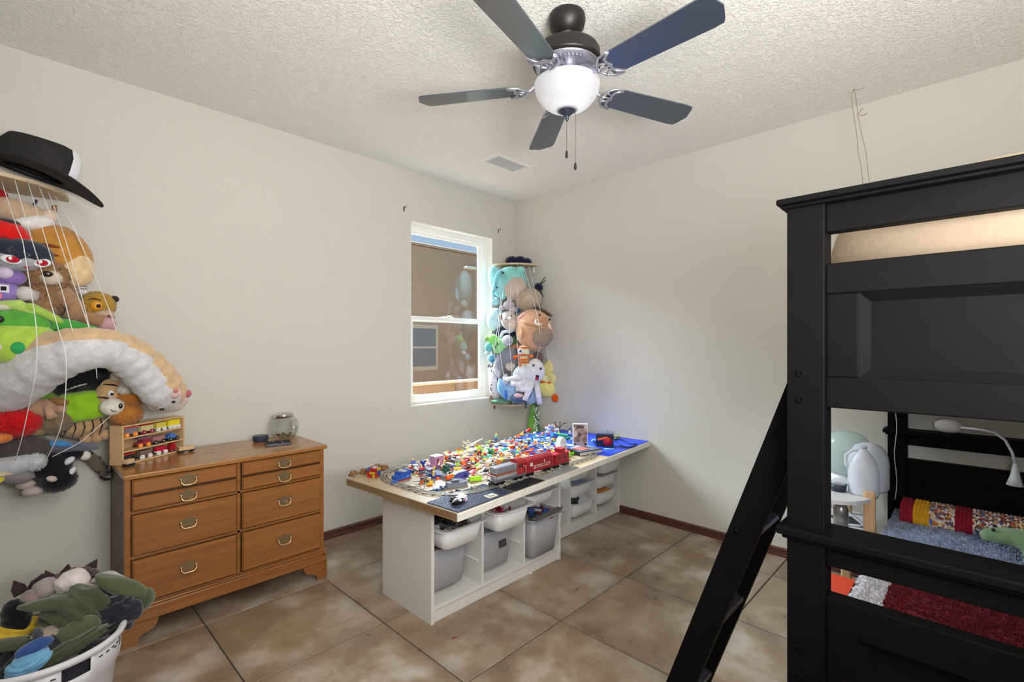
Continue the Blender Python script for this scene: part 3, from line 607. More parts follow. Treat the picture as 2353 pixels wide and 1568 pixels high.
pile('toy_pieces', 'dark grey and black small pieces heaped in the leftmost white bin', 'toy pieces', c1[0][0], -1.24, .405, .19, .26, 90, [(40, 42, 50), (90, 88, 84), (120, 116, 108), (60, 66, 90)], .02, .07, .03)
pile('toy_pieces', 'pink and crimson pieces in the pulled-out white bin', 'toy pieces', c1[1][0]-.02, -1.28, .415, .15, .2, 40, [(170, 30, 70), (210, 120, 130), (120, 20, 40), (238, 226, 220)], .012, .035, .025)
pile('toy_pieces', 'black pieces in the bottom centre bin of the farther unit', 'toy pieces', c2[1][0]-.05, -1.09, .165, .13, .12, 34, [(28, 28, 32), (50, 50, 56)], .02, .07, .03)
pile('toy_pieces', 'red and blue pieces heaped in the deep grey bin of the third column', 'toy pieces', c1[2][0], -1.24, .31, .19, .26, 60, [(130, 30, 30), (30, 60, 130), (60, 60, 66), (180, 176, 170)], .03, .08, .03)
pl_ = MB().box((0, 0, 0), (.26, .035, .008), (0.1, -.02, .06)).build('toy_plank', mat((92, 90, 88), .5), None, .002, loc=(c1[2][0]+.0, -1.40, .338)); tag(pl_, 'long grey flat toy piece across the rim of the grey bin', 'toy piece')
slab('shorter dark grey flat toy piece across the grey bin rim', 'toy piece', 'toy_plank', (52, 50, 50), (c1[2][0]-.09, -1.37, .336), (.12, .02, .008), (0, .05, .3))
# ================================================================ PLAY TABLE TOP
bt = math.radians(4.5); N0 = Vector((-2.044, -1.605, .570)); BL, BD, BT = 2.06, .88, .035; ZB = N0[2]+BT
board = thing('play_table_top', 'long wooden board table top with white front edge on two storage units', 'table top', N0, bt)
RB = Matrix.Rotation(bt, 3, 'Z')
MB().bx(.006, BL, .006, BD, 0, BT).build('slab', wood((190, 170, 138), (172, 150, 116), 0, .45, .2, .5), board)
MB().bx(0, BL, 0, .006, 0, BT).build('front_edge', mat((226, 222, 212), .45, var=(30, .06)), board, .001)
MB().bx(0, .006, .006, BD, 0, BT).build('end_edge', wood((148, 122, 88), (124, 98, 68), 1, .7), board)
m = MB(); random.seed(5)
for row in (.011, .019, .027):
    y = .03
    while y < .33:
        l_ = random.uniform(.004, .02); m.bx(-.0006, 0, y, y+l_, row-.002, row+.002); y += l_+random.uniform(.003, .006)
tag(m.build('print', mat((112, 74, 46), .8), board), 'faded printed lettering on the cut end of the board')
def tb(a, b, z=0): return Vector((N0[0], N0[1], ZB+z))+RB @ Vector((a, b, 0))
def ab(px, py, z=0):
    p = onz(px, py, ZB+z); d = RB.transposed() @ (p-Vector((N0[0], N0[1], p[2]))); return d[0], d[1]
def plate(label, col, a0, a1, b0, b1, studs=True, h=.004, rough=.35, rz=0):
    c = tb((a0+a1)/2, (b0+b1)/2, 0); t = thing('stud_plate', label, 'building plate', c, bt+rz); w, d = (a1-a0)/2, (b1-b0)/2
    M_ = mat(col, rough); MB().bx(-w, w, -d, d, 0, h).build('plate', M_, t, .0005)
    if studs:
        m = MB(); nx, ny = int(2*w/.0125), int(2*d/.0125)
        for i in range(nx):
            for j in range(ny): m.lathe([(.0043, h), (.0043, h+.003), (0, h+.003)], 6, (-w+(i+.5)*2*w/nx, -d+(j+.5)*2*d/ny, 0), sm=False)
        tag(m.build('studs', M_, t), kind='stuff')
    return t
plate('dark blue-grey studded building plate at the near corner of the table', (62, 70, 92), .012, .40, .012, .22)
plate('black studded building plate beside the train, near the front edge', (34, 36, 42), .415, .66, .010, .10)
plate('light grey studded building plate along the front edge under the red wagon', (150, 150, 150), .67, 1.02, .008, .075)
plate('smooth bright blue building plate covering the far right end of the table', (28, 68, 214), 1.40, 2.045, .012, .868, False, .004, .45)
plate('dull grey studded building plate at the back left of the track', (134, 134, 140), .42, .68, .60, .76)
plate('blue studded building plate under the clutter right of the middle', (40, 84, 190), 1.10, 1.39, .30, .60)
# ================================================================ TRAIN TRACK AND TRAIN
RAIL = mat((196, 194, 188), .28, .7); TIE = mat((92, 80, 70), .7)
PC = [Vector(q) for q in ((.088, .156), (1.49, .060), (1.52, .765), (.112, .858))]; RR_ = .245; C1 = Vector((.455, .131))
def _path():
    out = []; n_ = len(PC)
    for i in range(n_):
        p, a, b_ = PC[i], PC[i-1], PC[(i+1) % n_]; u, w = (a-p).normalized(), (b_-p).normalized(); h_ = math.acos(u.dot(w))/2; L_ = RR_/math.tan(h_); c = p+(u+w).normalized()*(RR_/math.sin(h_))
        q0, q1 = p+u*L_, p+w*L_; a0 = math.atan2(q0[1]-c[1], q0[0]-c[0]); a1 = math.atan2(q1[1]-c[1], q1[0]-c[0])
        while a1 < a0: a1 += 2*PI
        for k in range(17): t_ = a0+(a1-a0)*k/16; out.append(Vector((c[0]+RR_*math.cos(t_), c[1]+RR_*math.sin(t_))))
    # start on the front straight at a = .455
    return out[:17], out[17:]
_f, _r = _path(); PTS = [C1]+_r+_f+[C1]; ACC = [0]
for i in range(1, len(PTS)): ACC.append(ACC[-1]+(PTS[i]-PTS[i-1]).length)
TOT = ACC[-1]
def tpath(s):
    """point and direction on the track oval at arc length s (starts on the front straight, runs right)"""
    s %= TOT
    for i in range(1, len(ACC)):
        if s <= ACC[i]: d = (PTS[i]-PTS[i-1]).normalized(); return PTS[i-1]+d*(s-ACC[i-1]), d
    return PTS[0], (PTS[1]-PTS[0]).normalized()
tk = thing('toy_train_track', 'oval of three-rail metal toy train track around the tabletop', 'toy track', tb(0, 0), bt)
for off in (-.017, 0, .017):
    pts = []
    for i in range(241):
        p, _ = tpath(TOT*i/240); d = (tpath(TOT*i/240+.02)[0]-tpath(TOT*i/240-.02)[0]).normalized(); pts.append((p[0]-d[1]*off, p[1]+d[0]*off, .0095))
    MB().tube(pts, .0029, 6, cap=False).build('rail', RAIL, tk)
m = MB(); k = int(TOT/.05)
for i in range(k):
    p, d = tpath(TOT*i/k); m.box((p[0], p[1], .0055), (.006, .046, .004), (0, 0, math.atan2(d[1], d[0])))
tag(m.build('ties', TIE, tk), kind='stuff')
RZ = .012
def ontrack(s, name, label, cat='toy train'):
    p, d = tpath(s); return thing(name, label, cat, tb(p[0], p[1], RZ), bt+math.atan2(d[1], d[0]))
def truck(t, x, w=.05, col=(24, 24, 28)):
    m = MB().bx(x-w/2, x+w/2, -.021, -.017, .006, .016).bx(x-w/2, x+w/2, .017, .021, .006, .016).bx(x-.008, x+.008, -.02, .02, .008, .018)
    for k in (-1, 1): m.cyl((x+k*w*.3, -.019, .008), (x+k*w*.3, .019, .008), .008, n=14)
    m.build('truck', mat(col, .4, .3), t)
SV, ORn, MR = (168, 170, 178), (146, 78, 44), (150, 28, 40)
s0 = .335-C1[0]
t = ontrack(s0+.155, 'toy_locomotive', 'silver and orange toy diesel locomotive with red cab on the track')
L_ = .27; t.scale = (.88, 1.08, 1.12)
truck(t, -L_*.3, .07); truck(t, L_*.3, .07)
MB().bx(-L_/2, L_/2, -.028, .028, .018, .028).build('frame', mat((120, 120, 124), .4, .5), t, .001)
MB().bx(-L_/2+.02, .06, -.022, .022, .028, .046).build('lower_hood', mat(SV, .35, .4), t, .001)
MB().bx(-L_/2+.018, .06, -.0235, .0235, .046, .054).build('stripe', mat(ORn, .5), t)
MB().bx(-L_/2+.015, .06, -.024, .024, .054, .085).build('hood', mat(SV, .3, .5), t, .003)
m = MB()
for k in range(14): m.bx(-.11+k*.012, -.105+k*.012, -.0252, -.024, .058, .078)
m.build('louvres', mat((120, 124, 134), .4, .4), t)
m = MB().bx(.06, .115, -.027, .027, .028, .082); m.grid(lambda u, v: (.056+.062*u, -.029*math.cos(PI*v), .082+.02*math.sin(PI*v)), 1, 12)
m.add([(.06, -.029*math.cos(PI*k/12), .082+.02*math.sin(PI*k/12)) for k in range(13)], [tuple(range(13))]); m.add([(.115, -.029*math.cos(PI*k/12), .082+.02*math.sin(PI*k/12)) for k in range(13)], [tuple(reversed(range(13)))])
m.build('cab', mat((158, 44, 44), .4), t, .001)
MB().bx(.072, .084, -.0282, -.027, .06, .078).bx(.092, .104, -.0282, -.027, .06, .078).build('cab_window', mat((30, 30, 34), .2), t)
MB().tube([(-L_/2, -.026, .028), (-L_/2, -.026, .05), (-L_/2, .026, .05), (-L_/2, .026, .028)], .0015, 6).tube([(L_/2, -.026, .028), (L_/2, -.026, .06), (L_/2, .026, .06), (L_/2, .026, .028)], .0015, 6).tube([(-.12, -.029, .04), (.05, -.029, .04)], .001, 5).build('handrail', mat((210, 210, 210), .4), t)
MB().cyl((-L_/2, 0, .014), (-L_/2-.015, 0, .012), .008).build('coupler', mat((26, 26, 30), .4), t)
t = ontrack(s0+.395, 'toy_boxcar', 'crimson toy hopper wagon with white lettering behind the locomotive')
truck(t, -.07); truck(t, .075); L_ = .23; t.scale = (1.04, 1.08, 1.14)
MB().prism([(-L_/2, .02), (L_/2, .02), (L_/2, .07), (L_/2, .078), (-L_/2, .078)], -.027, .027, Matrix(((1, 0, 0, 0), (0, 0, 1, 0), (0, 1, 0, 0), (0, 0, 0, 1)))).build('body', mat(MR, .4), t, .002)
MB().prism([(-.022, .078), (.022, .078), (.016, .088), (-.016, .088)], -L_/2+.006, L_/2-.006, Matrix(((0, 0, 1, 0), (1, 0, 0, 0), (0, 1, 0, 0), (0, 0, 0, 1)))).bx(-L_/2+.01, L_/2-.01, -.005, .005, .088, .091).build('roof', mat((170, 50, 62), .4), t, .001)
m = MB()
for k in range(12): m.bx(-L_/2+.008+k*.0185, -L_/2+.0105+k*.0185, -.0285, -.027, .022, .074)
m.build('ribs', mat((132, 24, 36), .4), t)
m = MB(); random.seed(2)
for (x, z_, w_, h_) in [(-.085, .05, .008, .018), (-.073, .05, .008, .018), (.03, .056, .007, .012)]: m.bx(x, x+w_, -.029, -.0285, z_, z_+h_)
for k in range(26): x = -.055+(k % 13)*.011; m.bx(x, x+random.uniform(.003, .007), -.029, -.0285, .036+(k//13)*.01, .041+(k//13)*.01)
m.build('lettering', mat((226, 216, 206), .6), t)
t = ontrack(s0+.605, 'toy_caboose', 'crimson toy caboose at the end of the toy train')
truck(t, -.042, .04); truck(t, .042, .04); t.scale = (1.15, 1.08, 1.14)
MB().bx(-.07, .07, -.028, .028, .02, .026).bx(-.055, .055, -.025, .025, .026, .07).build('body', mat(MR, .4), t, .001)
MB().bx(-.072, .072, -.029, .029, .07, .075).bx(-.012, .03, -.026, .026, .092, .096).build('roof', mat((176, 44, 56), .4), t, .001)
MB().bx(-.008, .026, -.021, .021, .075, .092).build('cupola', mat(MR, .4), t, .001)
MB().bx(-.035, -.025, -.026, -.025, .045, .058).bx(.02, .03, -.026, -.025, .045, .058).build('side_window', mat((40, 20, 24), .3), t)
MB().tube([(.07, -.026, .026), (.07, -.026, .05), (.07, .026, .05), (.07, .026, .026)], .0012, 5).build('handrail', mat((60, 20, 24), .4), t)
# ================================================================ NAMED TABLETOP TOYS
def at(name, label, cat, px, py, rz=0, z=0, zt=0):
    a, b_ = ab(px, py, zt); return thing(name, label, cat, tb(a, b_, z), bt+rz)
def studs(m, x0, x1, y0, y1, z_, p=.008, r=.0025, h=.0018, mi=0):
    nx, ny = max(1, round((x1-x0)/p)), max(1, round((y1-y0)/p))
    for i in range(nx):
        for j in range(ny): m.lathe([(r, z_), (r, z_+h), (0, z_+h)], 6, (x0+(i+.5)*(x1-x0)/nx, y0+(j+.5)*(y1-y0)/ny, 0), mi, sm=False)
    return m
# puzzle cube
random.seed(9)
t = at('puzzle_cube', 'scuffed three-by-three colour puzzle cube at the left end of the table', 'puzzle cube', 859, 1096, math.radians(20)); s_ = .054/3
MB().bx(-.0265, .0265, -.0265, .0265, 0.0005, .0535).build('core', mat((20, 18, 18), .5), t, .001)
cc = [(176, 34, 30), (200, 168, 44), (170, 36, 32), (60, 90, 160), (184, 44, 36), (60, 130, 70), (178, 50, 40), (200, 190, 190)]
for face in range(3):
    for i in range(3):
        for j in range(3):
            c = random.choice(cc[:5] if face else [cc[2], cc[7], cc[3], cc[7]]); u, v = (i-1)*s_, (j-1)*s_; q = s_*.43; m = MB()
            if face == 0: m.bx(u-q, u+q, v-q, v+q, .0535, .0545)
            elif face == 1: m.bx(u-q, u+q, -.0275, -.0265, .027+v-q, .027+v+q)
            else: m.bx(-.0275, -.0265, u-q, u+q, .027+v-q, .027+v+q)
            m.build('sticker', mat(c, .35), t)
# wooden toy train behind the cube
WD = wood((150, 112, 70), (112, 78, 46), 0, .6)
for k, (px, py, l_, lb) in enumerate([(812, 1094, .055, 'small brown wooden toy engine at the left table corner'), (836, 1089, .05, 'brown wooden toy wagon left of the puzzle cube'), (884, 1080, .05, 'brown wooden toy wagon right behind the puzzle cube'), (868, 1078, .05, 'brown wooden toy wagon hidden half behind the puzzle cube')]):
    t = at('wooden_toy_wagon', lb, 'toy train', px, py, math.radians(30))
    MB().bx(-l_/2, l_/2, -.015, .015, .008, .018).build('body', WD, t, .002)
    m = MB().cyl((-.012, 0, .018), (-.012, 0, .032), .012, n=16); m.cyl((.014, 0, .018), (.014, 0, .026), .009, n=12); m.build('barrel', WD, t, .001)
    for x in (-l_*.3, l_*.3): MB().cyl((x, -.018, .008), (x, .018, .008), .008, n=12).build('wheel', WD, t)
# blue brick house
BLU, DBL = (40, 88, 176), (30, 58, 130)
t = at('brick_fort', 'blue toy brick building inside the left curve of the track', 'toy building', 922, 1102, math.radians(5))
MB().bx(-.055, .05, -.03, .03, 0, .006).build('base', mat((150, 44, 40), .4), t, .0005)
m = MB().bx(-.025, .045, -.027, .027, .006, .042).bx(-.053, -.025, -.027, .02, .006, .028).bx(.03, .045, -.027, .027, .042, .05).bx(-.025, -.015, -.027, .027, .042, .048); studs(m, -.05, -.026, -.025, .018, .028); studs(m, -.012, .028, -.025, .025, .042); m.build('walls', mat(BLU, .35), t, .0005)
MB().bx(-.01, .02, -.028, .02, .044, .05).build('roof_plate', mat((170, 172, 180), .4), t, .001)
MB().bx(.012, .03, -.0285, -.027, .012, .022).build('blue_brick', mat((90, 140, 210), .3), t)
t = at('brick_bridge_piece', 'small blue brick arch beside the left track curve', 'toy brick', 905, 1113, .3); studs(MB().bx(-.02, .02, -.008, .008, 0, .016), -.02, .02, -.008, .008, .016).build('body', mat(BLU, .35), t, .0005)
t = at('orange_piece', 'small orange toy piece next to the blue brick building', 'toy brick', 886, 1092, .2); MB().bx(-.015, .015, -.006, .006, 0, .008).build('body', mat((214, 96, 50), .4), t, .001)
# pink house
PK = (186, 134, 172)
t = at('brick_house', 'pink and lilac toy brick house with open door inside the track', 'toy building', 1002, 1074, math.radians(-2)); m = MB()
x, y, w, d, h = 0, 0, .05, .035, .068
m.bx(-.028, -.012, -.025, -.022, .024, .068).bx(.002, .035, -.025, -.022, .024, .068).bx(-.028, .035, .022, .025, .024, .068).bx(.032, .035, -.022, .022, .024, .068).bx(-.028, -.025, -.022, .022, .024, .068).bx(-.012, .002, -.025, -.022, .056, .068)
m.bx(-.045, .035, -.028, .028, .0, .024); m.build('walls', mat(PK, .4), t, .0006)
studs(MB().bx(-.03, .037, -.027, .027, .068, .071), -.03, .037, -.027, .027, .071).build('roof', mat((206, 208, 220), .4), t)
MB().bx(-.01, .0, -.02, -.018, .026, .056).build('doorway', mat((90, 44, 70), .6), t)
MB().prism([(0, 0), (.065, 0), (.065, .03)], -.006, .006, Matrix(((1, 0, 0, -.02), (0, 0, -1, -.038), (0, 1, 0, 0), (0, 0, 0, 1)))).build('ramp', mat((196, 130, 158), .35), t, .001)
# blue tower
t = at('brick_tower', 'dark blue toy tower with scalloped rims beside the grey beam', 'toy tower', 972, 1083)
MB().lathe([(0, 0), (.02, 0), (.022, .005), (.01, .012), (.009, .04), (.014, .048), (.017, .052), (.017, .06), (0, .06)], 16).build('body', mat((34, 60, 140), .35), t)
m = MB()
for k in range(8): a = k*PI/4; m.sph((.019*math.cos(a), .019*math.sin(a), .004), .005, 6).sph((.015*math.cos(a), .015*math.sin(a), .058), .004, 6)
m.build('rim', mat((28, 56, 150), .3), t)
# trees
for (px, py, lb, c) in ((1025, 1094, 'dark green toy tree beside the purple toy car', (28, 84, 74)), (1128, 1052, 'green toy bush in the middle of the clutter', (60, 150, 60))):
    t = at('toy_tree', lb, 'toy tree', px, py); MB().cyl((0, 0, 0), (0, 0, .022), .004, n=8).build('trunk', mat((150, 156, 170), .4), t)
    m = MB(); random.seed(4)
    for k in range(22): a, b_ = random.uniform(0, 6.3), random.uniform(-1, 1); r_ = .018*math.sqrt(1-b_*b_*.7); m.sph((r_*math.cos(a), r_*math.sin(a), .04+.018*b_), .0078, 8)
    m.build('crown', mat(c, .35), t)
# grey beam across
a0, b0 = ab(945, 1072); a1, b1 = ab(1068, 1117)
t = thing('grey_beam', 'long pale grey toy girder lying diagonally across the left half', 'toy girder', tb((a0+a1)/2, (b0+b1)/2, 0), bt+math.atan2(b1-b0, a1-a0)); L_ = math.hypot(a1-a0, b1-b0)
m = MB().bx(-L_/2, L_/2, -.019, .019, .018, .024).bx(-L_/2, L_/2, -.019, -.013, .0, .018).bx(-L_/2, L_/2, .013, .019, 0, .018); m.build('girder', mat((140, 146, 166), .35), t, .001)
m = MB()
for k in range(12): m.bx(-L_/2+.01, L_/2-.01, -.016+k*.0028, -.0148+k*.0028, .024, .0248)
m.build('grooves', mat((110, 116, 136), .4), t)
t = at('toy_wall_section', 'blue toy wall panel leaning beneath the grey girder', 'toy panel', 1000, 1100, math.radians(-50)); MB().box((0, 0, .012), (.1, .005, .024), (.2, 0, 0)).build('panel', mat((34, 78, 170), .35), t, .001)
# purple orange vehicle
t = at('purple_toy_launcher', 'purple toy vehicle with orange nose and lime tail beside the locomotive', 'toy vehicle', 1052, 1104, math.radians(-12))
MB().prism([(-.045, .008), (.045, .008), (.055, .03), (.04, .05), (-.02, .046), (-.045, .036)], -.02, .02, Matrix(((1, 0, 0, .01), (0, 0, 1, 0), (0, 1, 0, 0), (0, 0, 0, 1)))).build('body', mat((78, 66, 150), .35), t, .004)
MB().cyl((-.072, 0, .026), (-.036, 0, .026), .013, .015, 14).build('nose', mat((236, 96, 30), .35), t, .002)
MB().bx(-.038, -.030, -.019, .019, .01, .042).build('collar', mat((176, 206, 50), .4), t, .002)
MB().lathe([(.0, 0), (.011, 0), (.011, .004), (.005, .004), (.005, .006), (0, .006)], 16, (.034, -.02, .028), rot=(PI/2, 0, 0)).build('knob', mat((50, 44, 120), .3), t)
t = at('lime_tube', 'lime green flat toy tube between purple vehicle and locomotive', 'toy piece', 1092, 1106, math.radians(-14)); MB().box((0, 0, .014), (.075, .024, .024), (0, .12, 0)).build('tube', mat((160, 214, 40), .35), t, .004)
# glasses + dark pile bottom left
t = at('eyeglasses', 'round thin-framed dark eyeglasses lying inside the left track curve', 'eyeglasses', 975, 1122, math.radians(20)); m = MB(); GM = mat((40, 40, 48), .25, .6)
def ring(c, r, z0, tilt=.5): return [(c[0]+r*math.cos(a), c[1]+r*math.sin(a)*tilt, z0+r*math.sin(a)*.75+r*.7) for a in [i*2*PI/20 for i in range(21)]]
m.tube(ring((-.026, 0), .021, .004), .0013, 6, cap=False).tube(ring((.026, 0), .021, .004), .0013, 6, cap=False).tube([(-.006, 0, .022), (0, 0, .025), (.006, 0, .022)], .0013, 6); m.build('frame', GM, t)
MB().tube([(-.047, 0, .02), (-.05, .06, .014), (-.05, .11, .004)], .0013, 6).build('temple', GM, t); MB().tube([(.047, 0, .02), (.06, .05, .016), (.066, .11, .004)], .0013, 6).build('temple', GM, t)
t = at('grey_ship_piece', 'grey angular toy ship hull near the front of the left curve', 'toy ship', 1046, 1120, math.radians(-25))
MB().prism([(-.05, .004), (.05, .0), (.065, .012), (.03, .026), (-.045, .03)], -.016, .016, Matrix(((1, 0, 0, 0), (0, 0, 1, 0), (0, 1, 0, 0), (0, 0, 0, 1)))).build('hull', mat((112, 116, 130), .4), t, .002)
MB().bx(-.02, .02, -.01, .01, .028, .038).build('deck', mat((70, 74, 88), .4), t, .001)
t = at('round_canister', 'small grey lidded toy canister at the front of the track curve', 'canister', 1089, 1130); MB().lathe([(0, 0), (.014, 0), (.016, .006), (.016, .016), (.014, .02), (.018, .021), (.018, .026), (.0, .028)], 22).build('body', mat((150, 142, 138), .35, .2), t)
t = at('track_controller', 'cream square track control plate in front of the locomotive', 'control plate', 1128, 1143, math.radians(-6)); MB().bx(-.03, .03, -.022, .022, .004, .009).build('plate', mat((190, 182, 160), .5), t, .001); MB().bx(-.017, .017, -.012, .012, .009, .0105).build('ring', mat((90, 84, 74), .5), t); MB().bx(-.013, .013, -.008, .008, .0105, .0115).build('centre', mat((206, 200, 184), .5), t)
random.seed(21)
def clump(name, label, px, py, n_, cols, w, d, hmax, smin=.008, smax=.03, rz=0, flat=.4):
    t = at(name, label, 'toy vehicle' if 'vehicle' in name or 'ship' in name else 'toy model', px, py, rz); ms = [mat(c, .35) for c in cols]
    MB().box((0, 0, hmax*.25), (w, d*.8, hmax*.3), None, 0).build('hull', ms[0], t, .001); m = MB()
    for k in range(n_):
        s_ = random.uniform(smin, smax); m.box((random.uniform(-w/2, w/2), random.uniform(-d/2, d/2), hmax*.3+random.uniform(0, hmax*.6)), (s_, s_*random.uniform(.2, .6), s_*random.uniform(.15, .5)), (random.uniform(-.6, .6)*flat, random.uniform(-.9, .9)*flat, random.uniform(0, 3)), random.randrange(len(cols)))
    m.build('pieces', ms, t, .0005)
    return t
t = clump('brick_vehicle', 'wrecked black and white toy vehicle on the near studded plate', 1052, 1160, 30, [(24, 24, 28), (36, 36, 44), (220, 220, 226), (24, 24, 28)], .055, .035, .034)
MB().box((.038, .012, .026), (.045, .035, .006), (.2, -.1, .3)).bx(.02, .058, -.006, -.002, .002, .022).build('white_panel', mat((214, 216, 226), .4), t, .001); MB().cyl((.03, -.012, .018), (.03, -.016, .018), .005, n=10).build('red_light', mat((200, 20, 40), .3), t)
for k in range(5): MB().box((-.03+.012*k, -.012+.004*k, .03+.003*(k % 2)), (.004, .03, .003), (.3*(k-2), .3, .9)).build('rod', mat((210, 212, 220), .35), t)
clump('brick_walker_model', 'blue and white small toy model inside the track beside the glasses', 1010, 1128, 20, [(70, 80, 110), (50, 90, 170), (210, 214, 224), (30, 30, 40)], .09, .03, .02)
clump('brick_model', 'grey and black low toy model pieces along the front rails', 1035, 1137, 22, [(60, 62, 72), (160, 164, 176), (30, 30, 36)], .13, .02, .014)
clump('red_toy_racer_vehicle', 'red toy racing vehicle with grey wheels left of the middle', 1078, 1084, 26, [(176, 26, 34), (190, 30, 40), (210, 210, 216), (30, 30, 40)], .08, .045, .04)
clump('red_toy_racer_vehicle', 'long red and dark toy car behind the red racer', 1080, 1062, 16, [(190, 34, 34), (160, 24, 30), (40, 36, 60)], .09, .03, .02, .02, .05)
clump('yellow_toy_digger_vehicle', 'black and yellow toy vehicle behind the dark green tree', 1032, 1066, 20, [(40, 40, 44), (226, 168, 40), (200, 200, 204), (60, 56, 50)], .05, .03, .03)
t = at('red_cap_piece', 'glossy red toy cap piece behind the pink brick house', 'toy piece', 1027, 1052, 0); MB().prism([(-.022, 0), (.02, -.004), (.024, .026), (.004, .032), (-.026, .024)], -.012, .012, Matrix(((1, 0, 0, 0), (0, 0, 1, 0), (0, 1, 0, .008), (0, 0, 0, 1)))).build('cap', mat((214, 36, 26), .3), t, .003)
# gatehouse left of the cab
t = at('brick_gatehouse', 'tall toy gatehouse with dark pillars standing behind the locomotive', 'toy building', 1157, 1083, math.radians(-5)); m = MB()
for (x, y) in ((-.03, -.012), (-.008, -.012), (.03, -.012), (.03, .014), (-.03, .014)): m.bx(x-.005, x+.005, y-.005, y+.005, 0, .05)
m.build('pillars', mat((56, 46, 48), .4), t, .0005); MB().bx(-.038, .04, -.02, .022, .05, .062).bx(-.02, .034, -.016, .018, .062, .072).build('roof', mat((126, 120, 122), .4), t, .001)
MB().bx(-.036, .0, -.015, .015, .062, .078).build('green_top', mat((196, 214, 70), .4), t, .002); MB().bx(-.04, -.034, -.018, .018, .04, .075).build('orange_side', mat((226, 140, 84), .4), t, .001)
# lime flower
t = at('lime_flower', 'bright lime six-petal plastic flower standing in the clutter', 'toy flower', 1100, 1053); FLm = mat((150, 232, 20), .35, emit=0)
MB().cyl((0, 0, 0), (0, 0, .03), .003, n=8).build('stem', mat((90, 170, 60), .4), t); az = math.radians(-46)
for k in range(6): a = k*PI/3+.4; MB().sph((math.cos(az)*.022*math.cos(a), math.sin(az)*.022*math.cos(a), .05+.022*math.sin(a)), (.012, .004, .012), 12, rot=(0, 0, az)).build('petal', FLm, t)
MB().sph((.004, -.004, .05), .006, 10).build('centre', mat((190, 236, 90), .4), t)
# white and yellow spiky creature
t = at('white_spiky_model', 'white spiky toy model with yellow tips rising at the back edge', 'toy model', 1082, 1033, 0); m = MB()
for (p, q, r) in [((0, 0, 0), (.0, 0, .03), .008), ((-.03, 0, .02), (.085, 0, .075), .006), ((-.05, 0, .045), (.0, 0, .05), .003), ((-.04, 0, .01), (.02, 0, .03), .005), ((-.02, 0, .03), (-.055, 0, .055), .003)]: m.cyl(Matrix.Rotation(az, 3, 'Z') @ Vector(p), Matrix.Rotation(az, 3, 'Z') @ Vector(q), r, r*.5, 8)
m.build('body', mat((236, 232, 222), .4), t); m = MB()
for p in ((-.05, 0, .052), (-.022, 0, .06), (-.055, 0, .026)): m.sph(Matrix.Rotation(az, 3, 'Z') @ Vector(p), .006, 8)
m.build('tips', mat((250, 214, 110), .4), t)
# red arch, hose
t = at('red_arch_rail', 'red curved tube arching over the clutter behind the boxcar', 'toy arch', 1213, 1057, 0); Q = Matrix.Rotation(math.radians(-20), 3, 'Z')
MB().tube([Q @ Vector(p) for p in [(-.075, 0, .03), (-.05, .0, .05), (0, 0, .052), (.035, 0, .046), (.058, 0, .03), (.062, 0, 0)]], .006, 8).build('tube', mat((188, 44, 44), .35), t)
MB().cyl(Q @ Vector((-.075, 0, .0)), Q @ Vector((-.075, 0, .034)), .006, n=8).build('support', mat((110, 120, 140), .4), t)
t = at('grey_elephant_slide', 'blue-grey curved toy trunk piece left of the red arch', 'toy piece', 1179, 1057, 0); MB().tube([(-.01, 0, .05), (.004, 0, .045), (.01, 0, .02), (.018, 0, 0)], [.012, .014, .012, .008], 12).build('trunk', mat((104, 124, 156), .4), t)
t = clump('navy_toy_truck_vehicle', 'dark navy toy truck in front of the red arch', 1222, 1075, 16, [(26, 32, 60), (200, 206, 214), (120, 30, 40)], .07, .05, .04, .012, .035)
# wand sticks
for (p, q, lb) in (((1150, 1050), (1250, 1014), 'long thin cream stick lying across the top of the clutter'), ((1120, 1068), (1180, 1046), 'shorter thin cream stick near the lime flower')):
    a0, b0 = ab(p[0], p[1], .035); a1, b1 = ab(q[0], q[1], .05); P0, P1 = tb(a0, b0, .035), tb(a1, b1, .05)
    tag(MB().cyl((0, 0, 0), P1-P0, .003, n=8).build('thin_stick', mat((222, 198, 150), .5), None, loc=P0), lb, 'stick')
# white robot
t = at('white_robot', 'white boxy toy robot with domed grey head near the book', 'toy robot', 1290, 1040, math.radians(-20)); t.scale = (1.3,)*3
MB().bx(-.026, .026, -.02, .02, .012, .05).build('body', mat((216, 218, 226), .4), t, .003); MB().bx(-.02, -.006, -.012, .012, 0, .012).bx(.006, .02, -.012, .012, 0, .012).build('legs', mat((226, 160, 50), .4), t, .001)
MB().grid(lambda u, v: (.019*math.cos(PI*u), -.018+.036*v, .052+.03*math.sin(PI*u)**.6), 14, 1).bx(-.019, .019, -.018, .018, .05, .054).prism([(.019*math.cos(PI*k/14), .052+.03*math.sin(PI*k/14)**.6) for k in range(15)], -.018, -.0175, Matrix(((1, 0, 0, 0), (0, 0, 1, 0), (0, 1, 0, 0), (0, 0, 0, 1)))).build('head', mat((196, 200, 212), .4), t)
MB().bx(.006, .02, -.021, -.02, .03, .034).build('mouth_slot', mat((70, 70, 80), .4), t)
t = at('lime_block_creature', 'lime green blocky toy with a square end before the blue book', 'toy figure', 1315, 1046, math.radians(-15)); MB().bx(.012, .034, -.011, .011, 0, .024).build('head', mat((110, 204, 36), .4), t, .001); MB().prism([(-.032, .004), (.012, .006), (.012, .018), (-.012, .014), (-.026, .026), (-.034, .02)], -.008, .008, Matrix(((1, 0, 0, 0), (0, 0, 1, 0), (0, 1, 0, 0), (0, 0, 0, 1)))).build('body', mat((120, 210, 44), .4), t, .001)
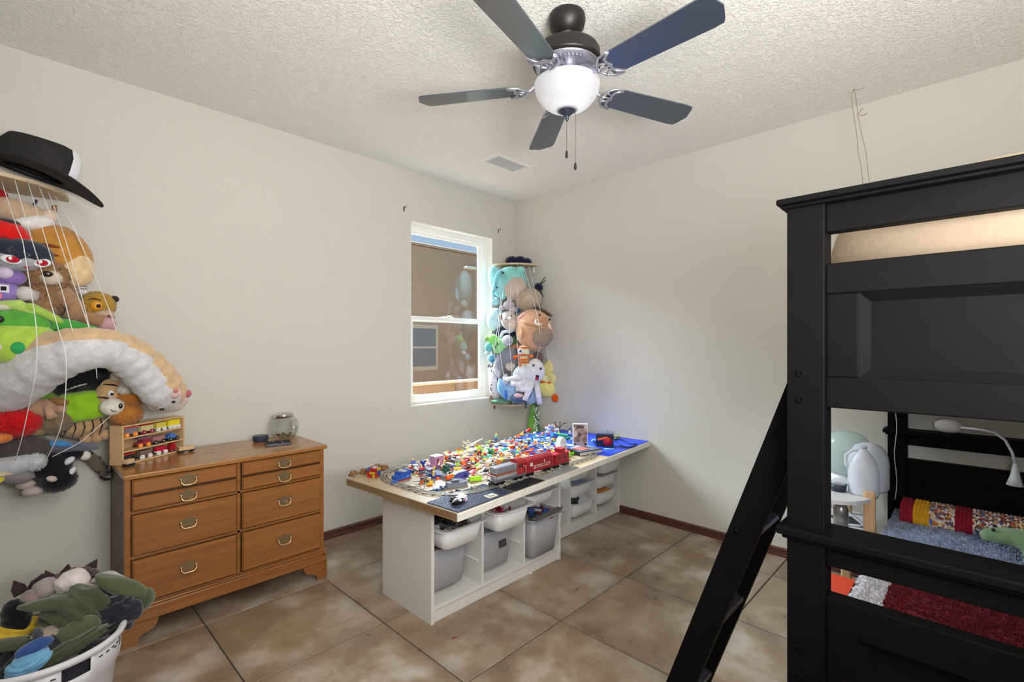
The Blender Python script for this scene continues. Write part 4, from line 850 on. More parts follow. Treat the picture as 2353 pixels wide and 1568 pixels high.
t = at('orange_cylinder', 'amber ribbed toy barrel beside the white robot', 'toy barrel', 1298, 1045, 0); MB().lathe([(0, 0), (.01, 0), (.013, .008), (.013, .018), (.01, .026), (0, .026)], 14).build('barrel', mat((226, 150, 30), .35), t)
# books + standing box
for k, (w, d, h, c, z_, rz, dx, lb) in enumerate([(.21, .14, .026, (44, 44, 52), 0, -.30, 0, 'dark thick book lying flat under the picture box'), (.17, .12, .006, (150, 164, 214), .0265, -.34, -.006, 'thin pale blue comic lying on the dark book'), (.09, .08, .004, (196, 110, 100), .033, -.2, -.045, 'thin red-brown booklet on top of the comic')]):
    a_, b_ = ab(1352, 1042); t = thing('book', lb, 'book', tb(a_+dx, b_+.03, z_), bt+rz)
    MB().bx(-w/2, w/2, -d/2, d/2, 0, h*.12).bx(-w/2, w/2, -d/2, d/2, h*.88, h).bx(-w/2, -w/2+.002, -d/2, d/2, 0, h).build('cover', mat(c, .35), t, .0006)
    MB().bx(-w/2+.002, w/2-.003, -d/2+.003, d/2-.003, h*.12, h*.88).build('pages', mat((190, 188, 190), .8), t)
p = tb(*ab(1333, 1030, .02), .0335); yaw = math.atan2(p[1]-CAM[1], p[0]-CAM[0])-PI/2+.06
t = thing('picture_box', 'small upright white-edged box with grey pictorial cover standing on the books', 'box', p, yaw); w = 34*depth(p)/FP/2; h = 52*depth(p)/FP
MB().bx(-w, w, 0, .012, 0, h).build('case', mat((232, 234, 242), .4), t, .001)
PIC = mat((120, 112, 118), .4, key='pic'); n = PIC.node_tree; b = n.nodes['Principled BSDF']; t2 = n.nodes.new('ShaderNodeTexCoord'); zn = n.nodes.new('ShaderNodeTexNoise'); zn.inputs['Scale'].default_value = 19; zn.inputs['Detail'].default_value = 6; zn.inputs['Distortion'].default_value = .6
rp = n.nodes.new('ShaderNodeValToRGB'); rp.color_ramp.elements[0].position = .35; rp.color_ramp.elements[0].color = lin((40, 34, 38)); rp.color_ramp.elements[1].position = .68; rp.color_ramp.elements[1].color = lin((206, 200, 204)); q = rp.color_ramp.elements.new(.5); q.color = lin((136, 110, 108))
n.links.new(t2.outputs['Object'], zn.inputs['Vector']); n.links.new(zn.outputs[0], rp.inputs[0]); n.links.new(rp.outputs[0], b.inputs['Base Color'])
MB().bx(-w+.006, w-.003, -.0008, 0, h*.17, h*.95).build('cover_picture', PIC, t); MB().bx(-w+.006, w-.003, -.0008, 0, .003, h*.165).build('lower_band', mat((150, 144, 156), .4), t)
m = MB(); random.seed(8)
for k in range(7): m.bx(-w*.5+k*w*.15, -w*.5+k*w*.15+w*.1, -.0014, -.0008, h*.80, h*(.86+.03*random.random()))
m.bx(-w*.3, w*.3, -.0014, -.0008, h*.76, h*.78).bx(-w*.8, -w*.55, -.0014, -.0008, h*.04, h*.12).bx(w*.55, w*.88, -.0014, -.0008, h*.04, h*.14)
m.build('title', mat((34, 30, 34), .5), t)
# black machine with red dial
p = tb(*ab(1389, 1029)); yaw = math.atan2(p[1]-CAM[1], p[0]-CAM[0])-PI/2-.08
t = thing('black_toy_machine', 'black box-shaped machine with red disc and orange lever on the blue plate', 'toy machine', p, yaw); k_ = depth(p)/FP; w = 19.5*k_; h = 33*k_
MB().bx(-w, w, 0, .09, 0, h*.9).build('body', mat((22, 24, 40), .35), t, .004); MB().bx(-w*1.03, w*1.03, -.002, .094, h*.9, h*1.02).build('lid', mat((110, 114, 134), .3, .3), t, .005)
MB().lathe([(0, 0), (w*.5, 0), (w*.5, .01), (0, .012)], 30, (w*.36, -.0, h*.45), rot=(PI/2, 0, 0)).build('red_disc', mat((186, 12, 14), .35), t)
MB().box((-w*.22, -.008, h*.63), (w*1.15, .008, w*.24), (0, -.28, 0)).build('lever', mat((232, 96, 54), .35), t, .003)
MB().tube([(w*.3, .03, h), (w*.3, .03, h*1.18)], .003, 8).tube([(-w*1.0, .03, h*.8), (-w*.85, .03, h*1.08)], .004, 8).build('post', mat((96, 96, 110), .4), t)
# cables
CB = mat((20, 24, 44), .5)
def cable(label, pxs, r=.0035, col=CB, z_=.008):
    ps = [tb(*ab(x, y, z_), z_) for x, y in pxs]; o = ps[0].copy()
    tag(MB().tube([q-o for q in ps], r, 7).build('black_cable', col, None, loc=o), label, 'cable')
cable('thick black cable curving over the blue plate to its right corner', [(1416, 1006), (1424, 1009), (1436, 1013.5), (1446, 1020), (1455, 1021), (1463, 1020)])
cable('black cable running along the front edge of the blue plate', [(1412, 1014), (1422, 1019), (1430, 1026), (1439, 1028), (1449, 1027.5), (1463, 1023)])
t = at('glue_stick', 'short pale green stick lying on the blue plate before the machine', 'stick', 1400, 1034, math.radians(-47)); MB().cyl((-.035, 0, .005), (.035, 0, .005), .004, n=10).build('stick', mat((150, 226, 170), .4), t)
clump('dark_gadget_model', 'small dark gadget pile right of the black machine', 1414, 1012, 18, [(40, 44, 60), (90, 110, 150), (120, 60, 60), (150, 210, 90)], .06, .04, .03)
t = at('lime_peg', 'small lime green peg standing right of the black machine', 'toy peg', 1422, 1008, 0, 0, 0); MB().cyl((0, 0, 0), (.012, 0, .04), .006, .004, 8).build('peg', mat((160, 216, 80), .4), t)
clump('blue_glider_model', 'light blue long toy model left of the black machine', 1368, 1020, 20, [(90, 140, 220), (200, 214, 240), (40, 80, 190)], .10, .04, .03, .01, .04)
# back corner: blue-green box, white pieces, dark tree, grey flag
t = at('blue_green_box', 'blue and green slanted toy box behind the picture box', 'toy box', 1290, 1010, math.radians(-35)); MB().prism([(-.08, 0), (.08, 0), (.08, .03), (-.08, .055)], -.03, .03, Matrix(((1, 0, 0, 0), (0, 0, 1, 0), (0, 1, 0, 0), (0, 0, 0, 1)))).build('body', mat((60, 170, 120), .35), t, .002); MB().prism([(-.081, .0), (-.03, .0), (-.05, .05), (-.081, .056)], -.031, .031, Matrix(((1, 0, 0, 0), (0, 0, 1, 0), (0, 1, 0, 0), (0, 0, 0, 1)))).build('end', mat((40, 80, 200), .35), t, .001)
t = clump('white_castle_model', 'white and blue toy castle pile at the back near the hanging tail', 1268, 998, 40, [(216, 222, 234), (130, 150, 190), (60, 90, 160), (190, 60, 60), (230, 234, 240)], .12, .07, .075, .015, .05)
t = at('dark_toy_tree', 'bare dark brown toy tree at the back corner of the table', 'toy tree', 1286, 990, 0, .045, .045); m = MB()
for (p, q, r) in [((0, 0, -.04), (.0, 0, .035), .006), ((0, 0, .02), (-.03, .02, .05), .004), ((0, 0, .03), (.02, -.02, .055), .004), ((-.03, .02, .05), (-.034, .024, .068), .003), ((.02, -.02, .055), (.035, -.03, .058), .003), ((0, 0, .035), (.004, 0, .065), .003)]: m.cyl(p, q, r, r*.6, 7)
for p in ((-.034, .024, .07), (.036, -.03, .06), (.004, 0, .067)): m.sph(p, .006, 7)
m.build('branches', mat((66, 52, 50), .7), t)
t = at('grey_flag_piece', 'slate grey upright toy panel standing behind the picture box', 'toy panel', 1311, 995, 0, .05, .05); MB().prism([(-.014, -.045), (.02, -.045), (.018, .0), (0, .05), (-.022, .03)], -.003, .003, Matrix(((.7, .0, .7, 0), (-.7, 0, .7, 0), (0, 1, 0, 0), (0, 0, 0, 1)))).build('panel', mat((98, 114, 148), .4), t, .001)
t = at('red_beast_figure', 'red toy beast figure at the back beside the green hanging tail', 'toy figure', 1212, 1000, 0, .0, .0); MB().tube([(-.02, .0, .022), (0, 0, .03), (.02, -.01, .045), (.035, -.02, .05)], [.01, .014, .012, .006], 10).cyl((-.005, 0, 0), (-.005, 0, .03), .006, n=8).build('body', mat((206, 44, 34), .4), t)
MB().sph((-.03, .01, .024), .011, 8).build('head', mat((60, 60, 80), .4), t)
# ================================================================ LOOSE CLUTTER: every piece its own object
random.seed(77)
GN = .012; HF = {}
PALN = {'red': (200, 34, 38), 'white': (232, 232, 232), 'yellow': (238, 196, 50), 'orange': (232, 112, 40), 'blue': (46, 96, 190), 'light blue': (126, 176, 226), 'green': (52, 150, 80), 'lime': (166, 214, 60), 'grey': (146, 150, 158), 'dark grey': (72, 74, 84), 'black': (28, 28, 32), 'brown': (120, 72, 48), 'tan': (214, 190, 150), 'pink': (222, 134, 170), 'teal': (70, 170, 160)}
def pm_brick(c, nx, ny, h):
    m = MB(); w, d = nx*.008, ny*.008; m.bx(-w/2, w/2, -d/2, d/2, 0, h); studs(m, -w/2, w/2, -d/2, d/2, h); return m.mesh('toy_brick', mat(c, .3)), max(w, d)/2, h+.002
def pm_fig(c):
    m = MB(); m.bx(-.008, -.001, -.004, .004, 0, .014).bx(.001, .008, -.004, .004, 0, .014)
    m.add([(-.008, -.005, .014), (.008, -.005, .014), (.008, .005, .014), (-.008, .005, .014), (-.006, -.004, .027), (.006, -.004, .027), (.006, .004, .027), (-.006, .004, .027)], [(0, 1, 5, 4), (1, 2, 6, 5), (2, 3, 7, 6), (3, 0, 4, 7), (4, 5, 6, 7)], 1)
    m.cyl((-.008, 0, .025), (-.011, -.006, .016), .0022, n=6, mi=1).cyl((.008, 0, .025), (.011, -.006, .016), .0022, n=6, mi=1)
    m.lathe([(0, .027), (.004, .0275), (.005, .03), (.005, .035), (.003, .037), (0, .037)], 10, mi=2)
    return m.mesh('toy_figure', [mat((50, 60, 110), .35), mat(c, .35), mat((240, 200, 60), .35)]), .012, .012
def pm_wheel(c): return MB().lathe([(.003, 0), (.009, 0), (.011, .002), (.011, .008), (.009, .01), (.003, .01), (.003, 0)], 14).mesh('toy_disc', mat((28, 28, 30), .6)), .011, .01
def pm_rod(c): return MB().cyl((-.025, 0, .003), (.025, 0, .003), .003, n=8).mesh('toy_rod', mat(c, .35)), .02, .006
def pm_slope(c): return MB().prism([(-.012, 0), (.012, 0), (.012, .003), (-.004, .012), (-.012, .012)], -.008, .008, Matrix(((1, 0, 0, 0), (0, 0, 1, 0), (0, 1, 0, 0), (0, 0, 0, 1)))).mesh('toy_slope', mat(c, .3)), .014, .012
def pm_plant(c):
    m = MB()
    for k in range(5): a = k*2*PI/5; m.sph((.009*math.cos(a), .009*math.sin(a), .006), (.008, .004, .002), 8, rot=(0, -.5, a))
    m.cyl((0, 0, 0), (0, 0, .014), .002, n=6); return m.mesh('toy_plant', mat(c, .4)), .013, .012
def pm_wing(c): return MB().prism([(-.03, -.008), (.03, -.014), (.03, .014), (-.03, .006)], 0, .0035).mesh('toy_wing', mat(c, .3)), .022, .004
def pm_dome(c): return MB().lathe([(0, .012), (.006, .011), (.010, .006), (.011, 0), (0, 0)], 12).mesh('toy_dome', mat(c, .25)), .011, .012
KINDS = [('toy_brick', 'toy brick', lambda c: pm_brick(c, 2, 4, .0096), 22), ('toy_brick', 'short toy brick', lambda c: pm_brick(c, 2, 2, .0096), 16), ('toy_plate', 'flat toy plate', lambda c: pm_brick(c, 2, 6, .0034), 12), ('toy_plate', 'square flat toy plate', lambda c: pm_brick(c, 4, 4, .0034), 7), ('toy_figure', 'little toy figure', pm_fig, 14), ('toy_disc', 'black toy wheel', pm_wheel, 6), ('toy_rod', 'toy rod', pm_rod, 8), ('toy_slope', 'sloped toy roof piece', pm_slope, 9), ('toy_plant', 'toy plant piece', pm_plant, 5), ('toy_wing', 'tapered toy wing piece', pm_wing, 7), ('toy_dome', 'round toy dome piece', pm_dome, 5)]
def zone(a, b_):
    if a < .62: return 'left part', ['black', 'dark grey', 'white', 'yellow', 'red', 'blue', 'grey', 'tan', 'orange', 'brown', 'pink']
    if a < 1.0: return 'middle', ['white', 'orange', 'red', 'yellow', 'tan', 'white', 'white', 'grey', 'teal', 'dark grey', 'white', 'orange', 'tan', 'white']  # extra white and tan pieces imitate bright window light washing out the middle
    return 'right part', ['light blue', 'white', 'blue', 'grey', 'white', 'teal', 'red', 'yellow', 'orange', 'dark grey', 'light blue']
mcache = {}
LMK = [(*ab(x, y), l) for x, y, l in ((1005, 1074, 'pink brick house'), (1025, 1094, 'dark green toy tree'), (1055, 1100, 'purple toy vehicle'), (1100, 1053, 'lime flower'), (1157, 1083, 'toy gatehouse'), (1213, 1057, 'red arch'), (1179, 1057, 'blue-grey trunk piece'), (1290, 1038, 'white robot'), (1290, 1010, 'blue and green box'), (1225, 1003, 'hanging green serpent'), (1268, 998, 'toy castle'), (922, 1102, 'blue brick building'), (1078, 1084, 'red racer'), (1085, 1035, 'white spiky model'), (975, 1122, 'eyeglasses'), (1150, 1030, 'back edge'), (1190, 1020, 'back rails'), (1330, 1005, 'picture box'), (1368, 1020, 'black machine'), (1240, 1030, 'cream stick tip'), (1140, 1060, 'short cream stick'))]
KEEP2 = [(*ab(x, y), r_) for x, y, r_ in ((1003, 1074, .055), (1050, 1104, .06), (1157, 1083, .045), (1101, 1053, .025), (1290, 1040, .045), (1022, 1092, .03), (973, 1083, .03), (1078, 1084, .04), (1179, 1057, .025), (1222, 1075, .04), (1316, 1046, .04), (1092, 1106, .04))]+[(*ab(945+(1068-945)*k/9, 1072+(1117-1072)*k/9), .034) for k in range(10)]
KEEP = [(.40, .36, .09), (.19, .62, .09), (.29, .36, .10)]
def inside(a, b_):
    f = .156-(a-.088)*.0685
    if not (.135 < a < 1.46 and f+.045 < b_ < .80): return False
    for cx_, cy_ in ((.34, .40), (.34, .60), (1.26, .32), (1.26, .55)):
        pass
    q = Vector((a, b_))
    for c, sx_, sy_ in (((.34, .385), -1, -1), ((.355, .60), -1, 1), ((1.25, .32), 1, -1), ((1.26, .51), 1, 1)):
        if (a-c[0])*sx_ > 0 and (b_-c[1])*sy_ > 0 and (q-Vector(c)).length > .195: return False
    return True
n_put = 0
for it in range(2200):
    if n_put >= 640: break
    zone_r = random.random()
    if zone_r < .74: a, b_ = random.uniform(.48, 1.42), random.uniform(.2, .80)
    elif zone_r < .84: a, b_ = random.uniform(.2, .5), random.uniform(.3, .75)
    elif zone_r < .94: a, b_ = random.uniform(1.05, 1.75), random.uniform(.45, .85)
    else: a, b_ = random.uniform(.75, 1.5), random.uniform(.62, .86)
    if zone_r < .84 and not inside(a, b_): continue
    if (a < .48 and any((a-k[0])**2+(b_-k[1])**2 < k[2]**2 for k in KEEP)) or any((a-k[0])**2+(b_-k[1])**2 < k[2]**2 for k in KEEP2): continue
    if a < .75 and b_ < .34 and random.random() < .6: continue
    if a > 1.25 and b_ < .40: continue
    zn_, cols = zone(a, b_); cn = random.choice(cols)
    r = random.uniform(0, sum(k[3] for k in KINDS))
    for ki, K in enumerate(KINDS):
        r -= K[3]
        if r <= 0: break
    name, word, fn, _ = K
    if word == 'black toy wheel': cn = 'black'
    if word == 'toy plant piece': cn = random.choice(['green', 'lime', 'teal'])
    if (ki, cn) not in mcache: mcache[(ki, cn)] = fn(PALN[cn])
    me_, rad, hgt = mcache[(ki, cn)]
    sc_ = random.choice([.8, 1, 1, 1.2]) if ki < 4 else random.choice([.9, 1.1, 1.3]); rad *= sc_; hgt *= sc_
    cells = [(i, j) for i in range(int((a-rad)/GN), int((a+rad)/GN)+1) for j in range(int((b_-rad)/GN), int((b_+rad)/GN)+1)]
    z_ = max(HF.get(c, 0) for c in cells)
    if z_ > .042: continue
    for c in cells: HF[c] = z_+hgt
    o = bpy.data.objects.new(name, me_); COL.objects.link(o); o.location = tb(a, b_, z_+.0003); o.scale = (sc_,)*3
    tl_ = 0 if z_ < .004 else .28
    o.rotation_euler = (random.uniform(-tl_, tl_), random.uniform(-tl_, tl_), random.uniform(0, 6.28))
    if word == 'little toy figure' and random.random() < .5: o.rotation_euler[0] = PI/2; o.location.z += .005*sc_
    full = word if word == 'black toy wheel' else cn+' '+word; pw_ = tb(a, b_); near = min(LMK, key=lambda q: (q[0]-a)**2+(q[1]-b_)**2)[2]
    tag(o, '%s in the clutter near the %s' % (full, near), 'toy piece', '%ss near the %s' % (full, near)); n_put += 1
print('clutter', n_put)
for (px, py, lb) in ((1325, 1356, 'tiny red sliver of toy on the floor tile right of the storage unit'), (1044, 1467, 'tiny red sliver of toy on the floor tile in front of the storage unit')):
    tag(MB().bx(-.012, .012, -.0025, .0025, 0, .002).build('toy_sliver', mat((150, 40, 34), .5), None, loc=onz(px, py, 0)), lb, 'toy piece')
tag(MB().bx(-.008, .008, -.004, .004, 0, .004).build('paper_scrap', mat((230, 228, 220), .6), None, loc=onz(1219, 1319, 0)), 'tiny white scrap on the floor by the storage unit plinth', 'scrap')
# ================================================================ BUNK BED
BED = mat((13, 12, 12), .55, bump=(14, .06, .002), var=(9, .12), spec=.05)
bx0, bx1, by1, by0 = -2.05, -.045, -2.898, -3.96
bed = thing('bunk_bed', 'black painted wooden twin bunk bed with panelled ends', 'bunk bed', ((bx0+bx1)/2, (by0+by1)/2, 0)); ob = Vector(bed.location)
def Bp(mb, name, mt=BED, bev=.003, par=None):
    mb.v = [(a-ob[0], b-ob[1], c) for a, b, c in mb.v]; return mb.build(name, mt, par or bed, bev)
pw = .081; pt = .075
for (xa, xb, s) in ((bx0, bx0+pt, 1), (bx1-pt, bx1, -1)):
    for (ya, yb_) in ((by1-pw, by1), (by0, by0+pw)):
        Bp(MB().bx(xa, xb, ya, yb_, 0, .868), 'post'); Bp(MB().bx(xa, xb, ya, yb_, .895, 1.69), 'post')
    # joining ledge and cap
    e = .02
    Bp(MB().bx(xa-.008, xb+.008, by0-.01, by1+.01, .865, .876).bx(xa-e, xb+e, by0-e, by1+e, .876, .896), 'ledge', bev=.004)
    Bp(MB().bx(xa-.01, xb+.01, by0-.012, by1+.012, 1.689, 1.698).bx(xa-e, xb+e, by0-e, by1+e, 1.698, 1.713), 'cap', bev=.004)
    yi0, yi1 = by0+pw, by1-pw; xr0, xr1 = (xa+.014, xb-.02) if s > 0 else (xa+.02, xb-.014)
    for (za, zb_) in ((1.621, 1.689), (1.472, 1.545), (1.198, 1.272), (.816, .866), (.66, .742), (.36, .43)):
        Bp(MB().bx(xr0, xr1, yi0, yi1, za, zb_), 'rail')
    for (za, zb_) in ((1.272, 1.472), (.43, .66)):
        for (ya, yb_) in ((yi1-.064, yi1), (yi0, yi0+.064)): Bp(MB().bx(xr0+.003, xr1-.003, ya, yb_, za, zb_), 'stile')
        ya, yb_ = yi0+.064, yi1-.064; q = .022; xo = xr0+.004 if s > 0 else xr1-.004; xi = xo+s*.016
        m = MB(); m.add([(xo, ya, za), (xo, yb_, za), (xo, yb_, zb_), (xo, ya, zb_), (xi, ya+q, za+q), (xi, yb_-q, za+q), (xi, yb_-q, zb_-q), (xi, ya+q, zb_-q)],
            [(0, 1, 5, 4), (1, 2, 6, 5), (2, 3, 7, 6), (3, 0, 4, 7), (4, 5, 6, 7)]); m.bx(min(xi+s*.001, xi+s*.008), max(xi+s*.001, xi+s*.008), ya, yb_, za, zb_); Bp(m, 'panel', bev=0)
for z_ in ((1.215, 1.34), (.27, .40)):
    Bp(MB().bx(bx0+pt, bx1-pt, by1-.055, by1-.03, *z_), 'side_rail'); Bp(MB().bx(bx0+pt, bx1-pt, by0+.03, by0+.055, *z_), 'side_rail')
for z_ in ((1.36, 1.43),): Bp(MB().bx(bx0+pt, bx1-pt, by0+.03, by0+.055, *z_), 'guard_rail'); Bp(MB().bx(-1.45, bx1-pt, by1-.055, by1-.03, *z_), 'guard_rail')
sl = MB().bx(-.035, .035, by0+.056-ob[1], by1-.056-ob[1], 0, .015).mesh('slat', wood((190, 160, 120), (170, 138, 98), 1, .7))
for zb_ in (1.235, .29):
    for k in range(11): o = bpy.data.objects.new('slat', sl); COL.objects.link(o); o.parent = bed; o.location = (-.86+k*.172, 0, zb_)
for z_ in (1.279, 1.215, .60, .53):
    q = MB().lathe([(.0095, 0), (.0095, .003), (.004, .0035), (.0035, .001), (0, .001)], 16, (bx0, -2.928, z_), rot=(0, -PI/2, 0)); Bp(q, 'bolt', mat((12, 12, 12), .9, spec=.05), 0)
# ladder
lad = thing('bunk_ladder', 'black wooden ladder leaning on the long side of the bunk bed', 'ladder', (-1.74, -2.6, 0)); ol = Vector(lad.location)
sl_ = .355
def rail_(x0_, x1_):
    zt_ = 1.27; y0_ = -2.878; w = .083
    m = MB(); f = lambda z, side: (y0_+(1.247-z)*sl_+.004)-(w if side else 0)
    zs = (0, zt_)
    vs = [(x, f(z, sd), z) for x in (x0_, x1_) for z in zs for sd in (0, 1)]
    # trim the back of the rail so it never runs into the post
    vs = [(x, max(y, by1+.001), z) for x, y, z in vs]; zk = 1.247-(( by1+.001+w-.004)-y0_)/sl_
    P_ = [(f(0, 0), 0), (f(zt_, 0), zt_), (by1+.001, zt_), (by1+.001, zk), (f(0, 1), 0)]
    n_ = len(P_); vs = [(x0_, y, z) for y, z in P_]+[(x1_, y, z) for y, z in P_]
    m.add(vs, [tuple(range(n_)), tuple(reversed(range(n_, 2*n_)))]+[(i, i+n_, (i+1) % n_+n_, (i+1) % n_) for i in range(n_)])
    m.v = [(a-ol[0], b-ol[1], c) for a, b, c in m.v]; return m
rail_(-1.955, -1.925).build('side_rail', BED, lad, .003); rail_(-1.735, -1.705).build('side_rail', BED, lad, .003)
for z_ in (.225, .519, .813, 1.107):
    yc = -2.878+(1.247-z_)*sl_-.04
    m = MB().bx(-1.925, -1.735, max(yc-.034, by1+.002), yc+.034, z_-.009, z_+.009); m.v = [(a-ol[0], b-ol[1], c) for a, b, c in m.v]; m.build('tread', mat((36, 36, 42), .22, spec=.7), lad, .003)
    q = MB().lathe([(.008, 0), (.008, .003), (0, .004)], 14, (-1.955, yc+.02, z_+.0), rot=(0, -PI/2, 0)); q.v = [(a-ol[0], b-ol[1], c) for a, b, c in q.v]
    if z_ > .7: q.build('bolt', mat((12, 12, 12), .9, spec=.05), lad)
# mattresses, bedding
def soft(name, label, cat, x0, x1, y0, y1, z0, z1, mt, r=.04, amp=.006, fz=None, nu=30, seed=1):
    cx_, cy_ = (x0+x1)/2, (y0+y1)/2; random.seed(seed); ph = [random.uniform(0, 6) for _ in range(4)]
    m = MB()
    def top(u, v):
        x, y = x0+(x1-x0)*u, y0+(y1-y0)*v; e = min(u*(x1-x0), (1-u)*(x1-x0), v*(y1-y0), (1-v)*(y1-y0)); d = max(0, 1-e/r); z = z1-r*(1-math.sqrt(max(0, 1-d*d)))
        return (x-cx_, y-cy_, z-z0+amp*(math.sin(11*x+ph[0])*math.sin(9*y+ph[1])+.5*math.sin(23*x+ph[2]+8*y)))
    m.grid(top, nu, nu); k = nu
    m.bx(x0-cx_, x1-cx_, y0-cy_, y1-cy_, 0, z1-z0-r-amp*1.2)
    return tag(m.build(name, mt, None, loc=(cx_, cy_, z0)), label, cat)
soft('mattress', 'white mattress on the lower bunk under the blankets', 'mattress', bx0+.09, bx1-.09, by0+.07, by1-.065, .306, .455, mat((214, 210, 206), .8), seed=1)
soft('mattress', 'beige mattress on the upper bunk', 'mattress', bx0+.09, bx1-.09, by0+.07, by1-.065, 1.251, 1.40, mat((196, 176, 152), .8), seed=2)
BLK_ = mat((150, 166, 202), .95, bump=(90, 1, .01), var=(40, .35), sheen=.4)
def draped(name, label, x0, x1, z1, mt, furn, seed, yN=by1-.035, yS=by0+.10, thick=.03, drop=.10, colf=None, sp=.012):
    random.seed(seed); c = ((x0+x1)/2, (yN+yS)/2, z1); ph = random.uniform(0, 6); m = MB()
    def f(u, v):
        x = x0+(x1-x0)*u; s_ = v*(yN-yS+drop); y = yS+s_; z = z1
        if y > yN: z = z1-(y-yN); y = yN
        z += .006*math.sin(9*x+ph)*math.sin(8*s_+ph)
        return (x-c[0], y-c[1], z-c[2])
    m.grid(f, 40, 36, mf=colf); o = m.build(name, mt, None, loc=c, solid=.0)
    if furn:
        q = MB()
        for k in range(furn):
            u, v = random.random(), random.random(); p = Vector(f(u, v)); up = Vector((random.uniform(-.7, .7), random.uniform(-.7, .7), 1)).normalized() if v < .93 else Vector((random.uniform(-.5, .5), 1, 0)).normalized()
            t_ = up.orthogonal().normalized()*sp*.35; b_ = up.cross(t_); q.add([p+t_, p-t_*.5+b_, p-t_*.5-b_, p+up*sp], [(0, 1, 3), (1, 2, 3), (2, 0, 3)], colf(u, v) if colf else 0, True)
        fo = q.build('pile', mt, o); fo['kind'] = 'stuff'
    return tag(o, label, 'blanket')
draped('plush_blanket', 'fluffy blue-grey blanket on the east half of the lower bunk', -.94, bx1-.10, .478, [BLK_], 9000, 5)
RED = mat((112, 6, 24), .95, bump=(90, .8, .01), var=(60, .2)); FW = mat((226, 220, 224), .95, bump=(120, .8, .01), sheen=.4)
draped('plush_blanket', 'dark red fluffy blanket with white band on the west half of the lower bunk', bx0+.10, -.95, .486, [RED, FW], 9000, 6, colf=lambda u, v: 1 if u > .0 and .86 < v < .97 else 0, drop=.05)
# crocheted roll at the head end
CM = mat((190, 150, 130), .95, key='crochet'); n = CM.node_tree; b = n.nodes['Principled BSDF']; t2 = n.nodes.new('ShaderNodeTexCoord'); vo = n.nodes.new('ShaderNodeTexVoronoi'); vo.inputs['Scale'].default_value = 85
hs = n.nodes.new('ShaderNodeSeparateColor'); rp = n.nodes.new('ShaderNodeValToRGB'); rp.color_ramp.interpolation = 'CONSTANT'; E2 = rp.color_ramp.elements
cols_ = [(230, 222, 214), (196, 120, 50), (90, 110, 170), (226, 200, 190), (170, 60, 60), (220, 190, 120), (236, 232, 228), (120, 90, 80)]
E2[0].color = lin(cols_[0]); E2[1].position = .14; E2[1].color = lin(cols_[1])
for k in range(2, 8): q = E2.new(k/8+.0); q.color = lin(cols_[k])
n.links.new(t2.outputs['Object'], vo.inputs['Vector']); n.links.new(vo.outputs['Color'], hs.inputs[0]); n.links.new(hs.outputs[0], rp.inputs[0]); n.links.new(rp.outputs[0], b.inputs['Base Color'])
CRr, CRy = mat((150, 16, 44), .95, bump=(150, .8, .004)), mat((222, 166, 34), .95, bump=(150, .8, .004))
c0 = Vector((-.26, -3.0, .50)); L2 = .86; cr_ = thing('crocheted_blanket', 'folded crocheted blanket with crimson, yellow and multicolour bands by the headboard', 'blanket', c0, math.radians(-90))
for (s0_, s1_, M_, nm) in ((0, .05, CRr, 'band'), (.05, .11, CRy, 'band'), (.11, .20, CM, 'band'), (.20, .26, CRr, 'band'), (.26, L2, CM, 'band')):
    m = MB(); nx = max(2, int((s1_-s0_)/.012)); ny = 22
    for layer in range(1):
        def f(u, v):
            s_ = s0_+(s1_-s0_)*u; a = v*2*PI; w_ = .105; h_ = .05
            x = s_-.03; yy = w_*math.copysign(abs(math.cos(a))**.6, math.cos(a)); z_ = .01+h_*math.copysign(abs(math.sin(a))**.7, math.sin(a))
            return (x, yy, z_+.0)
        m.grid(f, nx, ny)
    for i in range(int((s1_-s0_)/.0135)):
        for j in range(16):
            a = (j+.5*(i % 2))/16*PI; w_ = .105; s_ = s0_+(i+.5)*.0135
            m.sph((s_-.03, w_*math.copysign(abs(math.cos(a))**.6, math.cos(a)), .01+.05*math.sin(a)**.7), (.0065, .0085, .006), 6)
    m.build(nm, M_, cr_)
# dinosaur plush
def skin_obj(name, pts, edges, radii, mt, parent=None, sub=2, loc=None):
    me = bpy.data.meshes.new(name); me.from_pydata([Vector(p) for p in pts], edges, []); o = bpy.data.objects.new(name, me); COL.objects.link(o); me.materials.append(mt)
    sk = o.modifiers.new('skin', 'SKIN'); lay = me.skin_vertices[0] if me.skin_vertices else None
    if lay is None:
        bm = __import__('bmesh').new(); bm.from_mesh(me); bm.verts.layers.skin.verify(); bm.to_mesh(me); bm.free(); lay = me.skin_vertices[0]
    for i, r in enumerate(radii): lay.data[i].radius = (r, r); lay.data[i].use_root = (i == 0)
    sk.use_smooth_shade = True; sk.branch_smoothing = .4; s_ = o.modifiers.new('s', 'SUBSURF'); s_.levels = sub; s_.render_levels = sub
    if parent: o.parent = parent
    if loc is not None: o.location = loc
    return o
DG = mat((120, 150, 108), .95, bump=(160, .8, .004), var=(30, .2), sheen=.3)
pd = onz(2398, 1300, .50); dn = thing('green_dinosaur_plush', 'pale green dinosaur plush lying on the blue blanket', 'plush toy', pd+Vector((0, 0, .015)), math.radians(-5))
DP = [(0, 0, .06), (.02, -.10, .06), (.03, -.22, .03), (0, .07, .075), (-.005, .13, .065), (-.01, .18, .05), (-.05, .03, .02), (-.08, .04, -.01), (.05, .03, .02), (.07, .05, -.01), (-.05, -.10, .02), (-.08, -.08, -.005), (.06, -.1, .02), (.08, -.08, -.005)]
skin_obj('body', DP, [(0, 1), (1, 2), (0, 3), (3, 4), (4, 5), (0, 6), (6, 7), (0, 8), (8, 9), (1, 10), (10, 11), (1, 12), (12, 13)], [.055, .05, .02, .04, .035, .022, .02, .014, .02, .014, .024, .018, .024, .018], DG, dn)
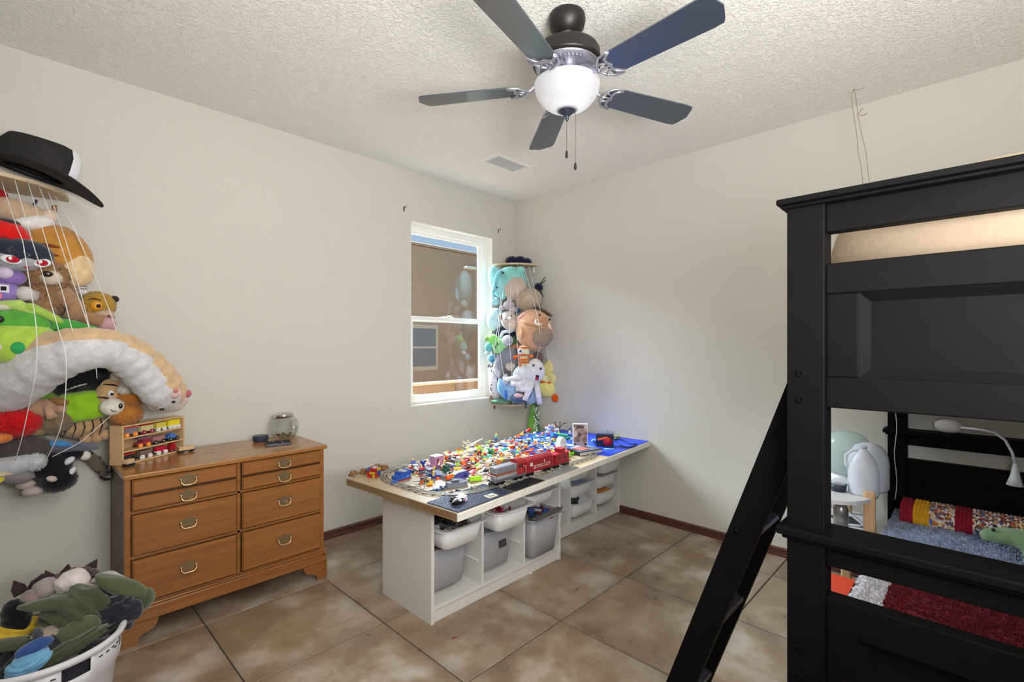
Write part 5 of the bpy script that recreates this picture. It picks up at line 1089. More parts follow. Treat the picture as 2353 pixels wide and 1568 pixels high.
for s in (-1, 1): MB().sph((-.0+s*.03, .135, .09), .007, 10).build('eye', mat((20, 20, 20), .2), dn)
# reading lamp
p = Vector((-.075, -3.14, .898)); WPL = mat((226, 226, 228), .4)
lp = thing('reading_lamp', 'white gooseneck reading lamp on the far bed ledge', 'lamp', p)
MB().sph((-.01, 0, .035), (.018, .055, .034), 20, pw=.85).build('base', WPL, lp)
def rel(x, y, xx=-.14): return onx(x, y, xx)-p
MB().tube([(-.02, -.05, .035), rel(2255, 988), rel(2285, 994), rel(2310, 1012), rel(2326, 1040), rel(2334, 1070)], .006, 10).build('gooseneck', WPL, lp)
q0, q1 = rel(2334, 1066), rel(2332, 1116); MB().tube([q0, q0*.4+q1*.6, q1], [.009, .018, .03], 18).build('head', WPL, lp)
# cable hanging by the far post
p0 = onx(2058, 950, -.16); tag(MB().tube([onx(2058+3*math.sin(k*1.1), 950+k*22, -.16)-p0 for k in range(10)], .0022, 6).build('lamp_cord', mat((196, 190, 182), .6), None, loc=p0), 'thin pale cord hanging beside the far bed post', 'cord')
# ---------------- nightstand and things
ns = thing('side_table', 'white two-tier oval side table with a plywood leg beyond the bunk bed', 'side table', (-.33, -2.715, 0)); TBW = mat((226, 224, 224), .45); PLY = wood((214, 180, 140), (196, 160, 118), 2, .5)
def oval(w, d, n_=36): return [(w*math.cos(a), d*math.sin(a)) for a in [i*2*PI/n_ for i in range(n_)]]
MB().prism(oval(.28, .168), .567, .585).build('top', TBW, ns, .003); MB().prism(oval(.26, .15), .385, .40).build('shelf', TBW, ns, .003)
lg = onz(2007, 1130, .6)
for (x, y) in ((-.11, -.145), (.20, .0), (-.17, .11)):
    MB().bx(x-.011, x+.011, y-.026, y+.026, 0, .62).build('leg', PLY, ns, .01)
TR = mat((206, 232, 226), .2, alpha=.6); JUG = mat((232, 238, 248), .35, alpha=.8)
p = Vector((-.45, -2.69, .554))
j = thing('water_jug', 'translucent white plastic water jug with handle on the side table', 'jug', onz(1984, 1136, .586)); 
k_ = depth(j.location)/FP; w = 30*k_; h = 108*k_; az_ = math.atan2(j.location[1]-CAM[1], j.location[0]-CAM[0])-PI/2; j.rotation_euler = (0, 0, az_)
prof = [(0, 0), (.9, 0), (1, .03), (1, .45), (.92, .62), (.6, .82), (.3, .93), (.24, .95), (.24, 1.0), (0, 1.0)]
m = MB(); m.lathe([(r*w*.98, z*h) for r, z in prof], 28, (0, 0, 0)); m.v = [(x, y*.8, z) for x, y, z in m.v]; m.build('bottle', JUG, j)
MB().tube([(-.2*w, 0, h*.92), (-.75*w, 0, h*.9), (-1.12*w, 0, h*.78), (-1.1*w, 0, h*.6), (-.9*w, 0, h*.5)], .008, 10).build('handle', JUG, j)
MB().cyl((0, 0, h*.98), (0, 0, h*1.03), w*.26, n=20).build('cap', mat((210, 220, 226), .4), j)
tub = thing('round_container', 'milky translucent round-topped container right behind the water jug', 'container', onz(2018, 1132, .586)+Vector((.03, .045, 0)))
MB().lathe([(0, .245), (.03, .243), (.06, .228), (.082, .19), (.09, .14), (.09, .02), (.08, 0), (0, 0)], 32).build('dome', mat((214, 222, 232), .35, alpha=.95), tub)
hm = thing('humidifier', 'pale green translucent domed tank standing behind the water jug', 'humidifier', Vector((-.17, -2.725, .586)))
MB().lathe([(0, .28), (.04, .278), (.08, .262), (.10, .23), (.108, .18), (.108, .06), (.09, .055), (.0, .055)], 32).build('tank', TR, hm); MB().lathe([(0, 0), (.08, 0), (.09, .01), (.09, .05), (0, .055)], 32).build('base', mat((230, 232, 232), .4), hm)
cu = thing('navy_cup', 'navy cup holding clear crinkled plastic on the side table', 'cup', onz(1927, 1128, .586))
MB().lathe([(0, .0), (.033, 0), (.037, .035), (.034, .035), (.031, .004), (0, .004)], 24).build('cup', mat((40, 48, 70), .4), cu); MB().sph((0, 0, .045), (.033, .033, .02), 12, lump=.2).build('plastic', mat((220, 224, 232), .1, alpha=.4), cu)
th = thing('steel_flask', 'brushed steel flask on the lower shelf of the side table', 'flask', onz(1932, 1216, .4005))
k_ = depth(th.location)/FP; w = 15*k_; MB().lathe([(0, 0), (w, 0), (w, .105), (w*.8, .122), (w*.72, .125), (0, .125)], 24).build('body', mat((150, 148, 146), .3, .8, bump=(90, .6, .002)), th); MB().lathe([(0, .122), (w*.72, .122), (w*.72, .155), (w*.6, .16), (0, .16)], 24).build('lid', mat((170, 170, 170), .25, .9), th)
q = onz(1990, 1205, .318); t = thing('open_book', 'open book with dark picture on the lower shelf of the side table', 'book', Vector((-.27, -2.70, .401)), .5)
MB().bx(-.12, .12, -.09, .09, 0, .008).build('pages', mat((222, 222, 228), .6), t, .002); MB().bx(-.10, .02, -.07, .04, .008, .009).build('picture', mat((40, 44, 52), .5), t)
t = thing('orange_folder', 'orange-red folder lying on a low pile beside the bed', 'folder', (-.95, -2.80, .30), 0); MB().bx(-.13, .13, -.06, .06, 0, .012).build('folder', mat((232, 74, 40), .5), t, .002)
t = thing('low_stool', 'low white wooden stool beside the bunk under the orange folder', 'stool', (-.95, -2.80, 0), 0); MB().bx(-.14, .14, -.07, .07, .28, .30).build('seat', TBW, t, .003)
for x in (-.12, .12):
    for y in (-.05, .05): MB().bx(x-.014, x+.014, y-.014, y+.014, 0, .28).build('leg', TBW, t, .002)
# upper bunk bedding
pp = ond(2260, 540, 1.62); pil = thing('beige_pillow', 'large beige pillow on the upper bunk', 'pillow', (-1.55, -3.22, 1.41), .0)
MB().sph((-.12, -.12, .17), (.26, .42, .22), 24, pw=.8, lump=.03).build('pillow', mat((150, 132, 110), .95, bump=(60, .4, .004)), pil)
q = ond(2022, 575, 1.75); tn = thing('navy_tinsel_hat', 'navy sequinned cone with red bow and white edge on the upper bunk', 'party hat', (q[0], q[1], 1.41))
MB().lathe([(.075, 0), (.055, .12), (.035, .25), (.012, .36), (0, .37)], 22).fur((0, 0, .15), (.06, .06, .17), 260, .012).build('cone', mat((36, 48, 96), .35, .4, var=(200, .6)), tn)
MB().sph((-.045, .03, .21), (.02, .02, .016), 10, lump=.2).sph((-.052, .02, .18), (.014, .014, .018), 10).build('bow', mat((206, 40, 40), .7), tn)
MB().box((.045, -.03, .18), (.008, .012, .36), (0, -.12, 0)).build('edge', mat((216, 214, 230), .6), tn)
# ================================================================ PLUSH TOYS
def toy(name, label, px, py, t, parts, cat='plush toy', roll=0, group=None, yaw=0, furk=1.):
    p = ond(px, py, t); az_ = math.atan2(p[1]-CAM[1], p[0]-CAM[0])-PI/2+yaw; k = t/FP
    o = thing(name, label, cat, p, rot=(0, math.radians(roll), az_), group=group)
    for P_ in parts:
        nm, kd = P_[0], P_[1]; op = P_[-1] if isinstance(P_[-1], dict) else {}; m = MB()
        col = P_[4] if kd in 'sb' else P_[4]
        V = lambda q: (q[0]*k, q[1]*k, q[2]*k)
        if kd == 's':
            r_ = P_[3] if isinstance(P_[3], tuple) else (P_[3],)*3
            rot = op.get('rot'); rot = tuple(math.radians(a) for a in rot) if rot else None
            m.sph(V(P_[2]), V(r_), op.get('n', 22), rot=rot, pw=op.get('pw', 1), lump=op.get('lump', .012))
            if op.get('fur'): m.fur(V(P_[2]), V(r_), int(op['fur']*furk), op.get('fl', 5)*k, rot=rot)
        elif kd == 't': m.tube([V(q) for q in P_[2]], [a*k for a in P_[3]], op.get('n', 12))
        elif kd == 'b': m.box(V(P_[2]), V(P_[3]), tuple(math.radians(a) for a in op.get('rot', (0, 0, 0))))
        mt = op.get('m') or (mat(col, .15, spec=.8) if op.get('gl') else plushm(col))
        b = m.build(nm, mt, o, op.get('bev', 0)*k)
    return o
BLKc, WHc = (18, 18, 20), (226, 222, 216)
def eye(x, z, r=2.2, y=-10, c=BLKc): return ('eye', 's', (x, y, z), r, c, {'gl': 1, 'n': 10})
def tw(px, y): r = ray(px, 700); return (y-CAM[1])/r[1]      # depth of the vertical plane y=const at a pixel column
# ---------------------------------------------------------------- corner toy nets
BRD = wood((206, 186, 154), (188, 166, 132), 0, .6); CRD = mat((226, 226, 226), .6)
def qboard(name, label, x, s, R, z, th=.016):
    pts = [(0, 0)]+[(s*R*math.cos(a), -R*math.sin(a)) for a in [i*PI/2/16 for i in range(17)]]
    if s > 0: pts.reverse()
    return tag(MB().prism(pts, 0, th).build(name, BRD, None, .002, loc=(x-s*.001*-1, -.001, z)), label, 'corner shelf')
qboard('corner_shelf', 'upper quarter-round board of the toy net in the left room corner', XW, 1, .325, 2.055)
qboard('corner_shelf', 'lower quarter-round board of the toy net in the left room corner', XW, 1, .325, .80)
qboard('corner_shelf', 'upper quarter-round board of the toy net beside the window', 0, -1, .31, 2.08)
qboard('corner_shelf', 'lower quarter-round board of the toy net beside the window', 0, -1, .31, .785)
for (x, y, z, lb) in ((-3.255, -.004, 2.0, 'brown metal angle bracket under the upper left corner board'), (-.275, -.004, .775, 'small brown bracket under the lower board by the window')):
    t = thing('shelf_bracket', lb, 'bracket', (x, y, z)); MB().bx(-.009, .009, -.004, 0, -.03, .03).build('plate', mat((120, 84, 56), .35, .6), t, .004); MB().sph((0, -.005, .018), .004, 8).sph((0, -.005, -.02), .004, 8).build('screw', mat((200, 190, 170), .3, .8), t)
t = thing('shelf_bracket', 'white shelf clip under the upper board right of the window net', 'bracket', (-.012, -.26, 2.045)); MB().bx(-.006, .004, -.01, .01, -.022, .03).build('plate', WHITE, t, .003)
def cord(pts, n_, grp, label, r=.0015):
    P_ = [ond(x, y, t_) for x, y, t_ in pts]; o = P_[0].copy(); Q = []
    for i in range(len(P_)-1):
        a, b_ = P_[i], P_[i+1]
        Q.append(a-o)
    Q.append(P_[-1]-o)
    QQ = []
    for i in range(len(Q)-1):
        p0, p1, p2, p3 = Q[max(0, i-1)], Q[i], Q[i+1], Q[min(len(Q)-1, i+2)]
        for s in range(4): u = s/4; QQ.append(.5*((2*p1)+(p2-p0)*u+(2*p0-5*p1+4*p2-p3)*u*u+(3*p1-p0-3*p2+p3)*u**3))
    QQ.append(Q[-1]); Q = QQ
    tag(MB().tube(Q, r, 6).build('elastic_cord', CRD, None, loc=o), label, 'cord', grp)
G1 = 'white elastic cords of the left corner toy net'; G2 = 'white elastic cords of the toy net beside the window'
LC = [
 [(2, 412, 2.03), (35, 512, 1.95), (50, 548, 1.90), (56, 577, 1.875), (63, 620, 1.86), (81, 733, 1.86), (85, 803, 1.85), (80, 870, 1.86), (69, 923, 1.89), (50, 1008, 1.95), (35, 1058, 2.02)],
 [(30, 400, 2.05), (74, 554, 1.97), (93, 615, 1.95), (135, 760, 1.92), (152, 829, 1.91), (144, 964, 1.95), (110, 1050, 2.0), (85, 1080, 2.05)],
 [(62, 412, 2.09), (124, 613, 2.0), (145, 678, 1.99), (166, 760, 1.99), (177, 800, 1.98), (172, 860, 2.01)],
 [(88, 425, 2.12), (118, 500, 2.08), (168, 649, 2.05), (202, 746, 2.05), (216, 800, 2.04), (223, 870, 2.07)],
 [(110, 438, 2.17), (143, 529, 2.12), (179, 649, 2.10), (207, 760, 2.1), (218, 820, 2.08)],
 [(122, 446, 2.24), (164, 514, 2.2), (239, 683, 2.2), (260, 738, 2.2), (273, 782, 2.19), (279, 829, 2.18), (293, 888, 2.2)],
 [(126, 448, 2.26), (168, 520, 2.22), (205, 605, 2.2)],
 [(255, 955, 2.25), (205, 1000, 2.18), (175, 1022, 2.14), (120, 1050, 2.07)]]
LN = ['nearest cord of the left corner toy net, at the photo edge', 'second cord from the photo edge in the left toy net', 'third cord from the photo edge in the left toy net', 'fourth cord from the photo edge in the left toy net', 'fifth cord from the photo edge in the left toy net', 'outermost long cord of the left toy net, touching the white animal pillow', 'short doubled cord beside the outermost one in the left toy net', 'slack lower cord of the left toy net near the dresser']
for c, l in zip(LC, LN): cord(c, 0, G1, l)
RC = [
 [(1139, 604, 4.56), (1131, 640, 4.5), (1126, 700, 4.42), (1124, 800, 4.36), (1130, 880, 4.42), (1140, 925, 4.5)],
 [(1151, 604, 4.5), (1146, 640, 4.42), (1150, 700, 4.3), (1141, 770, 4.24), (1136, 815, 4.22), (1146, 870, 4.28), (1152, 928, 4.42)],
 [(1163, 606, 4.45), (1156, 670, 4.26), (1149, 740, 4.2), (1146, 790, 4.2), (1160, 880, 4.26), (1164, 930, 4.40)],
 [(1176, 606, 4.42), (1173, 650, 4.27), (1172, 720, 4.22), (1171, 790, 4.2), (1176, 850, 4.2), (1178, 932, 4.37)],
 [(1189, 606, 4.41), (1189, 670, 4.26), (1188, 720, 4.22), (1189, 800, 4.2), (1196, 880, 4.2), (1195, 930, 4.37)],
 [(1202, 607, 4.42), (1219, 667, 4.28), (1228, 700, 4.2), (1238, 745, 4.1), (1241, 790, 4.14), (1233, 825, 4.24), (1225, 870, 4.2), (1208, 925, 4.36)],
 [(1214, 607, 4.45), (1228, 665, 4.3), (1250, 745, 4.2), (1256, 800, 4.25), (1262, 845, 4.35)]]
RN = ['first', 'second', 'third', 'fourth', 'fifth', 'sixth', 'seventh']
for c, l in zip(RC, RN): cord(c, 0, G2, '%s cord from the window in the toy net beside the window' % l, .0022)
# ---------------------------------------------------------------- left net toys
def T1(px, y): return tw(px, -y)
# big hat on top board
hp = ond(74, 406, 2.13)
hat = thing('wide_brim_hat', 'black wide-brimmed hat with white front patch on top of the corner board', 'hat', hp, rot=(0, math.radians(15), math.radians(-4))); HB = mat((30, 28, 28), .85, bump=(220, .3, .001), var=(12, .25))
m = MB()
def brim(u, v):
    a = u*2*PI; c_, s_ = math.cos(a), math.sin(a); r_ = .10+((.255 if c_ > 0 else .165)-.10)*v; x = r_*c_; y = (.085+(.15-.085)*v)*s_; return (x, y, .018+.022*v*v*s_**4-.04*v*v*max(0, c_)**3)
m.grid(brim, 48, 8); m.build('brim', HB, hat, solid=.006)
m = MB(); pf = [(.122, .0, .70), (.124, .05, .72), (.120, .10, .72), (.104, .138, .68), (.07, .150, .5), (0, .138, .4)]
nn = 28; vs = [(r_*math.cos(2*PI*k/nn)*1.12, r_*q*math.sin(2*PI*k/nn)*1.1, z_+.02+(.010*math.cos(2*PI*k/nn) if z_ > .05 else 0)) for r_, z_, q in pf for k in range(nn)]
m.add(vs, [(i*nn+k, i*nn+(k+1) % nn, (i+1)*nn+(k+1) % nn, (i+1)*nn+k) for i in range(5) for k in range(nn)], 0, True)
m.mi = [1 if (math.cos(2*PI*(i % nn+.5)/nn) > .72 and i//nn < 4) else 0 for i in range(len(m.f))]
m.build('crown', [HB, mat((226, 226, 232), .6)], hat, solid=.004)
MB().grid(lambda u, v: (.1335*math.cos(2*PI*u), .093*math.sin(2*PI*u), .022+.014*v), 40, 1).build('band', mat((20, 19, 20), .5), hat, solid=.003)
TAN, CREAM = (206, 178, 146), (226, 216, 200)
toy('mouse_plush', 'tan and white mouse plush under the hat at the top of the left net', 58, 496, T1(58, .17), [('body', 's', (-12, 0, 4), (58, 34, 30), (196, 168, 140), {'rot': (0, 12, 0)}), ('muzzle', 's', (12, -8, -16), (40, 28, 20), (232, 228, 226), {'rot': (0, -14, 0)}), ('nose', 's', (40, -12, 4), (15, 14, 17), (220, 196, 176), {}), ('ear', 's', (-42, -4, 34), (16, 6, 18), (150, 30, 34), {}), ('ear_tip', 'b', (15, -12, 28), (6, 6, 22), (60, 60, 70), {'rot': (0, 20, 0), 'bev': 2})])
toy('golden_plush', 'big round golden-brown striped plush ball in the left net', 140, 590, T1(140, .18), [('body', 's', (-4, 0, 0), (60, 46, 74), (190, 134, 62), {'rot': (0, -14, 0), 'lump': .02}), ('belly', 's', (24, -14, -30), (36, 34, 42), (222, 192, 150), {'lump': .03}), ('stripe', 's', (-18, -41, 16), (26, 6, 4.5), (126, 66, 30), {'rot': (0, 8, 0)}), ('stripe', 's', (-22, -42, -2), (25, 6, 4.5), (126, 66, 30), {'rot': (0, 8, 0)}), ('ear', 't', [(-24, 0, 62), (-12, -4, 82)], [12, 4], (160, 112, 52)), ('foot', 's', (6, -18, -82), (24, 18, 12), (170, 112, 58), {})])
toy('hooded_plush', 'plush head with navy hood, grey face and red eyes in the left net', 46, 590, T1(46, .27), [('head', 's', (-4, 0, -4), (56, 40, 30), (176, 174, 182), {'n': 26}), ('hood', 's', (-2, -6, 12), (60, 42, 30), (42, 48, 64), {'n': 26, 'lump': .03, 'rot': (0, 6, 0)}), ('fringe', 't', [(-14, -40, 12), (2, -46, -8), (10, -42, 4)], [10, 4, 9], (42, 48, 64)),
     ('eye', 's', (-14, -38, -13), (17, 5, 10), (232, 230, 236), {'rot': (0, 10, 0)}), ('eye', 's', (36, -30, -14), (15, 5, 10), (232, 230, 236), {'rot': (0, -16, 0)}), ('iris', 's', (-11, -42, -13), (11, 4, 7.5), (176, 30, 44), {}), ('iris', 's', (36, -34, -14), (10, 4, 7), (176, 30, 44), {}), ('glint', 's', (-15, -46, -11), (3, 2, 4), (240, 240, 240), {}), ('glint', 's', (33, -38, -12), (3, 2, 4), (240, 240, 240), {}), ('mouth', 's', (11, -40, -28), (5, 3, 2.5), (170, 50, 60), {})])
toy('cloth_hood', 'red cloth hood draped over the hooded plush in the left net', 12, 536, T1(12, .27), [('crown', 's', (-4, 4, -4), (50, 36, 38), (214, 26, 24), {'rot': (0, 22, 0), 'lump': .03}), ('rim', 't', [(-40, -34, -20), (0, -38, -12), (44, -18, -32)], [3, 3.5, 3], (190, 18, 20)), ('inner', 's', (-6, 6, 24), (32, 26, 12), (60, 52, 56), {})])
toy('lavender_plush', 'lavender plush figure with square white-framed emblem at the photo edge', 20, 652, T1(20, .26), [('head', 's', (2, 0, 14), (28, 24, 20), (136, 108, 178), {}), ('snout', 's', (-6, -20, 22), (14, 10, 14), (206, 190, 214), {}), ('body', 's', (-6, -2, -20), (26, 22, 24), (150, 124, 190), {}), ('hand', 's', (26, -12, -22), (16, 12, 17), (206, 200, 200), {}), ('hand', 's', (42, -6, -26), (14, 10, 14), (180, 168, 170), {}), ('emblem', 'b', (-8, -25, -14), (18, 3, 18), (226, 222, 230), {'bev': 1}), ('emblem_centre', 'b', (-8, -27, -14), (9, 3, 9), (34, 34, 44), {'bev': .5}), ('cheek', 's', (-20, -20, -30), (10, 6, 12), (232, 132, 150), {})])
toy('brown_bear_plush', 'shaggy brown teddy bear in the middle of the left net', 112, 672, T1(112, .235), [('head', 's', (0, 0, 40), (42, 32, 34), (150, 114, 80), {'fur': 900, 'fl': 7}), ('body', 's', (6, 4, -10), (46, 32, 40), (146, 110, 78), {'fur': 900, 'fl': 8}), ('muzzle', 's', (4, -24, 32), (20, 14, 17), (206, 190, 172), {'fur': 200, 'fl': 4}), ('nose', 's', (-2, -36, 38), (10, 6, 7), (40, 28, 28), {'gl': 1}), ('ear', 's', (34, -6, 54), (12, 8, 13), (140, 104, 72), {'fur': 150, 'fl': 5}), eye(-28, 46, 3, -20), eye(18, 52, 2.6, -26), ('arm', 't', [(20, -14, 0), (46, -22, -34), (36, -24, -62)], [20, 18, 14], (168, 130, 98)), ('arm', 't', [(46, -10, -52), (78, -18, -60), (96, -20, -64)], [15, 15, 16], (160, 122, 88), {}), ('paw', 's', (102, -22, -72), (17, 14, 17), (196, 152, 160), {'fur': 100, 'fl': 3}), ('leg', 't', [(-10, -6, -20), (-4, -16, -46), (6, -20, -54)], [22, 20, 14], (150, 112, 80))])
toy('white_cat_plush', 'tiny white cat face plush beside the bear, left net', 176, 664, T1(176, .16), [('head', 's', (0, 0, 0), (20, 12, 12), (226, 224, 224), {'rot': (0, 25, 0)}), ('whisker', 't', [(4, -14, 4), (18, -12, 6)], [.7, .7], (30, 30, 34)), ('whisker', 't', [(4, -14, -1), (18, -12, 0)], [.7, .7], (30, 30, 34)), ('ear', 't', [(-8, 0, 8), (-12, 0, 17)], [5, 1], (226, 224, 224))])
toy('white_doll_plush', 'small white doll with red cap between bear and cub, left net', 172, 706, T1(172, .20), [('head', 's', (0, 0, 0), (13, 10, 13), (226, 220, 222), {}), ('cap', 's', (-2, 2, 8), (14, 10, 7), (190, 50, 52), {}), ('mouth', 't', [(-4, -11, -6), (0, -12, -8), (4, -11, -6)], [.8, .8, .8], (60, 40, 60)), eye(4, 2, 1.2, -9)])
toy('golden_cub_plush', 'golden shaggy cub head plush with amber eye at the right of the left net', 224, 706, T1(224, .15), [('head', 's', (0, 0, 4), (33, 26, 31), (172, 134, 52), {'fur': 900, 'fl': 4}), ('muzzle', 's', (12, -16, -20), (19, 14, 14), (190, 166, 142), {'fur': 200, 'fl': 3}), ('nose', 's', (20, -28, -22), (5, 3, 4), (120, 80, 84), {}), ('ear', 's', (30, 0, 20), (9, 6, 8), (50, 40, 36), {}), ('iris', 's', (-2, -24, 2), (11, 5, 11), (220, 150, 40), {'gl': 1}), eye(2, 1, 4.5, -28), ('brow', 't', [(-16, -24, 14), (-6, -27, 18), (6, -26, 14)], [1, 1.2, 1], (50, 34, 20)), ('body', 's', (-36, 6, 8), (16, 16, 18), (150, 112, 50), {'fur': 200, 'fl': 4})])
toy('green_dragon_plush', 'lime and green horned dragon head plush in the left net', 44, 765, T1(44, .37), [('head', 's', (-8, 2, 14), (66, 46, 44), (86, 160, 62), {'n': 28}), ('belly', 's', (-2, -10, -22), (68, 46, 48), (164, 196, 76), {'pw': .85, 'n': 28, 'lump': .02}), ('horn', 's', (-38, -46, -32), (16, 12, 12), (206, 190, 180), {}), eye(-30, 28, 8, -40), ('ear', 't', [(-20, -14, 60), (20, -20, 58), (60, -16, 34), (78, -10, 20)], [8, 11, 9, 3], (158, 192, 84)), ('ear', 't', [(-40, -10, 62), (0, -18, 62), (24, -20, 44)], [8, 14, 6], (176, 204, 104)), ('tail', 't', [(54, 0, 22), (90, -2, 18), (136, -4, 14)], [18, 15, 3], (72, 158, 66)), ('spot', 's', (-2, -54, -34), (12, 5, 14), (48, 152, 84), {}), ('horn', 's', (-26, -18, 56), (18, 10, 8), (196, 190, 170), {})])
# long two-tone animal pillow
def pill():
    P_ = [(-30, 900, 2.08), (30, 875, 2.05), (90, 838, 2.03), (150, 812, 2.03), (205, 800, 2.05), (255, 803, 2.12), (300, 822, 2.2), (338, 856, 2.28), (368, 888, 2.34), (392, 912, 2.4), (408, 926, 2.43)]
    Rp = [66, 64, 60, 54, 48, 44, 46, 48, 47, 40, 24]
    o = thing('long_animal_pillow', 'long tan and white animal body pillow stretched out of the left net', 'plush toy', ond(200, 800, 2.06)); c = Vector(o.location)
    pts = [ond(x, y, t_)-c for x, y, t_ in P_]; ks = [r_*t_/FP for r_, (_, _, t_) in zip(Rp, P_)]
    # refine
    Q, Rq = [], []
    for i in range(len(pts)-1):
        for s in range(5):
            u = s/5; p0, p1, p2, p3 = pts[max(0, i-1)], pts[i], pts[i+1], pts[min(len(pts)-1, i+2)]
            Q.append(.5*((2*p1)+(p2-p0)*u+(2*p0-5*p1+4*p2-p3)*u*u+(3*p1-p0-3*p2+p3)*u**3)); Rq.append(ks[i]*(1-u)+ks[i+1]*u)
    Q.append(pts[-1]); Rq.append(ks[-1]); n_ = 32; vs = []; N_ = len(Q); fs = []; mi = []
    for i, p in enumerate(Q):
        d = (Q[min(N_-1, i+1)]-Q[max(0, i-1)]).normalized(); side = d.cross(Vector((0, 0, 1))).normalized(); up = side.cross(d).normalized(); r_ = Rq[i]*(1+.035*math.sin(i*1.9)+.02*math.sin(i*4.1))
        for k in range(n_): a = 2*PI*k/n_; vs.append(p+(side*math.cos(a)*.9+up*math.sin(a))*r_*(1+.02*math.sin(3*a+i*.3)))
    for i in range(N_-1):
        for k in range(n_): fs.append((i*n_+k, i*n_+(k+1) % n_, (i+1)*n_+(k+1) % n_, (i+1)*n_+k)); a = (k+.5)/n_*2*PI; mi.append(0 if math.sin(a) > (.35 if i < 24 else .35-.55*min(1, (i-24)/16)) else 1)
    m = MB(); m.v = [tuple(v) for v in vs]; m.f = fs+[tuple(reversed(range(n_))), tuple((N_-1)*n_+k for k in range(n_))]; m.mi = mi+[1, 1]; m.sm = [True]*len(m.f)
    m.build('body', [plushm((206, 174, 136)), plushm((204, 202, 204))], o)
    def sub(nm, x, y, t_, r_, col, gl=0):
        q = ond(x, y, t_)-c; k = t_/FP; MB().sph(q, tuple(a*k for a in r_), 16).build(nm, mat(col, .2) if gl else plushm(col), o)
    sub('head', 392, 916, 2.41, (36, 32, 32), (210, 190, 180)); sub('cheek', 372, 925, 2.38, (30, 26, 22), (204, 196, 200)); sub('ear', 404, 904, 2.33, (12, 8, 12), (214, 180, 172)); sub('ear', 430, 905, 2.42, (9, 6, 9), (178, 96, 104)); sub('inner_ear', 405, 898, 2.31, (5, 3, 5), (196, 120, 124))
    sub('eye', 399, 924, 2.29, (4, 3, 3), BLKc, 1); sub('eye', 372, 941, 2.30, (5, 3, 3), BLKc, 1); sub('patch', 380, 888, 2.33, (20, 12, 14), (176, 134, 84)); sub('nose', 362, 936, 2.29, (3, 2, 2), (170, 110, 120), 0)
pill()
toy('black_fluffy_plush', 'black shaggy plush with white streaks below the long pillow', 200, 872, T1(200, .18), [('body', 's', (-8, 0, 0), (50, 32, 24), (24, 24, 28), {'rot': (0, -28, 0), 'fur': 1500, 'fl': 8}), ('haunch', 's', (26, -6, -10), (28, 24, 20), (22, 22, 26), {'fur': 500, 'fl': 7}), ('streak', 't', [(-36, -24, -22), (-20, -32, -14), (0, -30, -8)], [1.5, 2, 1.5], (214, 206, 190)), ('streak', 't', [(-6, -28, 20), (4, -28, 24), (12, -26, 26)], [2, 3, 2], (214, 206, 190))])
toy('tiger_chipmunk_plush', 'small brown and black striped plush face peeking below the long pillow', 246, 855, T1(246, .15), [('head', 's', (0, 0, 0), (17, 14, 13), (150, 100, 60), {'rot': (0, 30, 0)}), ('stripe', 't', [(-8, -13, 8), (0, -15, -2), (6, -13, -10)], [1.5, 2, 1.5], BLKc), ('stripe', 't', [(-14, -10, 4), (-6, -13, -6), (0, -12, -12)], [1.5, 2, 1.5], BLKc), ('eye_ring', 's', (-1, -13, 6), (7, 3, 4), (226, 196, 120), {}), eye(0, 6, 2.4, -16), ('ear', 's', (22, 0, 6), (6, 4, 8), (24, 22, 24), {})])
toy('black_tail_plush', 'black plush arm between pillow and orange cat in the left net', 278, 862, T1(278, .11), [('arm', 't', [(-18, 0, 6), (4, -2, 4), (16, -2, -14)], [13, 12, 10], (22, 22, 26))])
toy('lime_cushion', 'lime green rounded cushion block in the left net', 180, 934, T1(180, .19), [('body', 's', (6, 0, 0), (46, 34, 35), (138, 186, 38), {'pw': .55, 'rot': (0, -6, 0), 'n': 28, 'lump': .02}), ('seam', 't', [(50, -24, 30), (53, -26, 0), (48, -24, -30)], [1.2, 1.2, 1.2], (104, 150, 26)), ('corner', 's', (-54, 6, 16), (24, 20, 20), (112, 160, 46), {})])
toy('tan_striped_cat_plush', 'tan plush cat with black stripes and round white muzzle in the left net', 252, 918, T1(252, .25), [('head', 's', (0, 6, 14), (26, 22, 34), (198, 160, 112), {'rot': (0, 10, 0)}), ('muzzle', 's', (4, -16, -16), (23, 20, 20), (220, 214, 200), {}), ('nose', 's', (19, -32, -14), (4, 3, 6), BLKc, {'gl': 1}), ('eye', 's', (2, -18, 14), (6, 4, 8), (228, 226, 222), {}), eye(4, 13, 3.5, -22), ('stripe', 't', [(-20, -14, 8), (-8, -20, 6), (0, -20, 2)], [1.4, 2, 1.2], BLKc), ('stripe', 't', [(-10, -14, 36), (6, -18, 34), (16, -12, 30)], [1.4, 2, 1.2], BLKc), ('ear', 's', (12, -4, 52), (12, 8, 10), (210, 204, 192), {}), ('mouth', 't', [(2, -36, -20), (6, -37, -25), (12, -36, -24)], [.8, .8, .8], BLKc)])
toy('orange_cat_plush', 'shaggy orange and white cat plush above the toy train shelf', 302, 928, T1(300, .26), [('head', 's', (4, 0, 20), (30, 24, 24), (186, 118, 48), {'fur': 700, 'fl': 5}), ('forehead', 's', (-4, -10, 34), (22, 16, 14), (216, 208, 198), {'fur': 250, 'fl': 4}), ('body', 's', (-10, 4, -22), (30, 26, 26), (184, 118, 50), {'fur': 800, 'fl': 6}), ('ear', 't', [(24, -4, 20), (36, -6, 16)], [9, 2], (206, 150, 90)), ('ear', 't', [(-22, -10, 8), (-12, -14, 4)], [8, 3], (206, 160, 110)), ('eye_patch', 's', (24, -12, 34), (6, 5, 10), (226, 222, 216), {'rot': (0, -30, 0)}), eye(28, 34, 2.5, -16)])
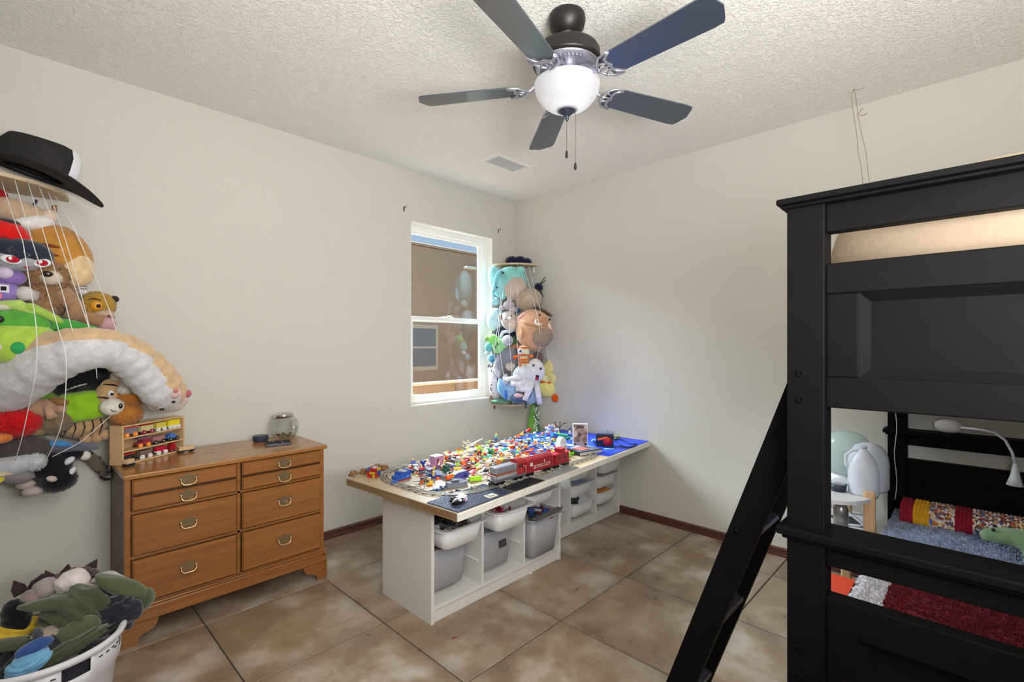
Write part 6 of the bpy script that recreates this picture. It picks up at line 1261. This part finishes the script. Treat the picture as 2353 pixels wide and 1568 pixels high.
toy('red_furry_plush', 'bright red furry ball plush at the lower left of the net', 34, 972, T1(34, .25), [('body', 's', (0, 0, 0), (46, 32, 32), (196, 18, 22), {'fur': 1600, 'fl': 8}), ('beak', 's', (-22, -20, -30), (20, 14, 12), (206, 116, 56), {})])
toy('sloth_plush', 'grey-brown shaggy plush with big tan nose in the left net', 108, 955, T1(108, .22), [('body', 's', (8, 0, -12), (38, 28, 32), (124, 108, 86), {'fur': 900, 'fl': 5}), ('face', 's', (-8, -14, 18), (28, 20, 22), (176, 138, 112), {}), ('nose', 't', [(-4, -30, 26), (4, -38, 10), (8, -36, -2)], [6, 8, 10], (186, 148, 122)), ('brow', 's', (20, -16, 32), (18, 12, 10), (140, 104, 60), {'rot': (0, 20, 0)}), ('paw', 's', (-16, -14, -32), (16, 12, 11), (134, 112, 78), {}), ('nose', 's', (22, -20, 14), (12, 10, 9), (178, 140, 116), {})])
toy('ribbed_tan_plush', 'tan plush body with thin black ribs and round paws in the left net', 198, 990, T1(198, .17), [('body', 's', (-4, 0, 10), (46, 28, 25), (176, 142, 104), {'rot': (0, -10, 0), 'lump': .04}), ('paw', 's', (34, -10, -12), (12, 12, 12), (182, 148, 112), {}), ('paw', 's', (18, -12, -16), (12, 12, 14), (176, 142, 106), {}), ('paw', 's', (0, -12, -18), (12, 12, 14), (170, 136, 100), {})]+[('rib', 't', [(-36+i*15, -22, 34), (-32+i*15, -30, 12), (-38+i*15, -22, -10)], [1, 1.3, 1], (36, 30, 28)) for i in range(5)])
toy('grey_whale_plush', 'flat grey shark plush with blue stripes lying at the bottom of the left net', 142, 1022, T1(142, .19), [('body', 's', (-4, 0, -4), (66, 26, 14), (92, 96, 108), {'rot': (0, 10, 0)}), ('stripe', 't', [(-40, -20, 10), (0, -26, 6), (20, -22, -2)], [5, 7, 3], (66, 132, 190)), ('back', 's', (-30, -6, 6), (26, 16, 8), (74, 116, 130), {}), ('fin', 's', (44, -6, -8), (24, 12, 9), (104, 108, 122), {'rot': (0, 18, 0)})])
toy('dark_grey_plush', 'dark grey-brown plush mass at the bottom left of the net', 52, 1034, T1(52, .22), [('body', 's', (0, 0, 0), (52, 32, 34), (74, 66, 64), {'lump': .04}), ('limb', 's', (-40, -4, -8), (26, 20, 20), (66, 60, 60), {})])
toy('speckled_grey_plush', 'speckled grey-white fluffy plush limb at the lower left photo edge', 30, 1070, T1(30, .26), [('arm', 't', [(-40, 0, -4), (0, -4, 0), (28, -4, 6)], [24, 23, 20], (176, 178, 184)), ('tuft', 's', (34, -4, 2), (20, 18, 20), (190, 192, 196), {'fur': 500, 'fl': 6}), ('paw', 's', (10, -4, -28), (26, 18, 14), (130, 122, 124), {'fur': 200, 'fl': 4}), ('yellow_fin', 's', (-28, -10, -26), (16, 10, 10), (206, 196, 60), {})])
toy('black_white_dog_plush', 'black and white dog plush dangling below the left net', 112, 1080, T1(112, .20), [('body', 's', (0, 0, 8), (42, 30, 34), (20, 20, 24), {'fur': 700, 'fl': 4}), ('head', 's', (16, -8, -22), (34, 28, 30), (18, 18, 22), {'fur': 500, 'fl': 4}), ('arm', 't', [(18, 0, 30), (44, -6, 30), (60, -8, 26)], [15, 13, 10], (20, 20, 24)), ('paw', 's', (62, -10, 24), (11, 9, 11), (206, 198, 194), {}), ('muzzle', 's', (6, -30, -16), (11, 8, 7), (196, 178, 172), {'rot': (0, 20, 0)}), ('blaze', 's', (38, -22, -8), (6, 6, 12), (214, 210, 214), {'rot': (0, 30, 0)}), ('blaze', 's', (34, -18, 18), (12, 8, 7), (206, 206, 212), {'rot': (0, -40, 0)}), ('foot', 's', (-38, -6, -24), (17, 13, 11), (186, 168, 166), {}), ('foot', 's', (-26, -10, -42), (18, 13, 11), (180, 164, 162), {})])
random.seed(31)
pt_ = ond(205, 1050, T1(205, .05)); o = thing('spotted_tail_plush', 'dark spotted plush tail hanging against the wall beside the dresser', 'plush toy', pt_); c = pt_
tp2 = [ond(x, y, T1(x, .05))-c for x, y in [(180, 1030), (200, 1046), (218, 1060), (232, 1076), (246, 1092)]]
m = MB().tube(tp2, [.022, .026, .028, .026, .02], 14)
m.build('tail', plushm((112, 102, 88)), o); m = MB()
for i in range(60):
    q = random.choice(tp2)*1.0; a = random.uniform(0, 6.28); d = Vector((math.cos(a), random.uniform(-1, .2), math.sin(a))).normalized(); m.sph(q+d*.024, (.007, .006, .006), 7)
tag(m.build('spots', plushm((40, 36, 36)), o), kind='stuff')
# ---------------------------------------------------------------- right net toys
NV = (26, 30, 62)
toy('navy_pompom_spider', 'navy pompom plush resting on the upper board beside the window', 1191, 599, 4.5, [('body', 's', (-14, 0, 0), (14, 12, 9), NV, {'fur': 300, 'fl': 3}), ('body', 's', (4, 0, 1), (11, 10, 8), NV, {'fur': 250, 'fl': 3}), ('body', 's', (18, 2, -2), (12, 10, 7), NV, {'fur': 250, 'fl': 3}), ('leg', 't', [(-28, -4, -6), (-20, -4, -2)], [1.2, 1.2], NV), ('leg', 't', [(26, -4, -6), (34, -4, -10)], [1.2, 1.2], NV)])
toy('aqua_dragon_plush', 'aqua frilled dragon plush with cream belly at the top of the window net', 1166, 655, 4.40, [('body', 's', (8, 4, 6), (36, 26, 38), (134, 204, 200), {'lump': .03}), ('belly', 's', (18, -14, -10), (25, 18, 28), (196, 180, 166), {'rot': (0, 30, 0)}), ('mane', 's', (-22, -4, 4), (20, 20, 40), (150, 216, 222), {'rot': (0, -20, 0), 'lump': .03}), ('horn', 's', (30, -4, 34), (10, 8, 8), (144, 212, 204), {}), ('foot', 's', (-28, -6, -38), (10, 9, 9), (156, 206, 224), {}), eye(-10, 24, 3, -24), eye(-24, -8, 2.4, -22)]+[('frill', 't', [(-14-i*3, -20, 30-i*9), (-24-i*2, -24, 18-i*9), (-32, -18, 2-i*9)], [3.5, 4, 2], (130, 204, 216)) for i in range(5)])
toy('fluffy_ball_plush', 'fluffy beige ball plush in the window net', 1212, 690, 4.36, [('body', 's', (0, 0, 0), (31, 24, 26), (206, 188, 168), {'fur': 2200, 'fl': 6})])
toy('navy_pompom', 'small navy pompom with wire antennae sticking out of the window net', 1239, 661, 4.42, [('body', 's', (-1, 0, 0), (9, 8, 9.5), NV, {'fur': 260, 'fl': 2.5}), ('antenna', 't', [(1, 0, 8), (6, 0, 14), (14, 0, 24)], [1, .9, .7], (20, 20, 24)), ('antenna', 't', [(3, 0, 8), (8, 0, 11), (15, 0, 17)], [1, .9, .7], (20, 20, 24)), ('leg', 't', [(2, 0, -8), (6, 2, -14), (10, 2, -22)], [1, 1, .8], (20, 20, 24))])
toy('pale_blue_ball_plush', 'pale blue round plush at the left of the window net', 1140, 735, 4.42, [('body', 's', (0, 0, 0), (23, 20, 27), (180, 210, 222), {}), ('ear', 't', [(-12, -2, 22), (-4, -6, 20), (4, -2, 24)], [3, 4, 2], (220, 220, 220))])
toy('grey_mouse_plush', 'grey round mouse plush with pink ears in the window net', 1170, 735, 4.30, [('body', 's', (0, 0, -2), (19, 17, 23), (190, 180, 172), {'rot': (0, -15, 0)}), ('tummy', 's', (6, -8, -10), (12, 10, 14), (214, 198, 184), {}), ('snout', 's', (1, -16, 2), (5, 4, 4), (214, 206, 204), {}), ('ear', 's', (-20, -4, 6), (5, 4, 6), (150, 110, 100), {}), ('ear', 's', (18, -4, 4), (6, 4, 5), (196, 170, 160), {}), eye(-8, 0, 1.6, -15), eye(5, 8, 1.6, -15)])
toy('grey_bunny_plush', 'little mauve-grey bunny plush above the mouse in the window net', 1163, 704, 4.30, [('head', 's', (6, 0, 2), (13, 11, 11), (182, 174, 184), {}), ('ear', 's', (-8, -2, -4), (8, 5, 5), (166, 152, 164), {}), ('ear', 's', (8, -4, 14), (6, 4, 8), (196, 182, 180), {}), ('body', 's', (14, 2, -8), (10, 9, 10), (190, 180, 186), {})])
toy('blue_dot_plush', 'small deep blue plush bit behind the grey mouse', 1190, 712, 4.34, [('body', 's', (0, 0, 0), (7, 6, 8), (56, 84, 140), {})])
toy('peach_walrus_plush', 'big round peach plush with fuzzy tan belly and white tusks', 1228, 758, 4.26, [('body', 's', (0, 0, 0), (44, 36, 48), (206, 160, 126), {'rot': (0, -10, 0), 'n': 32, 'lump': .03}), ('belly', 's', (14, -18, -14), (26, 22, 24), (164, 146, 126), {'fur': 1500, 'fl': 3, 'rot': (0, 20, 0)}), ('snout', 's', (20, -28, 16), (11, 8, 12), (186, 136, 104), {'rot': (0, -30, 0)}), ('tusk', 't', [(4, -32, 22), (2, -36, 14), (8, -38, 10), (18, -36, 12)], [2, 3, 3, 2], (226, 218, 206)), ('tusk', 't', [(30, -26, 14), (34, -26, 6), (37, -24, 0)], [3, 3, 2.5], (226, 218, 206)), ('ear', 's', (-26, -14, 30), (14, 7, 7), (222, 172, 158), {'rot': (0, -30, 0)}), eye(12, 32, 2.6, -32), eye(34, 22, 2.4, -22), ('fold', 't', [(-32, -20, 22), (-18, -32, 14), (0, -36, 8), (12, -34, 2)], [2.5, 3.5, 3, 1.5], (190, 142, 108)), ('fold', 't', [(-36, -16, 12), (-26, -28, -4), (-28, -26, -22)], [2.5, 3.5, 1.5], (194, 146, 112)), ('fin', 's', (20, 2, 42), (22, 10, 4), (90, 66, 46), {'rot': (0, 28, 0), 'fur': 120, 'fl': 4})])
toy('green_frog_plush', 'mint green frog plush at the left of the window net', 1140, 787, 4.32, [('body', 's', (6, 0, -10), (16, 14, 18), (150, 214, 150), {'rot': (0, -30, 0)}), ('head', 's', (-8, -4, 8), (13, 11, 11), (140, 216, 110), {}), ('snout', 's', (-20, -6, 8), (7, 6, 6), (130, 196, 104), {}), ('leg', 't', [(0, -4, 4), (16, -4, 0), (20, -6, -14)], [8, 9, 8], (152, 218, 150)), ('spot', 's', (-2, -15, -10), (3, 2, 4), (60, 110, 70), {}), ('spot', 's', (4, -16, -4), (3, 2, 3), (60, 110, 70), {})])
toy('aqua_ball_plush', 'aqua ball-headed plush at the left rim of the window net', 1124, 798, 4.34, [('body', 's', (0, 0, 0), (11, 10, 11), (112, 190, 196), {}), eye(-6, -6, 1.4, -8), ('collar', 's', (10, -4, -2), (5, 6, 9), (60, 90, 80), {}), ('body', 's', (-4, 0, -14), (7, 6, 5), (190, 210, 214), {})])
toy('navy_bunny_plush', 'navy plush holding white paws in the middle of the window net', 1160, 768, 4.36, [('body', 's', (0, 4, 0), (26, 14, 18), (38, 44, 66), {}), ('arm', 't', [(-10, -10, -8), (-4, -14, 4), (6, -14, 6)], [4, 4, 4], (206, 214, 226)), ('arm', 't', [(6, -14, 4), (18, -14, 10), (26, -12, 12)], [5, 5, 5], (206, 212, 222))])
toy('grey_ball_plush', 'small blue-grey ball plush below the white paws', 1166, 783, 4.27, [('body', 's', (0, 0, 0), (13, 12, 13), (190, 194, 204), {}), ('patch', 's', (3, -7, 0), (8, 6, 8), (160, 168, 182), {})])
toy('green_scrap_plush', 'dark green plush bit between grey ball and peach plush', 1184, 784, 4.36, [('body', 's', (0, 0, 0), (8, 8, 14), (84, 130, 90), {})])
toy('brown_paw_plush', 'brown plush limb under the grey ball', 1186, 797, 4.32, [('limb', 't', [(-18, 0, -4), (-4, -2, 0), (14, 0, 6)], [6, 6, 5], (176, 128, 104))])
toy('grey_knit_elephant', 'grey knitted elephant plush in the lower half of the window net', 1165, 826, 4.33, [('body', 's', (2, 0, 6), (24, 20, 24), (132, 136, 150), {'rot': (0, 20, 0)}), ('leg', 't', [(-12, -4, 8), (-18, -6, -10), (-14, -6, -22)], [13, 12, 10], (140, 142, 158)), ('trunk', 't', [(12, -8, 10), (20, -10, -6), (16, -12, -20)], [10, 8, 6], (126, 130, 142)), ('tummy', 's', (8, -14, -16), (12, 9, 10), (200, 192, 180), {}), ('ear', 's', (20, 0, 18), (14, 6, 14), (120, 112, 116), {})])
toy('orange_striped_plush', 'orange and mint striped one-eyed creature plush', 1203, 815, 4.22, [('head', 's', (0, 0, 6), (14, 11, 15), (216, 214, 180), {'pw': .8}), ('body', 's', (0, 0, -14), (11, 9, 12), (220, 206, 160), {'pw': .8}), ('eye_disc', 's', (-6, -10, 8), (7, 3, 7), (226, 226, 232), {}), eye(-7, 8, 3, -13, (30, 40, 90)), ('arm', 't', [(-12, -2, -4), (-18, -4, -6), (-23, -4, -8)], [4, 4, 5], (220, 104, 44)), ('arm', 't', [(11, -2, -4), (18, -3, -4), (22, -3, -3)], [4, 4, 4], (224, 120, 60)), ('leg', 't', [(-6, -2, -22), (-7, -3, -30)], [4.5, 5], (222, 128, 66)), ('leg', 't', [(5, -2, -22), (6, -3, -30)], [4.5, 5], (226, 190, 130))]+[('stripe', 't', [(-13, -5, z_), (0, -11.5, z_+.5), (13, -5, z_)], [2, 2.3, 2], (222, 100, 40)) for z_ in (15, -1, -12, -18)])
toy('long_limbed_white_doll', 'white long-limbed doll with navy and red patches hanging in the window net', 1212, 865, 4.22, [('body', 's', (14, 0, 10), (26, 14, 30), (222, 224, 230), {'rot': (0, 30, 0), 'lump': .05}), ('head', 's', (-6, -2, 4), (28, 14, 22), (214, 220, 226), {'lump': .06}), ('patch', 'b', (14, -15, 26), (5, 5, 4), (74, 54, 84), {'rot': (0, 20, 0)}), ('patch', 'b', (30, -12, 18), (5, 6, 5), (84, 54, 80), {'rot': (0, 30, 0)}), ('patch', 'b', (22, -17, -2), (7, 5, 11), (40, 44, 80), {'rot': (0, 10, 0)}), ('patch', 'b', (21, -20, -4), (5, 3, 6), (206, 30, 50), {}), ('limb', 't', [(-6, -8, 0), (-30, -12, -4), (-52, -12, -8)], [7, 6.5, 5], (222, 224, 232)), ('limb', 't', [(0, -10, -8), (-18, -14, -18), (-38, -14, -14)], [8, 8, 7], (226, 226, 230)), ('limb', 't', [(4, -10, -14), (-8, -14, -28), (-26, -14, -26)], [8, 8, 7], (228, 228, 232)), ('limb', 't', [(10, -8, -12), (2, -14, -34), (-6, -14, -54)], [8, 7.5, 6], (228, 228, 234)), ('limb', 't', [(20, -4, -12), (24, -12, -36), (28, -12, -62)], [7, 7, 6.5], (224, 226, 234))])
toy('yellow_duck_plush', 'pale yellow chick plush at the right of the window net', 1262, 852, 4.40, [('body', 's', (-2, 0, 4), (15, 13, 20), (228, 218, 140), {'rot': (0, 20, 0)}), ('wing', 's', (12, -4, -18), (14, 11, 14), (230, 222, 150), {}), ('wing', 's', (-12, -4, -20), (12, 9, 12), (232, 224, 170), {}), ('foot', 's', (-14, -10, -26), (7, 5, 3.5), (214, 110, 50), {}), ('foot', 's', (-2, -10, -28), (7, 5, 3.5), (214, 110, 50), {}), ('tag', 's', (-18, -2, 0), (4, 4, 10), (170, 96, 54), {})])
toy('big_yellow_duck_plush', 'larger yellow duck plush with orange bill hanging lowest at right', 1256, 895, 4.40, [('head', 's', (0, 0, 2), (24, 19, 20), (232, 224, 136), {'rot': (0, 25, 0)}), ('cheek', 's', (-18, 2, -2), (16, 13, 17), (226, 216, 110), {}), ('bill', 's', (25, -8, -19), (14, 11, 11), (226, 92, 20), {'pw': .8}), ('nostril', 't', [(30, -17, -12), (36, -14, -16)], [1.3, 1.3], (180, 50, 10))])
toy('spotted_giraffe_plush', 'white plush with small dark spots down the left rim of the window net', 1136, 862, 4.42, [('neck', 't', [(-2, 0, 18), (0, -2, -10), (2, -4, -40), (4, -2, -52)], [12, 14, 12, 8], (216, 210, 208)), ('ear', 's', (-12, 0, 20), (4, 3, 5), (90, 96, 110), {}), ('foot', 's', (-6, -2, -50), (5, 4, 8), (150, 110, 90), {'rot': (0, -20, 0)})]+[('spot', 's', (random.uniform(-9, 10), -13, random.uniform(-46, 20)), (1.8, 2, 1.8), (64, 56, 62), {'n': 8}) for _ in range(26)])
toy('silver_seal_plush', 'light grey seal plush beside the spotted one in the window net', 1143, 848, 4.32, [('body', 's', (0, 0, 0), (9, 9, 20), (186, 184, 196), {'rot': (0, -10, 0)}), eye(-4, 6, 1.2, -9)])
toy('teal_plush', 'small teal and blue plush high on the left rim below the aqua ball', 1130, 824, 4.38, [('body', 's', (0, 0, 0), (10, 8, 9), (110, 170, 200), {}), ('head', 's', (4, -4, -6), (6, 5, 6), (60, 130, 170), {})])
toy('sky_blue_whale_plush', 'sky blue plush pair near the bottom of the window net', 1170, 895, 4.30, [('body', 's', (8, 0, 0), (19, 15, 28), (150, 182, 216), {'rot': (0, 25, 0)}), ('body', 's', (-14, 2, 2), (13, 11, 24), (128, 176, 222), {'rot': (0, -15, 0)}), ('fin', 's', (-8, -10, -12), (5, 4, 12), (60, 120, 190), {}), ('snout', 's', (-8, -8, 24), (7, 6, 12), (200, 200, 222), {})])
toy('denim_plush', 'denim blue plush with pink patch at the bottom of the window net', 1200, 912, 4.26, [('body', 's', (-8, 0, -4), (20, 14, 13), (78, 96, 130), {}), ('patch', 's', (-8, -12, 4), (11, 5, 5), (226, 184, 184), {}), ('body', 's', (20, 2, 2), (17, 13, 20), (146, 174, 206), {'rot': (0, 20, 0)}), ('ear', 's', (14, -12, 4), (6, 4, 12), (64, 80, 116), {'rot': (0, 30, 0)}), ('leg', 't', [(8, -8, -10), (8, -10, -26)], [3, 3], (70, 86, 118))])
toy('red_bear_plush', 'tiny red and yellow plush peeking between the white doll limbs', 1200, 890, 4.28, [('body', 's', (0, 0, 0), (6, 5, 6), (200, 60, 44), {}), ('face', 's', (1, -4, 0), (3, 3, 3), (240, 200, 110), {})])
toy('green_cloth_plush', 'sage green cloth plush lying along the lower board of the window net', 1152, 922, 4.42, [('body', 's', (0, 0, 0), (24, 18, 8), (110, 156, 124), {'lump': .05})])
toy('brown_ape_plush', 'brown-grey plush shoulder behind the white doll', 1236, 825, 4.40, [('body', 's', (0, 0, 0), (14, 12, 16), (120, 98, 92), {})])
toy('yellow_scarf_plush', 'small yellow plush bit on the lower board of the window net', 1204, 925, 4.33, [('body', 's', (0, 0, 0), (8, 6, 4), (232, 210, 60), {})])
toy('green_serpent_plush', 'long green patterned serpent plush hanging down behind the play table', 1225, 950, 4.40, [('coil', 's', (8, 0, 24), (13, 10, 7), (86, 130, 80), {'rot': (0, -25, 0)}), ('body', 't', [(4, 0, 22), (1, -2, 0), (0, -2, -25), (0, 0, -50)], [8, 10, 14, 17], (104, 160, 70)), ('pattern', 't', [(7, -5, 22), (7, -7, 0), (7, -8, -25), (8, -6, -50)], [5, 6, 8, 10], (66, 110, 66))]+[('scale', 's', (random.uniform(2, 13), -16, -48+66*i/40), (2.2, 2, 1.6), (206, 220, 200), {'n': 7}) for i in range(40)])
# ================================================================ LAUNDRY BASKET
lc = Vector((-3.322, -1.118, 0)); LB = thing('laundry_basket', 'oval white plastic laundry basket overflowing with clothes', 'laundry basket', lc, 0); LW = mat((206, 204, 210), .4)
ra, rb_ = .182, .178; hz = .40
def ovalz(a, s, z_, w=1.): return (ra*s*math.cos(a), rb_*s*w*math.sin(a), z_)
n_ = 96; m = MB()
prof = [(.72, .0), (.76, .01), (.86, .2), (.93, .30), (.985, .315), (1.0, .345), (1.01, hz-.012)]
rows_ = [[ovalz(2*PI*k/n_, s, z_) for k in range(n_)] for s, z_ in prof]
vs = [p for r_ in rows_ for p in r_]; fs = []
for i in range(len(prof)-1):
    for k in range(n_):
        ph_ = (k/n_*6) % 1
        if i == 5 and .62 < ph_ < .98: continue      # hand holes
        fs.append((i*n_+k, i*n_+(k+1) % n_, (i+1)*n_+(k+1) % n_, (i+1)*n_+k))
fs.append(tuple(reversed(range(n_)))); m.add(vs, fs, 0, True); m.build('tub', LW, LB, solid=.003)
m = MB(); rim = [ovalz(2*PI*k/64, 1.03, hz) for k in range(65)]; m.tube(rim, .014, 10, cap=False, flat=.75); m.build('rim', LW, LB)
m = MB()
for k in range(96):
    ph_ = (k/96*6) % 1
    if .08 < ph_ < .55 and (int(ph_*20) % 3 != 0): a = 2*PI*(k+.5)/96; p = ovalz(a, 1.012, 0); m.box((p[0], p[1], .362 if (k % 2) else .370), (.003, .012, .004), (0, 0, math.atan2(p[1]/rb_/rb_, p[0]/ra/ra)))
m.build('slots', mat((40, 38, 42), .7), LB)
def cloth(name, label, px, py, t, r, col, roll=0, amp=.16, cat='clothing', seed=0, extra=None, fr=5):
    random.seed(seed); p = ond(px, py, t); k = t/FP; az_ = math.atan2(p[1]-CAM[1], p[0]-CAM[0])-PI/2; o = thing(name, label, cat, p, rot=(0, math.radians(roll), az_)); m = MB(); ph = [random.uniform(0, 6) for _ in range(6)]; d = Vector((random.uniform(-.3, .3), random.uniform(-.3, .3), 1)).normalized()
    def f(u, v):
        a, b_ = u*2*PI, .001+v*(PI-.002); q = Vector((math.sin(b_)*math.cos(a), math.sin(b_)*math.sin(a), math.cos(b_)))
        w_ = math.sin(fr*q.dot(d)*1.6+ph[0]+1.8*math.sin(2*q[0]+ph[1])); w2 = math.sin(fr*1.9*q[2]+3*q[0]+ph[2]+math.sin(4*q[1]+ph[3])); g = 1+amp*(1-abs(w_))*1.0-amp*.6+amp*.35*w2
        return (q[0]*r[0]*k*g, q[1]*r[1]*k*g, q[2]*r[2]*k*g)
    m.grid(f, 64, 44); m.build('fabric', plushm(col), o)
    for e_ in (extra or []):
        mm = MB(); mm.sph((e_[0]*k, e_[1]*k, e_[2]*k), tuple(x*k for x in e_[3]), 20, lump=.08, rot=(0, math.radians(e_[5]) if len(e_) > 5 else 0, 0)); mm.build('fold', plushm(e_[4]), o)
    return o
GRc = (66, 72, 50)
def cz(name, label, px, py, z, *A, **K): return cloth(name, label, px, py, FP*(CH-z)/(py-HY), *A, **K)
cw_ = Vector((-3.322, -1.118, .34)); 
random.seed(1); o = thing('dark_clothes', 'dark mixed clothes filling the laundry basket', 'clothing', cw_); MB().grid(lambda u, v: (.165*math.sin(v*PI*.999+.001)*math.cos(2*PI*u), .162*math.sin(v*PI*.999+.001)*math.sin(2*PI*u), .075*math.cos(v*PI)*(1+.2*math.sin(9*u*6.28))+.012*math.sin(20*v)), 48, 32).build('fabric', plushm((38, 38, 46)), o)
cz('green_fleece', 'olive green fleece spread over the top of the laundry heap', 185, 1412, .445, (70, 50, 60), GRc, 30, .2, seed=2, extra=[(-50, -14, 22, (70, 24, 13), (68, 75, 52), -18), (48, 10, 66, (66, 34, 20), (74, 82, 54), 8), (10, -44, -30, (40, 26, 46), (78, 86, 60), 28), (-84, -30, -62, (80, 22, 10), (64, 71, 49), -16), (100, 14, 44, (30, 24, 30), (70, 78, 52), 20)])
cz('black_shirt', 'black shirt hanging over the right rim of the basket', 268, 1412, .42, (44, 34, 46), (34, 34, 42), 20, .16, seed=3, extra=[(22, -8, 10, (26, 20, 26), (36, 36, 46), 20)])
cz('white_sock_ball', 'rolled white sock on top of the laundry heap', 166, 1340, .50, (32, 28, 30), (206, 196, 194), 0, .06, 'sock', seed=4, fr=2)
cz('grey_sock', 'crumpled grey and cream sock at the right of the laundry heap', 250, 1334, .49, (28, 20, 20), (176, 168, 164), 10, .2, 'sock', seed=5, fr=3, extra=[(16, -8, -20, (22, 18, 20), (186, 172, 158), 0), (-30, -2, -10, (24, 12, 10), (176, 168, 152), -10)])
cz('taupe_sock', 'taupe sock toe at the left of the laundry heap', 72, 1382, .47, (20, 16, 26), (140, 122, 118), -16, .06, 'sock', seed=6, fr=2, extra=[(26, 4, 12, (22, 18, 26), (152, 138, 138), 24)])
cz('black_sock', 'black sock hanging down the left of the laundry heap', 38, 1425, .45, (26, 22, 50), (22, 22, 24), -12, .08, 'sock', seed=7)
cz('yellow_shirt', 'mustard yellow shirt at the left photo edge in the basket', 26, 1462, .40, (56, 30, 36), (196, 164, 52), 0, .12, seed=8)
cz('light_blue_cloth', 'light blue cloth at the front of the basket', 66, 1524, .415, (40, 26, 24), (104, 156, 190), -12, .1, seed=9, extra=[(14, 8, 26, (34, 18, 16), (46, 76, 130), 0)])
cz('grey_underwear', 'grey and beige undergarment in the middle of the basket', 118, 1462, .42, (38, 24, 22), (150, 136, 120), 14, .12, seed=10, extra=[(-20, -10, 4, (10, 10, 26), (70, 70, 78), -30), (26, -12, -4, (22, 12, 10), (70, 68, 72), -20)])
cz('olive_sleeve', 'olive green sleeve rolling along the front rim of the basket', 150, 1496, .40, (84, 22, 16), (64, 71, 49), -20, .15, seed=12)
cz('brown_cloth', 'dark red-brown stiff cloth with pointed corners at the back of the heap', 165, 1330, .46, (46, 26, 20), (70, 52, 50), 0, .2, seed=11)
for (px, py, rl, lb) in ((112, 1330, -14, 'dark leaf-shaped fabric spike at the left back of the laundry heap'), (152, 1318, 10, 'dark leaf-shaped fabric spike in the middle back of the heap'), (208, 1306, 34, 'dark leaf-shaped fabric spike at the right back of the heap'), (42, 1352, -20, 'dark fabric spike behind the taupe sock'), (86, 1340, 26, 'small dark fabric spike left of the middle spikes')):
    t_ = FP*(CH-.475)/(py-HY); p = ond(px, py, t_); k = t_/FP; o = tag(MB().prism([(-13*k, -16*k), (13*k, -16*k), (12*k, 2*k), (0, 22*k), (-12*k, 2*k)], -2*k, 2*k, Matrix(((1, 0, 0, 0), (0, 0, 1, 0), (0, 1, 0, 0), (0, 0, 0, 1)))).build('fabric_spike', plushm((58, 44, 44)), None, .002, loc=p), lb, 'fabric'); o.rotation_euler = (0, math.radians(rl), math.atan2(p[1]-CAM[1], p[0]-CAM[0])-PI/2)
